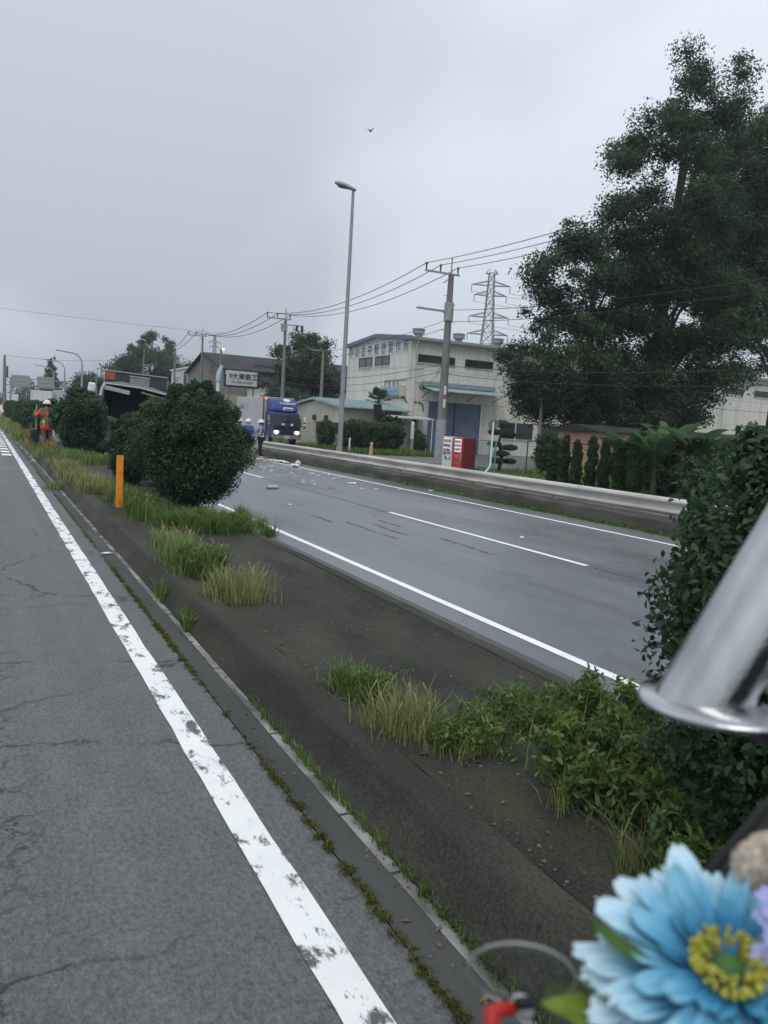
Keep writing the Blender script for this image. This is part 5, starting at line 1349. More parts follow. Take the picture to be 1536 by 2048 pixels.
# moss and tiny weeds in the gutter joint (uncountable)
g = np.random.default_rng(77); pts = []
for i in range(900):
    y = 1.2+23*(g.random()**1.6)
    if math.sin(y*2.3)+math.sin(y*0.9+1)+0.9*g.normal() > -0.9: pts.append((1.352+g.normal()*0.010, y, 0.002))
V, mi = blades(pts, 20000, 0.020, 0.004, 0.010, 78, 1.2, 0.25)
tag(quads('gutter_weeds', V, leafmats('moss', (0.095, 0.105, 0.028), (0.14, 0.15, 0.038), (0.20, 0.20, 0.06)), mi), 'thin line of moss and weeds along the gutter joint', 'weeds', kind='stuff')
pts = [(1.57+g.normal()*0.008, 1.3+3.6*g.random()**1.2, 0.004) for _ in range(250)]
V, mi = blades(pts, 2600, 0.06, 0.006, 0.012, 79, 0.8, 0.3)
tag(quads('kerb_weeds', V, L_GREEN, mi), 'thin weeds growing along the near foot of the kerb', 'weeds', kind='stuff')
pts = [(12.1+g.normal()*0.06, 8+12*g.random(), 0.0) for _ in range(400)]+[(12.15+g.normal()*0.05, 20+16*g.random(), 0.0) for _ in range(150)]
V, mi = blades(pts, 6000, 0.10, 0.012, 0.03, 80, 0.8, 0.25)
tag(quads('verge_grass', V, L_GREEN, mi), 'short grass along the foot of the low concrete wall', 'grass', kind='stuff')
pts = [(20.8+5.5*g.random(), 43.6+3.2*g.random(), -0.02) for _ in range(900)]+[(20.7+3.5*g.random(), 47+7*g.random(), -0.02) for _ in range(700)]
V, mi = blades(pts, 9000, 0.38, 0.04, 0.25, 81, 0.9, 0.3)
tag(quads('roadside_grass', V, L_GREEN, mi), 'bright roadside grass below the long factory hedge', 'grass', kind='stuff')
pts = [(20.9+9*g.random(), 23+9*g.random(), -0.01) for _ in range(1500)]
V, mi = blades(pts, 9000, 0.16, 0.03, 0.3, 82, 0.9, 0.35)
tag(quads('lawn_grass', V, L_GREEN, mi), 'lawn grass behind the chain-link fence', 'grass', kind='stuff')

# ================================================================== trees
def tree(loc, trunk_pts, trunk_r, limbs, env, nclump, rlo, rhi, n, size, seed, label, mats=L_TREE, name='broadleaf_tree', group=None, light=0.16, shell=0.25, inner=0.35):
    o = empty(name, loc, label=label, cat='tree', group=group)
    g = np.random.default_rng(seed)
    cl = scatter(env, nclump, rlo, rhi, seed, 0.75, shell)
    tb = MB()
    tb.tube(trunk_pts, np.linspace(trunk_r, trunk_r*0.3, len(trunk_pts)), 10)
    tp_ = [np.array(p, float) for p in trunk_pts]
    for i in range(min(limbs, len(cl))):
        c, r = cl[int(i*len(cl)/limbs)]; c = np.array(c)
        zt = max(tp_[0][2]+0.2*(tp_[-1][2]-tp_[0][2]), min(c[2]*0.62, tp_[-1][2]*0.95))
        k = np.interp(zt, [p[2] for p in tp_], range(len(tp_))); a = tp_[int(k)]+(tp_[min(int(k)+1, len(tp_)-1)]-tp_[int(k)])*(k-int(k))
        m_ = a+(c-a)*0.5+np.array([0, 0, 0.12*np.linalg.norm(c-a)])+g.normal(size=3)*0.12
        tb.tube([a, m_, c], [trunk_r*0.30, trunk_r*0.17, trunk_r*0.06], 6)
    tb.build('trunk', BARK, o)
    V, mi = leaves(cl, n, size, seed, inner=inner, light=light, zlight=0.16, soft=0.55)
    tag(quads('crown', V, mats, mi, o), kind='stuff')
    return o
tree((29.8, 34.2, 0), [(0, 0, 0), (0.1, 0, 3), (0.3, 0.2, 6.5), (0.2, 0, 10.5)], 0.42, 26,
     [((-1.6, 0, 6.4), (3.6, 3.0, 3.6)), ((-0.6, 0, 10.2), (3.0, 2.6, 3.4)), ((-3.4, -0.5, 4.4), (1.6, 1.8, 1.9)), ((1.9, 0, 4.6), (2.8, 2.4, 2.4)), ((0.6, 0, 3.4), (3.6, 2.2, 1.4))],
     210, 0.38, 1.10, 92000, 0.165, 101, 'dark broadleaf tree nearest the factory shutter, spreading low over windows', group='big dark trees at the right')
tree((34.6, 33.0, 0), [(0, 0, 0), (-0.2, 0, 4), (-0.6, 0.2, 9), (-0.3, 0, 14), (0, 0, 19)], 0.5, 30,
     [((-1.0, 0, 15.2), (4.0, 3.4, 5.0)), ((1.2, 0, 9.5), (4.6, 3.4, 4.0)), ((1.3, 0.2, 21.0), (2.4, 2.2, 2.8)), ((-2.9, 0, 12.2), (2.6, 2.4, 2.4)), ((1.6, 0, 5.8), (3.0, 3.0, 3.0)), ((-0.5, 0.5, 4.0), (3.0, 2.6, 2.0)), ((1.0, 0.5, 3.8), (2.8, 2.2, 1.5))],
     330, 0.42, 1.20, 165000, 0.165, 102, 'tallest dark broadleaf tree in the middle with its crown high above', group='big dark trees at the right')
tree((49.0, 36.5, 0), [(0, 0, 0), (0.2, 0, 6), (-0.3, 0, 13), (0, 0, 22)], 0.55, 26,
     [((-2.6, 0, 18.5), (5.0, 3.8, 5.2)), ((-2.8, 0, 14.0), (5.6, 3.8, 4.6)), ((-6.0, 0, 18.0), (2.8, 2.8, 3.4)), ((-6.4, -0.5, 11.0), (3.2, 3.0, 2.6)), ((-5.0, -0.5, 8.0), (3.4, 2.6, 2.2)), ((-7.4, 0, 14.5), (3.0, 2.6, 3.4)), ((2.5, 0, 24.5), (3.4, 2.6, 4.0))],
     430, 0.5, 1.4, 190000, 0.19, 103, 'dark tree at the extreme right edge of the view', group='big dark trees at the right')
tree((29.4, 76.5, 0), [(0, 0, 0), (0.1, 0, 2.5), (0, 0, 5), (0.2, 0, 8)], 0.45, 20,
     [((0, 0, 7.6), (3.4, 3.2, 3.0)), ((-1.9, 0, 6.0), (2.6, 2.4, 2.0)), ((2.0, 0, 5.6), (2.6, 2.4, 2.4)), ((0.2, 0, 4.6), (3.2, 2.5, 1.2))],
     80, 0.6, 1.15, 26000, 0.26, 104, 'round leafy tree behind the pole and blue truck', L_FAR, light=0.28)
tree((24.6, 66.5, 0), [(0, 0, 0), (0, 0, 1.5), (0.1, 0, 3.0)], 0.18, 10, [((0, 0, 3.4), (2.6, 1.8, 1.0)), ((-1.2, 0, 3.0), (1.4, 1.4, 0.8))],
     40, 0.4, 0.75, 12000, 0.20, 105, 'low spreading shrub tree right above the truck container', L_FAR, light=0.25)
far = [((19.5, 132, 0), 4.0, 9.6, 'left-hand one of the distant clump behind the wreck'), ((23.8, 130, 0), 5.2, 12.6, 'tallest of the distant clump behind the wreck'), ((28.8, 131, 0), 4.4, 11.6, 'right-hand one of the distant clump beside the pole'), ((15.2, 138, 0), 2.8, 7.4, 'small round tree at the left end of the distant clump')]
for i, (loc, r, h, lb) in enumerate(far):
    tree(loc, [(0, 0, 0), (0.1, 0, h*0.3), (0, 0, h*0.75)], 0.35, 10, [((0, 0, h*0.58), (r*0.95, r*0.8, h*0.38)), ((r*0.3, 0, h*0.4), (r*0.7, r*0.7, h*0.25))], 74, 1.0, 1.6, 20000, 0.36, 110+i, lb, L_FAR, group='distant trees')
tree((32.0, 170, 0), [(0, 0, 0), (0, 0, 6), (0, 0, 15)], 0.3, 8, [((0, 0, 15.0), (5.5, 3, 3.2))], 30, 0.7, 1.2, 6000, 0.4, 120, 'treetop just showing over the warehouse roof', L_FAR, group='distant trees')
# far conifer and the wooded skyline
cf = empty('conifer_tree', (14.6, 205, 0), label='pointed dark conifer on the skyline between the arched lights', cat='tree')
MB().tube([(0, 0, 0), (0, 0, 13.4)], [0.3, 0.05], 8).build('trunk', BARK, cf)
cl = [((0.3*g.normal(), 0.3*g.normal(), 4+9.2*t), (2.7*(1-t)+0.25, 2.7*(1-t)+0.25, 0.6)) for t in np.linspace(0, 1, 20)]
V, mi = leaves(cl, 7000, 0.45, 121, inner=0.2); tag(quads('crown', V, L_FAR, mi, cf), kind='stuff')
cl = []
for i in range(160):
    x = -60+i*1.15; h = 5.5+2.2*math.sin(i*0.31)+1.6*math.sin(i*0.83+1)+g.normal()*0.8
    if x < 4: h *= 0.72
    for k in range(3): cl.append(((x+g.normal(), 262+g.normal()*5, h*(0.25+0.3*k)), (2.2, 2.4, 1.9)))
V, mi = leaves(cl, 42000, 0.75, 122, inner=0.5)
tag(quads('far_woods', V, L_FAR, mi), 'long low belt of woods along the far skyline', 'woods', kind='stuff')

# ================================================================== planting around the factory
def hedge_long(loc, dims, n, size, seed, label, mats=L_SHRUB):
    o = empty('garden_hedge', loc, label=label, cat='hedge')
    L, W, H_ = dims; g = np.random.default_rng(seed)
    cl = [((g.uniform(-L/2, L/2), g.uniform(-W/2, W/2)*0.7, H_*(0.25+0.6*g.random())), (0.5, 0.5, 0.42)) for _ in range(60)]
    V, mi = leaves(cl, n, size, seed, inner=0.5, light=0.22, zlight=0.2)
    keep = V[:, :, 2].min(1) > 0.0
    tag(quads('foliage', V[keep], mats, mi[keep], o), kind='stuff')
    sm = MB()
    for i in range(8): x = -L/2+L*(i+0.5)/8; sm.tube([(x, 0, 0), (x+0.1, 0, H_*0.7)], [0.05, 0.02], 6)
    sm.build('stem', BARK, o)
hedge_long((22.85, 46.6, 0), (4.2, 1.6, 2.15), 26000, 0.15, 131, 'long leafy hedge in front of the low annex')
bush((21.3, 50.5, 0), 0.75, 0.8, 1.9, 6000, 0.13, 132, 'small round bush beside the front of the blue truck', mats=L_SHRUB, name='round_bush', group='shrubs near the factory')
bush((26.9, 47.3, 0), 0.62, 0.62, 1.35, 6000, 0.12, 133, 'clipped dark bush by the rusty white gate post', mats=L_HEDGE, name='round_bush', group='shrubs near the factory')
bush((28.6, 50.4, 0), 0.5, 0.5, 1.6, 4000, 0.12, 134, 'dark bush under the porch beside the shutter', mats=L_HEDGE, name='round_bush', group='shrubs near the factory')
bush((25.4, 49.3, 0), 1.5, 0.7, 2.6, 8000, 0.15, 135, 'tall dark shrubs under the annex eaves by the palm', mats=L_HEDGE, name='round_bush', group='shrubs near the factory')
pm = empty('palm_tree', (24.76, 49.6, 0), label='small fan palm growing above the hedge', cat='palm')
MB().tube([(0, 0, 0), (0.05, 0, 1.6), (-0.02, 0, 3.3)], [0.20, 0.26, 0.30], 10).build('trunk', BARK, pm)
g = np.random.default_rng(9)
for i in range(22):
    a = 2*math.pi*i/22+g.normal()*0.15; el = R(0+80*g.random()); L = 0.55+0.25*g.random()
    d_ = np.array([math.cos(a)*math.cos(el), math.sin(a)*math.cos(el), math.sin(el)]); base = np.array([0, 0, 3.35]); hub = base+d_*L
    Vf = []
    side_ = np.cross(d_, [0, 0, 1]); side_ /= np.linalg.norm(side_); upv = np.cross(side_, d_)
    for k in range(-6, 7):
        an = k*R(11); f = d_*math.cos(an)+side_*math.sin(an); Lf = 0.62*(1-0.03*abs(k)); s_ = np.cross(f, upv)*0.035
        tip = hub+f*Lf-np.array([0, 0, 0.16*Lf]); mid = hub+f*Lf*0.55
        Vf.append([hub, mid-s_, tip, mid+s_])
    fo = quads('frond', np.array(Vf), [L_PALM[i % 3]], np.zeros(len(Vf), int), pm)
    MB().tube([base, hub], 0.018, 5).build('stalk', L_PALM[1], fo)
# columnar conifers by the guardrail
cl_ = ['first', 'second', 'third', 'fourth', 'fifth', 'sixth', 'seventh']
for i, y in enumerate((23.5, 22.85, 22.15, 21.4, 20.7, 20.0, 19.3)):
    h = 1.82+0.10*math.sin(i*2.3)
    o = empty('column_conifer', (19.3+0.06*math.sin(i*3), y, 0), label=cl_[i]+' clipped columnar conifer behind the guardrail, counting from the fence', cat='conifer', group='clipped conifers behind the guardrail')
    MB().tube([(0, 0, 0), (0, 0, h*0.9)], [0.06, 0.02], 6).build('trunk', BARK, o)
    gg = np.random.default_rng(200+i)
    cl = [((gg.normal()*0.025, gg.normal()*0.025, 0.12+(h-0.25)*t), (0.205*(1-0.35*t**3), 0.205*(1-0.35*t**3), 0.17)) for t in np.linspace(0, 1, 16)]
    V, mi = leaves(cl, 7000, 0.075, 200+i, inner=0.65, flat=0.5, light=0.2, zlight=0.15)
    tag(quads('foliage', V, L_CON, mi, o), kind='stuff')
# banana plants
def banana(loc, n, L, seed, label):
    o = empty('banana_plant', loc, label=label, cat='banana plant', group='banana plants behind the guardrail')
    g = np.random.default_rng(seed)
    MB().tube([(0, 0, 0), (0.03, 0, 0.7), (0, 0, 1.3)], [0.14, 0.11, 0.08], 8).build('stem', L_BAN[1], o)
    for i in range(n):
        a = 2*math.pi*i/n+g.normal()*0.3; el = R(58+30*g.random()); LL = L*(0.7+0.45*g.random())
        d_ = np.array([math.cos(a), math.sin(a), 0]); sd_ = np.array([-math.sin(a), math.cos(a), 0])
        P = []; z, r = 0.9+0.5*g.random(), 0.05; e = el
        K = 9; Vf = []; prev = None
        for k in range(K+1):
            t = k/K; c = np.array([d_[0]*r, d_[1]*r, z]); w = (0.22+0.05*g.normal())*math.sin(math.pi*min(1, 0.12+t*0.88))**0.7*(LL/1.6); w = max(w, 0.02)
            l_ = c+sd_*w+np.array([0, 0, 0.10*w]); rr_ = c-sd_*w+np.array([0, 0, 0.10*w])
            if prev is not None:
                Vf.append([prev[0], prev[1], c, l_]); Vf.append([prev[1], prev[2], rr_, c])
            prev = (l_, c, rr_)
            z += math.sin(e)*LL/K; r += math.cos(e)*LL/K; e -= R(5+9*g.random())
        quads('leaf', np.array(Vf), [L_BAN[int(g.integers(0, 3))]], np.zeros(len(Vf), int), o)
banana((21.2, 21.6, 0), 15, 2.0, 301, 'banana plant just right of the clipped conifers')
banana((21.4, 19.9, 0), 16, 2.2, 302, 'banana plant in the middle with the largest upright leaves')
banana((20.9, 18.3, 0), 15, 2.1, 303, 'banana plant farthest right beside the near hedge')
banana((19.9, 19.0, 0), 12, 1.6, 304, 'low banana plant close behind the guardrail')
for i, (x, y, r, h) in enumerate([(24.5, 20.5, 1.3, 2.0), (23.0, 17.0, 1.5, 1.9), (27.5, 22.0, 1.6, 1.9), (21.0, 15.6, 1.4, 1.7), (25.6, 15.8, 1.8, 2.0)]):
    bush((x, y, 0), r, r, h, 9000, 0.13, 310+i, ['shrub behind the middle banana plant', 'shrub right of the banana plants', 'shrub at the foot of the salmon shed', 'low shrub close to the guardrail right of bananas', 'shrub farthest right before the near hedge'][i], mats=L_SHRUB, name='garden_shrub', group='shrubs near the banana plants')
bush((23.2, 28.6, 0), 0.7, 0.7, 1.9, 6000, 0.11, 320, 'loose bush against the fence left of the first conifer', mats=L_SHRUB, name='garden_shrub', group='shrubs near the banana plants')
for i, (x, y, r, h) in enumerate([(20.9, 20.9, 0.7, 1.5), (20.6, 19.2, 0.8, 1.35), (20.3, 17.4, 0.9, 1.4), (22.4, 22.6, 1.0, 1.7)]):
    bush((x, y, 0), r, r, h, 7000, 0.12, 330+i, ['shrub filling the gap below the first banana plant', 'shrub filling the gap below the middle banana plants', 'shrub filling the gap below the farthest right banana plant', 'shrub between the last conifers and the first banana plant'][i], mats=L_SHRUB, name='garden_shrub', group='shrubs near the banana plants')
bush((20.2, 24.3, 0), 0.4, 0.7, 0.5, 2500, 0.09, 321, 'low pale shrub at the foot of the first conifer', mats=L_GRASS, name='garden_shrub', group='shrubs near the banana plants')
# cloud-pruned pine
pn = empty('pruned_pine', (21.9, 30.6, 0), label='cloud-pruned garden pine beside the white mirror pole', cat='pine')
MB().tube([(0, 0, 0), (0.12, 0, 0.7), (-0.1, 0, 1.4), (0.05, 0, 2.2)], [0.10, 0.08, 0.06, 0.03], 8).build('trunk', BARK, pn)
pads = [((0.0, 0, 2.25), (0.34, 0.34, 0.20)), ((-0.40, 0, 1.85), (0.34, 0.32, 0.15)), ((0.46, 0, 1.75), (0.40, 0.34, 0.16)), ((-0.35, 0, 1.28), (0.36, 0.34, 0.14)), ((0.55, 0, 1.15), (0.42, 0.36, 0.15)), ((0.1, 0, 0.85), (0.42, 0.36, 0.15)), ((-0.25, 0, 0.5), (0.34, 0.3, 0.14)), ((0.6, 0, 0.5), (0.36, 0.3, 0.14))]
for c, r in pads:
    V, mi = leaves([(c, r)], 1500, 0.08, int(c[2]*100), inner=0.4, aspect=0.3)
    po = quads('foliage_pad', V, L_HEDGE, mi, pn); po['kind'] = 'stuff'
    MB().tube([(0.05, 0, c[2]-0.15), (c[0]*0.6, 0, c[2]-0.08), c], [0.03, 0.02, 0.01], 5).build('branch', BARK, po)

# ================================================================== roadside things
def delineator(loc, label, s=1.0):
    o = empty('delineator_post', loc, label=label, cat='delineator post', group='orange posts on the median')
    z = 0.03
    for k, h in enumerate((0.305, 0.255, 0.275)):
        MB().bevbox((0, 0, z+h/2), (0.105, 0.045, h-0.004), 0.006).build('panel', ORANGE, o); z += h
    MB().span((-0.05, -0.0225, z), (0.05, 0.0225, z+0.014)).build('cap', mat('post_cap', (0.5, 0.42, 0.36), 0.5), o)
    MB().tube([(0, 0, -0.01), (0, 0, 0.035)], [0.06, 0.045], 12).build('foot', DARKM, o)
    MB().tube([(0, 0, 0.0), (0, 0, 0.86)], 0.018, 8).build('core', DARKM, o)
    return o
delineator((1.97, 13.1, 0.244), 'bright orange flat post near the big hedge bush')
delineator((2.25, 57, 0.244), 'small orange post far off before the distant hedge')
# vending machines (fronts face the main road)
def vending(loc, m, side_m, label, kind):
    o = empty('vending_machine', loc, label=label, cat='vending machine', group='pair of vending machines')
    D, W, H_ = 0.72, 0.86, 1.50
    MB().bevbox((D/2, W/2, H_/2), (D, W, H_), 0.025).build('cabinet', side_m, o)
    MB().bevbox((-0.02, W/2, H_/2+0.01), (0.06, W-0.02, H_-0.05), 0.015).build('front_door', m, o)
    lit = mat('display_lit', (0.8, 0.82, 0.85), 0.4, emit=((0.92, 0.95, 1.0), 0.55))
    g = np.random.default_rng(int(loc[1]*10))
    if kind == 'white':
        for k in range(3):
            z = 1.33-k*0.22
            d_ = MB().span((-0.058, 0.10, z-0.08), (-0.051, 0.76, z+0.085)).build('display_shelf', lit, o)
            for j in range(8):
                c = [(0.55, 0.30, 0.08), (0.25, 0.22, 0.5), (0.5, 0.12, 0.1), (0.7, 0.6, 0.2), (0.15, 0.3, 0.5)][int(g.integers(5))]
                MB().tube([(-0.075, 0.14+j*0.08, z-0.075), (-0.075, 0.14+j*0.08, z+0.05)], 0.026, 8).build('drink_can', mat('can_%d' % int(c[0]*100), c, 0.4), d_)
        MB().span((-0.056, 0.12, 0.42), (-0.051, 0.60, 0.58)).build('dispensing_flap', mat('flap_grey', (0.16, 0.15, 0.17), 0.4), o)
        MB().ball((-0.055, 0.3, 0.52), (0.02, 0.12, 0.09)).build('sticker', WHITE, o)
        MB().span((-0.056, 0.10, 0.66), (-0.051, 0.42, 0.80)).build('coin_panel', GALV, o)
        MB().span((-0.056, 0.50, 0.64), (-0.051, 0.76, 0.76)).build('price_panel', mat('flap_blue', (0.15, 0.2, 0.3), 0.5), o)
    else:
        d_ = MB().span((-0.058, 0.10, 0.82), (-0.051, 0.66, 1.42)).build('display_window', lit, o)
        for k in range(3):
            for j in range(7):
                c = [(0.3, 0.6, 0.42), (0.6, 0.65, 0.3), (0.5, 0.4, 0.45), (0.25, 0.4, 0.4)][int(g.integers(4))]
                MB().tube([(-0.075, 0.14+j*0.08, 0.88+k*0.18), (-0.075, 0.14+j*0.08, 1.00+k*0.18)], 0.026, 8).build('drink_bottle', mat('bottle_%d' % int(c[0]*100), c, 0.4), d_)
        MB().span((-0.056, 0.10, 0.24), (-0.051, 0.60, 0.36)).build('dispensing_flap', mat('flap_olive', (0.22, 0.20, 0.12), 0.4), o)
        MB().span((-0.056, 0.05, 0.45), (-0.051, 0.16, 0.78)).build('coin_panel', GALV, o)
        MB().ball((-0.055, 0.42, 0.60), (0.012, 0.16, 0.10)).build('printed_mark', mat('mark_pink', (0.65, 0.25, 0.24), 0.5), o)
    for y in (0.1, W-0.1): MB().span((0.05, y-0.04, -0.03), (0.6, y+0.04, 0.0)).build('foot', DARKM, o)
    return o
vending((19.8, 31.48, 0.0), mat('vending_white', (0.70, 0.71, 0.74), 0.4, var=0.08), MATS['vending_white'], 'white drinks vending machine beside the utility pole', 'white')
vending((19.8, 30.58, 0.0), mat('vending_red', (0.60, 0.035, 0.03), 0.4, var=0.12), mat('vending_red_dark', (0.16, 0.02, 0.02), 0.5, var=0.4, scale=3), 'red drinks vending machine next to the white one', 'red')
# green net screen
gf = empty('net_screen', (20.9, 29.55, 0), label='green framed net screen right of the red vending machine', cat='screen')
TEAL = mat('teal_frame', (0.10, 0.36, 0.33), 0.5)
MB().tube([(0, 0, 0.0), (0, 0, 1.45)], 0.035, 8).tube([(0, 0.5, 0.0), (0, 0.5, 1.45)], 0.03, 8).tube([(0, 2.0, 0.0), (0, 2.0, 1.45)], 0.03, 8).build('post', TEAL, gf)
MB().tube([(0, 0, 1.44), (0, 2.0, 1.44)], 0.025, 8).tube([(0, 0, 0.05), (0, 2.0, 0.05)], 0.02, 8).build('rail', TEAL, gf)
nt_ = MB()
for i in range(27): nt_.tube([(0, i*0.075, 0.05), (0, i*0.075, 1.43)], 0.004, 3, caps=False)
for i in range(19): nt_.tube([(0, 0, 0.08+i*0.075), (0, 2.0, 0.08+i*0.075)], 0.004, 3, caps=False)
nt_.build('netting', mat('net_green', (0.03, 0.12, 0.10), 0.7), gf)
# curve mirror on its bent white pole
cm = empty('traffic_mirror', (20.0, 28.6, 0), label='white bent-foot pole carrying a round traffic mirror seen from behind', cat='traffic mirror')
MB().tube([(-0.25, 0.05, 0), (-0.04, 0, 0.28), (0.0, 0, 0.45), (0.0, 0, 2.35)], 0.045, 10).build('pole', WHITE, cm)
m_ = MB().tube([(0.02, -0.02, 2.18), (0.05, 0.05, 2.18), (0.06, 0.09, 2.18)], [0.22, 0.24, 0.12], 18).build('mirror_back', mat('mirror_back_grey', (0.20, 0.19, 0.19), 0.6), cm)
MB().box((0.03, 0.02, 2.34), (0.3, 0.16, 0.02)).build('hood', MATS['mirror_back_grey'], m_)
# chain-link fence
fc = empty('chain_link_fence', (22.2, 28.9, 0), label='grey chain-link fence between the pine and the conifers', cat='fence')
fx = [(0, 0), (1.7, -0.65), (3.4, -1.3), (5.1, -1.95), (6.8, -2.6)]
for i, (x, y) in enumerate(fx): MB().tube([(x, y, 0), (x+(0.15 if i == 1 else 0), y, 1.55)], 0.03, 8).build('post', DARKM if i != 1 else TEAL, fc)
MB().tube([(x, y, 1.54) for x, y in fx], 0.028, 6).build('top_rail', DARKM, fc)
nt_ = MB(); Lf = math.hypot(6.8, 2.6)
for i in range(60):
    for sg_ in (-1, 1):
        s0 = i*Lf/60; s1 = s0+sg_*1.45
        if s1 < 0 or s1 > Lf: continue
        nt_.tube([(6.8*s0/Lf, -2.6*s0/Lf, 0.06), (6.8*s1/Lf, -2.6*s1/Lf, 1.52)], 0.0035, 3, caps=False)
nt_.build('netting', DARKM, fc)
MB().tube([(x, y, 1.30) for x, y in fx[:1]]+[(x, y, 1.30) for x, y in fx[1:]], 0.006, 4).build('tension_wire', DARKM, fc)
fw_ = empty('boundary_wall', (36, 41.5, 0), label='low pale boundary wall behind the chain-link fence', cat='wall')
MB().span((0, 0, 0), (30, 0.15, 0.55)).build('wall', FWALL, fw_); MB().span((-0.05, -0.05, 0.551), (30.05, 0.2, 0.62)).build('coping', WHITE, fw_)
# gate post, small cones and bits behind the guardrail
gp = empty('gate_post', (26.0, 46.6, 0), label='white gate post with a rusty lower half', cat='post')
MB().tube([(0, 0, 1.05), (0, 0, 2.1)], 0.12, 10).ball((0, 0, 2.1), 0.12).build('upper_post', WHITE, gp)
MB().tube([(0, 0, 0), (0, 0, 1.05)], 0.122, 10).build('lower_post', mat('rust', (0.30, 0.15, 0.07), 0.9, scale=8, c2=(0.5, 0.47, 0.42)), gp)
sp = empty('marker_stub', (19.9, 40.4, 0), label='small peach-coloured stub beside the hedge foot', cat='marker')
MB().tube([(0, 0, 0), (0, 0, 0.5), (0, 0, 0.62)], [0.13, 0.09, 0.09], 10).ball((0.02, 0, 0.72), (0.09, 0.09, 0.14)).build('stub', mat('peach', (0.62, 0.43, 0.28), 0.8), sp)
for (x, y, lb) in ((16.2, 36.8, 'orange traffic cone tip beside the street light foot'), (12.5, 18.6, 'small yellow reflector on the low wall under the guardrail')):
    o = empty('traffic_cone' if x > 13 else 'reflector', (x, y, 0 if x > 13 else 0.32), label=lb, cat='cone' if x > 13 else 'reflector')
    if x > 13: MB().tube([(0, 0, 0.04), (0, 0, 0.7)], [0.17, 0.03], 12).build('cone', mat('cone_orange', (0.85, 0.25, 0.03), 0.6), o); MB().box((0, 0, 0.02), (0.4, 0.4, 0.04)).build('base', BLACK, o)
    else: MB().bevbox((-0.1, 0, 0.05), (0.06, 0.14, 0.10), 0.01).build('lens', mat('reflector_yellow', (0.6, 0.40, 0.10), 0.4), o); MB().box((-0.06, 0, 0.04), (0.03, 0.1, 0.08)).build('bracket', DARKM, o)
wp = empty('marker_pole', (20.9, 45.6, 0), label='short white stake in the grass beside the hedge', cat='stake')
MB().tube([(0, 0, 0), (0, 0, 0.85)], 0.06, 8).build('stake', WHITE, wp); MB().tube([(0, 0, 0.85), (0, 0, 0.95)], [0.06, 0.02], 8).build('stake_cap', WHITE, wp)

# ================================================================== crash debris
WPL = mat('debris_white', (0.80, 0.81, 0.83), 0.5, var=0.12)
bits = [(9.65, 26.01), (8.72, 24.48), (8.95, 23.58), (10.46, 27.19), (10.39, 25.58), (10.08, 24.46), (10.01, 23.66), (10.47, 23.78), (10.19, 22.97), (8.79, 22.48), (8.51, 21.75), (9.02, 22.19), (8.63, 21.14), (5.95, 15.91), (9.6, 19.96), (10.04, 19.89), (10.85, 20.01), (9.51, 28.84), (9.54, 28.34), (9.38, 27.06), (9.75, 27.66), (10.22, 28.33), (10.04, 27.28), (10.58, 28.21), (9.91, 25.65), (8.84, 25.76), (8.44, 25.42), (10.27, 25.76), (10.67, 25.66), (10.9, 25.3), (9.05, 24.57), (9.39, 24.87), (8.48, 11.0)]
g = np.random.default_rng(4)
for i in range(26): bits.append((float(9.6+g.normal()*0.7), float(27.5+g.normal()*2.0)))
def shard(seed, s):
    g = np.random.default_rng(seed); n = 6; a = np.sort(g.random(n)*6.28); r = s*(0.5+0.7*g.random(n))
    top = [(r[i]*math.cos(a[i]), r[i]*math.sin(a[i])*0.7, 0.012+0.5*s*g.random()*0.5) for i in range(n)]
    bot = [(x, y, max(z-0.012, 0.0)) for x, y, z in top]
    return MB().add(top+bot, [list(range(n)), list(range(n, 2*n))[::-1]]+[(i, (i+1) % n, n+(i+1) % n, n+i) for i in range(n)])
sh0 = [shard(i, 0.058).build('plastic_shard', WPL) for i in range(5)]
for i, (x, y) in enumerate(bits):
    o = sh0[i] if i < 5 else sh0[i % 5].copy()
    if i >= 5: col.objects.link(o)
    o.location = (x, y, 0.006); o.rotation_euler = (0, 0, g.random()*6.28); k = 0.7+0.9*g.random(); o.scale = (k, k, k)
    tag(o, 'white plastic shard scattered on the far carriageway', 'shard', 'white shards on the far carriageway')
o = shard(61, 0.16).build('plastic_shard', WPL); o.location = (10.14, 21.75, 0.006); tag(o, 'large white shard near the right edge line of far carriageway', 'shard')
o = shard(62, 0.13).build('plastic_shard', WPL); o.location = (11.83, 19.86, 0.006); tag(o, 'white shard lying in the gutter outside the far edge line', 'shard')
ty = empty('grey_tray', (6.85, 19.7, 0.006), R(8), label='grey oblong plastic piece alone in the near lane of far carriageway', cat='debris')
MB().bevbox((0, 0, 0.035), (0.34, 0.14, 0.07), 0.02).build('shell', mat('tray_grey', (0.30, 0.31, 0.34), 0.5), ty); MB().bevbox((0, 0, 0.055), (0.26, 0.08, 0.05), 0.008).build('rim', WPL, ty)
o = shard(63, 0.14).build('orange_lens', mat('lens_orange', (0.65, 0.32, 0.16), 0.4)); o.location = (8.75, 20.1, 0.006); o.scale = (1, 1, 1.6); tag(o, 'orange broken lamp piece on the far carriageway', 'lamp piece')
def crumple(name, loc, r, seed, m, label, cat, group=None):
    g = np.random.default_rng(seed); mb = MB(); mb.ball((0, 0, 0), (1, 1, 1), nu=14, nv=9, smooth=False)
    ph = g.random(6)*6.28
    mb.v = [tuple(np.array(v)*np.array(r)*(1+0.28*math.sin(v[0]*5+ph[0])*math.sin(v[1]*5+ph[1])+0.16*math.sin(v[2]*9+v[0]*7+ph[2]))) for v in mb.v]
    zm = min(v[2] for v in mb.v); mb.v = [(v[0], v[1], v[2]-zm) for v in mb.v]
    o = mb.build(name, m); o.location = loc; return tag(o, label, cat, group)
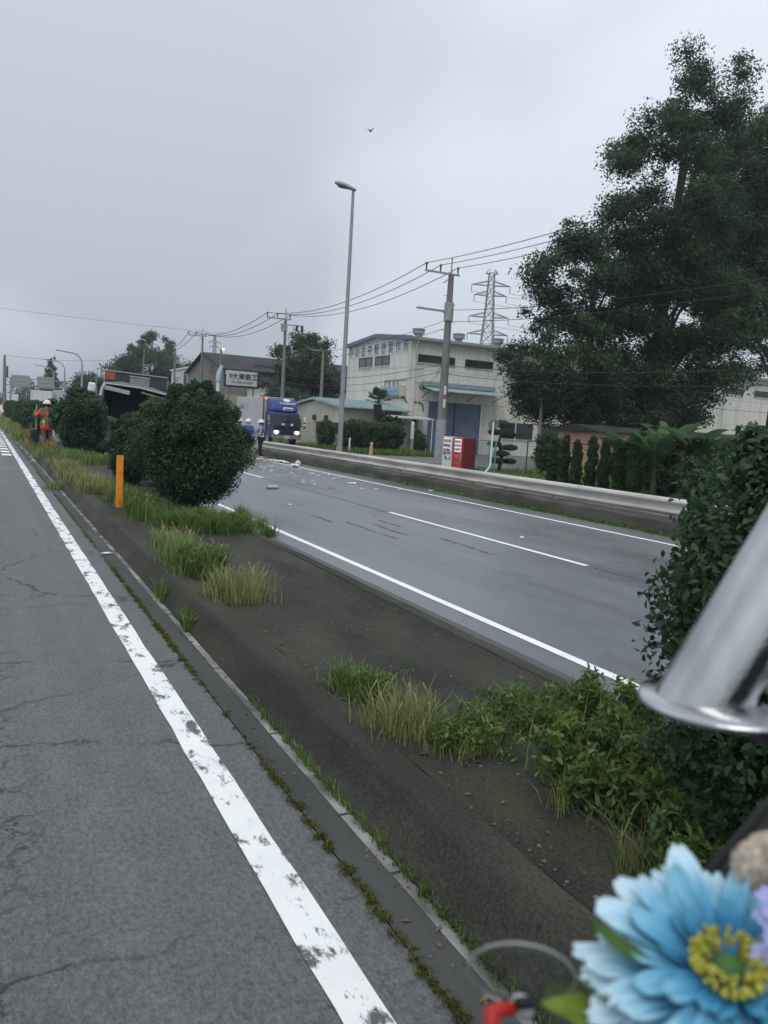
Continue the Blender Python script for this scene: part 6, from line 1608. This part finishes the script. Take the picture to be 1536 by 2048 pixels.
for i, (x, y, r) in enumerate([(11.30, 32.7, (0.22, 0.35, 0.03)), (11.42, 31.9, (0.2, 0.4, 0.04)), (11.35, 31.1, (0.10, 0.2, 0.05)), (11.6, 30.3, (0.10, 0.13, 0.09)), (11.05, 29.2, (0.2, 0.25, 0.05)), (10.6, 33.6, (0.25, 0.4, 0.05))]):
    crumple('white_panel_piece', (x, y, 0.006), r, 70+i, WPL, ['flat white panel piece by the officers, first from their feet', 'second white panel piece from the officers along the edge line', 'third white panel piece from the officers, humped', 'upright white panel piece farthest from the officers at the wall', 'small flat white piece on the edge line nearest the camera', 'white panel piece between the officers'][i], 'panel piece')
crumple('white_sheet_heap', (2.55, 31.9, 0.25), (0.26, 0.3, 0.42), 80, mat('sheet_pale', (0.55, 0.58, 0.60), 0.7, var=0.15), 'pale crumpled sheet heap at the right of the firefighter legs', 'sheet heap')
crumple('white_sheet_heap', (1.83, 32.4, 0.25), (0.12, 0.25, 0.24), 81, MATS['sheet_pale'], 'small pale sheet heap between shovel and firefighter', 'sheet heap')
crumple('brown_sack', (1.66, 32.6, 0.25), (0.13, 0.25, 0.36), 82, mat('sack_brown', (0.20, 0.10, 0.06), 0.9, var=0.3), 'brown sack standing left of the firefighter', 'sack')
o = MB().bevbox((0, 0, 0.015), (0.52, 0.2, 0.03), 0.008).build('white_board', WPL); o.location = (2.42, 30.3, 0.25); tag(o, 'white board lying in the grass at the firefighter heel', 'board')
g = np.random.default_rng(14)
for i in range(22):
    o = sh0[i % 5].copy(); col.objects.link(o); y = 27+18*g.random(); o.location = (1.50+g.normal()*0.05-0.05*g.random(), y, 0.01); o.rotation_euler = (0, 0, g.random()*6.28); k = 0.5+0.9*g.random(); o.scale = (k, k*1.5, k)
    tag(o, 'white shard in the gutter beside the firefighter', 'shard', 'white shards in the gutter')

o = crumple('gutter_scrap', (1.42, 10.35, 0.004), (0.07, 0.03, 0.012), 83, WPL, 'pale scrap lying in the gutter left of the kerb', 'scrap')
# bird
bd_ = empty('bird', (35.3, 76.1, 31.72), R(40), label='small dark bird flying alone in the open sky', cat='bird')
MB().ball((0, 0, 0), (0.24, 0.09, 0.09)).ball((0.24, 0, 0.05), (0.08, 0.06, 0.06)).add([(-0.2, -0.03, 0), (-0.46, -0.09, 0.01), (-0.46, 0.09, 0.01), (-0.2, 0.03, 0)], [(0, 1, 2, 3)]).build('body', DARKM, bd_)
for s in (-1, 1): MB().add([(0.12, s*0.05, 0.03), (-0.12, s*0.05, 0.03), (-0.10, s*0.34, 0.20), (0.08, s*0.34, 0.22), (-0.22, s*0.60, 0.15)], [(0, 1, 2, 3), (3, 2, 4)]).build('wing', DARKM, bd_)

# ================================================================== things at the vehicle window, close to the camera
def petal_mesh(L, w, cup, g):
    """a petal along +X, shared vertices so it shades smoothly, ridged, ragged rounded tip, curling up in Z"""
    K, C = 12, 7; V = []; F = []
    rag = g.normal(size=C)*0.025; tw = g.normal()*0.25; bend = g.normal()*0.10
    for k in range(K+1):
        t = k/K
        ww = w*0.5*(0.36+0.64*min(1, t*1.25)**0.8)*(1-(max(0.0, t-0.72)/0.28)**3*0.42)
        for c in range(C):
            u = -1+2*c/(C-1)
            x = L*(0.06+0.94*t*(1-0.05*u*u*t+(rag[c] if t > 0.8 else 0)*(t-0.8)*5))
            z = cup*(t**2)*L*0.6+0.05*w*math.cos(u*math.pi*3)*(0.4+t)+0.10*w*u*u-0.10*L*max(0, t-0.75)*2+tw*u*w*0.35*t
            V.append((x, u*ww+bend*L*t*t*0.5, z))
    for k in range(K):
        for c in range(C-1): F.append((k*C+c, k*C+c+1, (k+1)*C+c+1, (k+1)*C+c))
    return MB().add(V, F, 0, True)
def petal_mat(name, base, mid, tip, L):
    m = bpy.data.materials.new(name); m.use_nodes = True; t = m.node_tree; b = t.nodes['Principled BSDF']; nn = t.nodes.new; lk = t.links.new
    tcn = nn('ShaderNodeTexCoord'); sp_ = nn('ShaderNodeSeparateXYZ'); lk(tcn.outputs['Object'], sp_.inputs[0])
    mp = nn('ShaderNodeMapping'); mp.inputs['Scale'].default_value = (40, 700, 40); lk(tcn.outputs['Object'], mp.inputs[0])
    nz_ = nn('ShaderNodeTexNoise'); nz_.inputs['Scale'].default_value = 1.0; nz_.inputs['Detail'].default_value = 3; lk(mp.outputs[0], nz_.inputs['Vector'])
    a = nn('ShaderNodeMath'); a.operation = 'DIVIDE'; a.inputs[1].default_value = L; lk(sp_.outputs[0], a.inputs[0])
    q = nn('ShaderNodeMath'); q.operation = 'MULTIPLY_ADD'; q.inputs[1].default_value = 0.55; lk(nz_.outputs[0], q.inputs[0]); lk(a.outputs[0], q.inputs[2])
    r = nn('ShaderNodeValToRGB'); e = r.color_ramp.elements; e[0].position = 0.40; e[0].color = (*base, 1); e[1].position = 1.22 if False else 1.0; e[1].color = (*tip, 1)
    md_ = e.new(0.70); md_.color = (*mid, 1)
    sb_ = nn('ShaderNodeMath'); sb_.operation = 'SUBTRACT'; sb_.inputs[1].default_value = 0.18; lk(q.outputs[0], sb_.inputs[0]); lk(sb_.outputs[0], r.inputs[0]); lk(r.outputs[0], b.inputs['Base Color'])
    b.inputs['Roughness'].default_value = 0.85; b.inputs['Specular IOR Level'].default_value = 0.15
    b.inputs['Subsurface Weight'].default_value = 0.25; b.inputs['Subsurface Radius'].default_value = (0.004, 0.006, 0.008); b.inputs['Subsurface Scale'].default_value = 0.6
    return m
def flower(loc, label, deep, mid, pale, seed, scale=1.0, faceup=0.0):
    o = empty('artificial_flower', loc, label=label, cat='flower')
    n = (Vector((0, 0, 1.85))-Vector(loc)).normalized(); n = (n+Vector((0, 0, faceup))).normalized()
    o.rotation_mode = 'QUATERNION'; o.rotation_quaternion = n.to_track_quat('Z', 'Y')
    g = np.random.default_rng(seed)
    for (cnt, L, w, cup, z, m2) in ((26, 0.079, 0.0185, 0.06, -0.007, pale), (23, 0.071, 0.0175, 0.22, -0.002, pale), (17, 0.053, 0.015, 0.46, 0.003, mid), (13, 0.034, 0.011, 0.72, 0.006, deep)):
        base = []
        for i in range(cnt):
            if len(base) < 6:
                p = petal_mesh(L*scale*(0.88+0.20*g.random()), w*scale*(0.85+0.35*g.random()), cup*(0.4+1.1*g.random()), g).build('petal', m2, o, recalc=False); base.append(p)
            else:
                p = base[i % 6].copy(); col.objects.link(p)
            p.parent = o; p.location = (0, 0, z*scale+g.normal()*0.0012)
            p.rotation_euler = (g.normal()*0.20, g.normal()*0.13, 2*math.pi*(i+0.55*g.random())/cnt+L*40)
    mb = MB()
    for i in range(120):
        a = g.random()*6.28; r = (0.008+0.010*math.sqrt(g.random()))*scale
        mb.tube([(r*math.cos(a)*0.8, r*math.sin(a)*0.8, 0.004*scale), (r*1.12*math.cos(a), r*1.12*math.sin(a), (0.014+0.005*g.random())*scale)], [0.0011*scale, 0.0014*scale], 4)
    mb.build('stamens', mat('stamen_yellow', (0.50, 0.45, 0.05), 0.7, scale=60, c2=(0.36, 0.36, 0.06)), o)
    MB().ball((0, 0, 0.008*scale), (0.0085*scale, 0.0085*scale, 0.007*scale)).build('centre', mat('centre_green', (0.07, 0.16, 0.04), 0.8), o)
    st_ = MB(); wl = o.rotation_quaternion.inverted()
    dl = wl @ Vector((0.0, 0.0, -1.0))
    st_.tube([(0, 0, -0.008), tuple(Vector((0, 0, -0.03))+dl*0.04), tuple(Vector((0, 0, -0.03))+dl*(loc[2]-1.445))], 0.0025, 8)
    st_.build('stem', L_BAN[0], o)
    return o
DB, MBL, PBL = (0.030, 0.165, 0.31), (0.14, 0.40, 0.57), (0.56, 0.74, 0.82)
PB_D = petal_mat('petal_deep_blue', DB, DB, (0.09, 0.32, 0.50), 0.034); PB_M = petal_mat('petal_blue', DB, (0.09, 0.31, 0.49), (0.24, 0.52, 0.68), 0.053); PB_P = petal_mat('petal_pale_blue', (0.08, 0.30, 0.48), MBL, PBL, 0.074)
PV_D = petal_mat('petal_deep_violet', (0.08, 0.08, 0.34), (0.10, 0.10, 0.38), (0.18, 0.18, 0.52), 0.025); PV_M = petal_mat('petal_violet', (0.10, 0.10, 0.38), (0.16, 0.16, 0.48), (0.26, 0.27, 0.64), 0.038); PV_P = petal_mat('petal_pale_violet', (0.16, 0.16, 0.5), (0.24, 0.25, 0.62), (0.48, 0.50, 0.84), 0.053)
flower((0.3400, 0.2432, 1.5790), 'pale blue artificial daisy with yellow-green centre at the lower edge', PB_D, PB_M, PB_P, 5, 0.95, 1.5)
flower((0.3740, 0.1880, 1.6150), 'violet artificial flower partly hidden beyond the blue one', PV_D, PV_M, PV_P, 6, 0.72)

def art_leaf(pts, w, name_parent, mi):
    mb = MB(); P = [Vector(p) for p in pts]; nvec = (Vector((0, 0, 1.85))-P[1]).normalized(); K = 8; prev = None
    for k in range(K+1):
        t = k/K; c = P[0]*(1-t)**2+P[1]*2*t*(1-t)+P[2]*t*t; d_ = (P[1]-P[0])*(1-t)+(P[2]-P[1])*t
        s = d_.cross(nvec).normalized()*w*math.sin(math.pi*(0.08+0.9*t))*(1+0.12*math.sin(k*4)); row = (c+s+nvec*0.002, c-nvec*0.001, c-s+nvec*0.002)
        if prev: mb.add([prev[0], prev[1], row[1], row[0]], [(0, 1, 2, 3)], 0, True); mb.add([prev[1], prev[2], row[2], row[1]], [(0, 1, 2, 3)], 0, True)
        prev = row
    mb.build('leaf', mi, name_parent)
sprig = empty('leaf_sprig', (0.29, 0.28, 1.47), label='sprig of yellow-green artificial leaves under the blue flower', cat='artificial leaves')
LG = mat('art_leaf', (0.17, 0.25, 0.025), 0.6, var=0.35, scale=40); LG2 = mat('art_leaf_dark', (0.055, 0.13, 0.02), 0.6, var=0.3, scale=40)
off = Vector((0.29, 0.28, 1.47))
for pts, w, m_ in (([(0.300, 0.265, 1.545), (0.285, 0.278, 1.552), (0.262, 0.294, 1.550)], 0.013, LG), ([(0.305, 0.262, 1.54), (0.283, 0.268, 1.540), (0.262, 0.282, 1.535)], 0.014, LG), ([(0.31, 0.262, 1.58), (0.294, 0.278, 1.586), (0.284, 0.287, 1.597)], 0.008, LG2), ([(0.31, 0.262, 1.556), (0.292, 0.275, 1.563), (0.281, 0.286, 1.562)], 0.009, LG2)):
    art_leaf([tuple(Vector(p)-off) for p in pts], w, sprig, m_)
for o_ in sprig.children:
    o_.data.transform(Matrix.Identity(4))
MB().tube([(0.012, -0.012, -0.02), (0.010, -0.014, 0.04), (0.014, -0.017, 0.075), (0.02, -0.018, 0.11)], 0.002, 6).build('stem', LG2, sprig)

cup = empty('suction_cup', (0.2584, 0.3059, 1.5607), label='clear suction cup with white knob and red clip', cat='suction cup')
toc = (Vector((0, 0, 1.85))-Vector(cup.location)).normalized(); up_ = (u2-toc*u2.dot(toc)).normalized(); ax = (toc*math.cos(R(60))-up_*math.sin(R(60))).normalized()
cup.rotation_mode = 'QUATERNION'; cup.rotation_quaternion = ax.to_track_quat('Z', 'Y')
clear = bpy.data.materials.new('clear_plastic'); clear.use_nodes = True
cnt_ = clear.node_tree; cnt_.nodes.clear()
co_ = cnt_.nodes.new('ShaderNodeOutputMaterial'); ctr = cnt_.nodes.new('ShaderNodeBsdfTransparent'); ctr.inputs[0].default_value = (0.80, 0.83, 0.82, 1)
cgl = cnt_.nodes.new('ShaderNodeBsdfGlossy'); cgl.inputs['Roughness'].default_value = 0.16; cgl.inputs['Color'].default_value = (0.9, 0.92, 0.92, 1)
cfr = cnt_.nodes.new('ShaderNodeFresnel'); cfr.inputs['IOR'].default_value = 1.55
cn = cnt_.nodes.new('ShaderNodeTexNoise'); cn.inputs['Scale'].default_value = 60
cbp = cnt_.nodes.new('ShaderNodeBump'); cbp.inputs['Strength'].default_value = 0.08; cnt_.links.new(cn.outputs[0], cbp.inputs['Height']); cnt_.links.new(cbp.outputs[0], cgl.inputs['Normal'])
cmx = cnt_.nodes.new('ShaderNodeMixShader'); cnt_.links.new(cfr.outputs[0], cmx.inputs[0]); cnt_.links.new(ctr.outputs[0], cmx.inputs[1]); cnt_.links.new(cgl.outputs[0], cmx.inputs[2]); cnt_.links.new(cmx.outputs[0], co_.inputs[0])
prof = [(0.0285, 0.0), (0.0282, 0.0012), (0.022, 0.004), (0.013, 0.0075), (0.011, 0.012), (0.0, 0.0125)]
def lathe(mb, prof, n=32, mi=0):
    V = [(r*math.cos(2*math.pi*k/n), r*math.sin(2*math.pi*k/n), z) for r, z in prof for k in range(n)]
    F = [(i*n+k, i*n+(k+1) % n, (i+1)*n+(k+1) % n, (i+1)*n+k) for i in range(len(prof)-1) for k in range(n)]
    return mb.add(V, F, mi, True)
lathe(MB(), prof).build('cup', clear, cup)
rimb = MB()
for k in range(32):
    a0, a1 = 2*math.pi*k/32, 2*math.pi*(k+1)/32; rimb.tube([(0.0285*math.cos(a0), 0.0285*math.sin(a0), 0), (0.0285*math.cos(a1), 0.0285*math.sin(a1), 0)], 0.0007, 5, caps=False)
rimb.build('rim', mat('clear_rim', (0.42, 0.45, 0.43), 0.3), cup)
lathe(MB(), [(0.0050, 0.0126), (0.0050, 0.016), (0.0066, 0.0165), (0.0066, 0.0195), (0.003, 0.021), (0.0, 0.021)]).build('knob', mat('knob_white', (0.60, 0.62, 0.62), 0.3), cup)
RC = mat('clip_red', (0.50, 0.018, 0.012), 0.45)
cl_w = bpy.data.objects.new('clip', None)
kn = Vector((0.2500, 0.2910, 1.5620)); inv = cup.rotation_quaternion.inverted()
def tocup(p): return tuple(inv @ (Vector(p)-Vector(cup.location)))
MB().tube([tocup((0.2440, 0.2920, 1.5560)), tocup((0.2360, 0.2920, 1.5580)), tocup((0.2285, 0.2905, 1.5600)), tocup((0.2275, 0.2870, 1.5500)), tocup((0.2300, 0.2840, 1.5350))], [0.0030, 0.0038, 0.0046, 0.0046, 0.0044], 8).build('red_clip', RC, cup)
MB().tube([tocup((0.2430, 0.2890, 1.5610)), tocup((0.2520, 0.2880, 1.5600))], 0.0032, 8).build('dark_pin', BLACK, cup)
MB().tube([tocup((0.233, 0.284, 1.547)), tocup((0.236, 0.281, 1.532))], 0.004, 8).build('pale_tag', mat('tag_pale', (0.58, 0.50, 0.44), 0.7), cup)

# chrome mirror stay on its base plate
ch = empty('chrome_stay', (0.492, 0.394, 1.657), label='thick chrome tube rising from a flat plate at the right edge', cat='mirror stay')
CH2 = mat('chrome_dull', (0.58, 0.585, 0.595), 0.10, var=0.35, scale=18, metal=1.0, bump=0.06, bscale=400, stretch=(1, 1, 0.3))
ct = MB().tube([(0.0, 0.004, 0.0), (0.0785, -0.0185, 0.152), (0.131, -0.034, 0.252)], 0.033, 32)
axv = Vector((0.0785, -0.0225, 0.152)).normalized()
for i_ in list(range(32))+list(range(96, 128)):      # mitre the foot onto the plate
    if i_ < len(ct.v) and ct.v[i_][2] < 0.05:
        p_ = Vector(ct.v[i_]); ct.v[i_] = tuple(p_+axv*((-0.004-p_.z)/axv.z))
ct.build('tube', CH2, ch)
pl_ = MB(); lathe(pl_, [(0.0, -0.003), (0.062, -0.003), (0.0645, -0.001), (0.0645, 0.001), (0.062, 0.003), (0.040, 0.004), (0.0, 0.004)], 40)
po_ = pl_.build('base_plate', CH2, ch); po_.location = (0.012, -0.006, 0.0); po_.rotation_euler = (R(-2), R(-2), 0)
MB().tube([(0.03, -0.02, -0.008), (0.12, -0.07, -0.03), (0.25, -0.15, -0.06)], 0.02, 10).build('support_arm', BLACK, ch)

# window rim and ledge of the vehicle
rimo = empty('window_rim', (0.41, 0.32, 1.56), label='black rubber window rim slanting behind the blue flower', cat='window rim')
A = Vector((0.3930, 0.3265, 1.5540)); B = Vector((0.5080, 0.2860, 1.7080)); t_ = (B-A).normalized()
vdir = ((A+B)/2-Vector((0, 0, 1.85))).normalized(); wv = t_.cross(vdir).normalized()
if wv.z > 0: wv = -wv
base_ = Vector((0.41, 0.32, 1.56)); V = []
for p in (A, B):
    for (a_, b_) in ((0, 0), (0.024, -0.004), (0.034, 0.004), (0.034, 0.05), (0, 0.05)): V.append(p-base_+wv*a_+vdir*b_)
MB().add(V, [(0, 1, 6, 5), (1, 2, 7, 6), (2, 3, 8, 7), (3, 4, 9, 8), (4, 0, 5, 9), (0, 1, 2, 3, 4), (5, 6, 7, 8, 9)]).build('rubber_profile', BLACK, rimo)
MB().tube([V[0]+wv*0.004-vdir*0.001, V[5]+wv*0.004-vdir*0.001], 0.0022, 8).build('seal_bead', RUBBER, rimo)
dash = empty('dashboard_ledge', (0.33, 0.2, 1.40), label='black dashboard ledge below the flower', cat='dashboard')
MB().bevbox((0, 0.0, 0.0), (0.36, 0.28, 0.06), 0.015).build('ledge', BLACK, dash)
MB().bevbox((0, -0.12, -0.2), (0.36, 0.06, 0.36), 0.01).build('ledge_panel', BLACK, dash)
# fluffy toy on the rim
tyy = empty('plush_toy', (0.398, 0.262, 1.612), label='cream fluffy plush toy with dark eye peeking at the right edge', cat='plush toy')
PL = mat('plush_cream', (0.78, 0.70, 0.58), 0.95, var=0.25, scale=200)
MB().ball((0.0, 0, 0.004), (0.019, 0.017, 0.016)).ball((-0.014, 0.004, 0.006), (0.010, 0.009, 0.011)).ball((0.012, 0, -0.025), (0.022, 0.02, 0.022)).build('body', PL, tyy)
g = np.random.default_rng(3); dr = unit(g.normal(size=(2600, 3)))
P0 = dr*np.array([0.019, 0.017, 0.016])+np.array([0, 0, 0.004]); P1 = dr[:900]*np.array([0.010, 0.009, 0.011])+np.array([-0.014, 0.004, 0.006])
PP = np.concatenate([P0, P1]); DD = np.concatenate([dr, dr[:900]]); s_ = unit(np.cross(DD, g.normal(size=DD.shape)))*0.0006; tipp = PP+unit(DD+g.normal(size=DD.shape)*0.4)*0.004
tag(quads('fur', np.stack([PP-s_, PP+s_, tipp], 1), [PL], np.zeros(len(PP), int), tyy, nv=3), kind='stuff')
ec = Vector((-0.004, -0.0155, 0.006))
MB().ball(tuple(ec), (0.008, 0.004, 0.0085)).build('eye_patch', mat('plush_olive', (0.22, 0.19, 0.08), 0.9), tyy)
MB().ball((ec.x-0.0005, ec.y-0.003, ec.z-0.001), 0.0032).build('eye', BLACK, tyy)

# ================================================================== damp air
hz_mat = bpy.data.materials.new('damp_air'); hz_mat.use_nodes = True
hn = hz_mat.node_tree; hn.nodes.clear()
ho = hn.nodes.new('ShaderNodeOutputMaterial'); pv = hn.nodes.new('ShaderNodeVolumePrincipled')
pv.inputs['Color'].default_value = (0.80, 0.87, 0.95, 1); pv.inputs['Density'].default_value = 0.0006; pv.inputs['Anisotropy'].default_value = 0.2
hn.links.new(pv.outputs[0], ho.inputs['Volume'])
hz_ = MB().span((-1600, -700, -1.1), (1600, 2500, 75)).build('haze', hz_mat, recalc=True)
tag(hz_, 'thin damp haze in the air over the whole road', 'haze', kind='stuff')
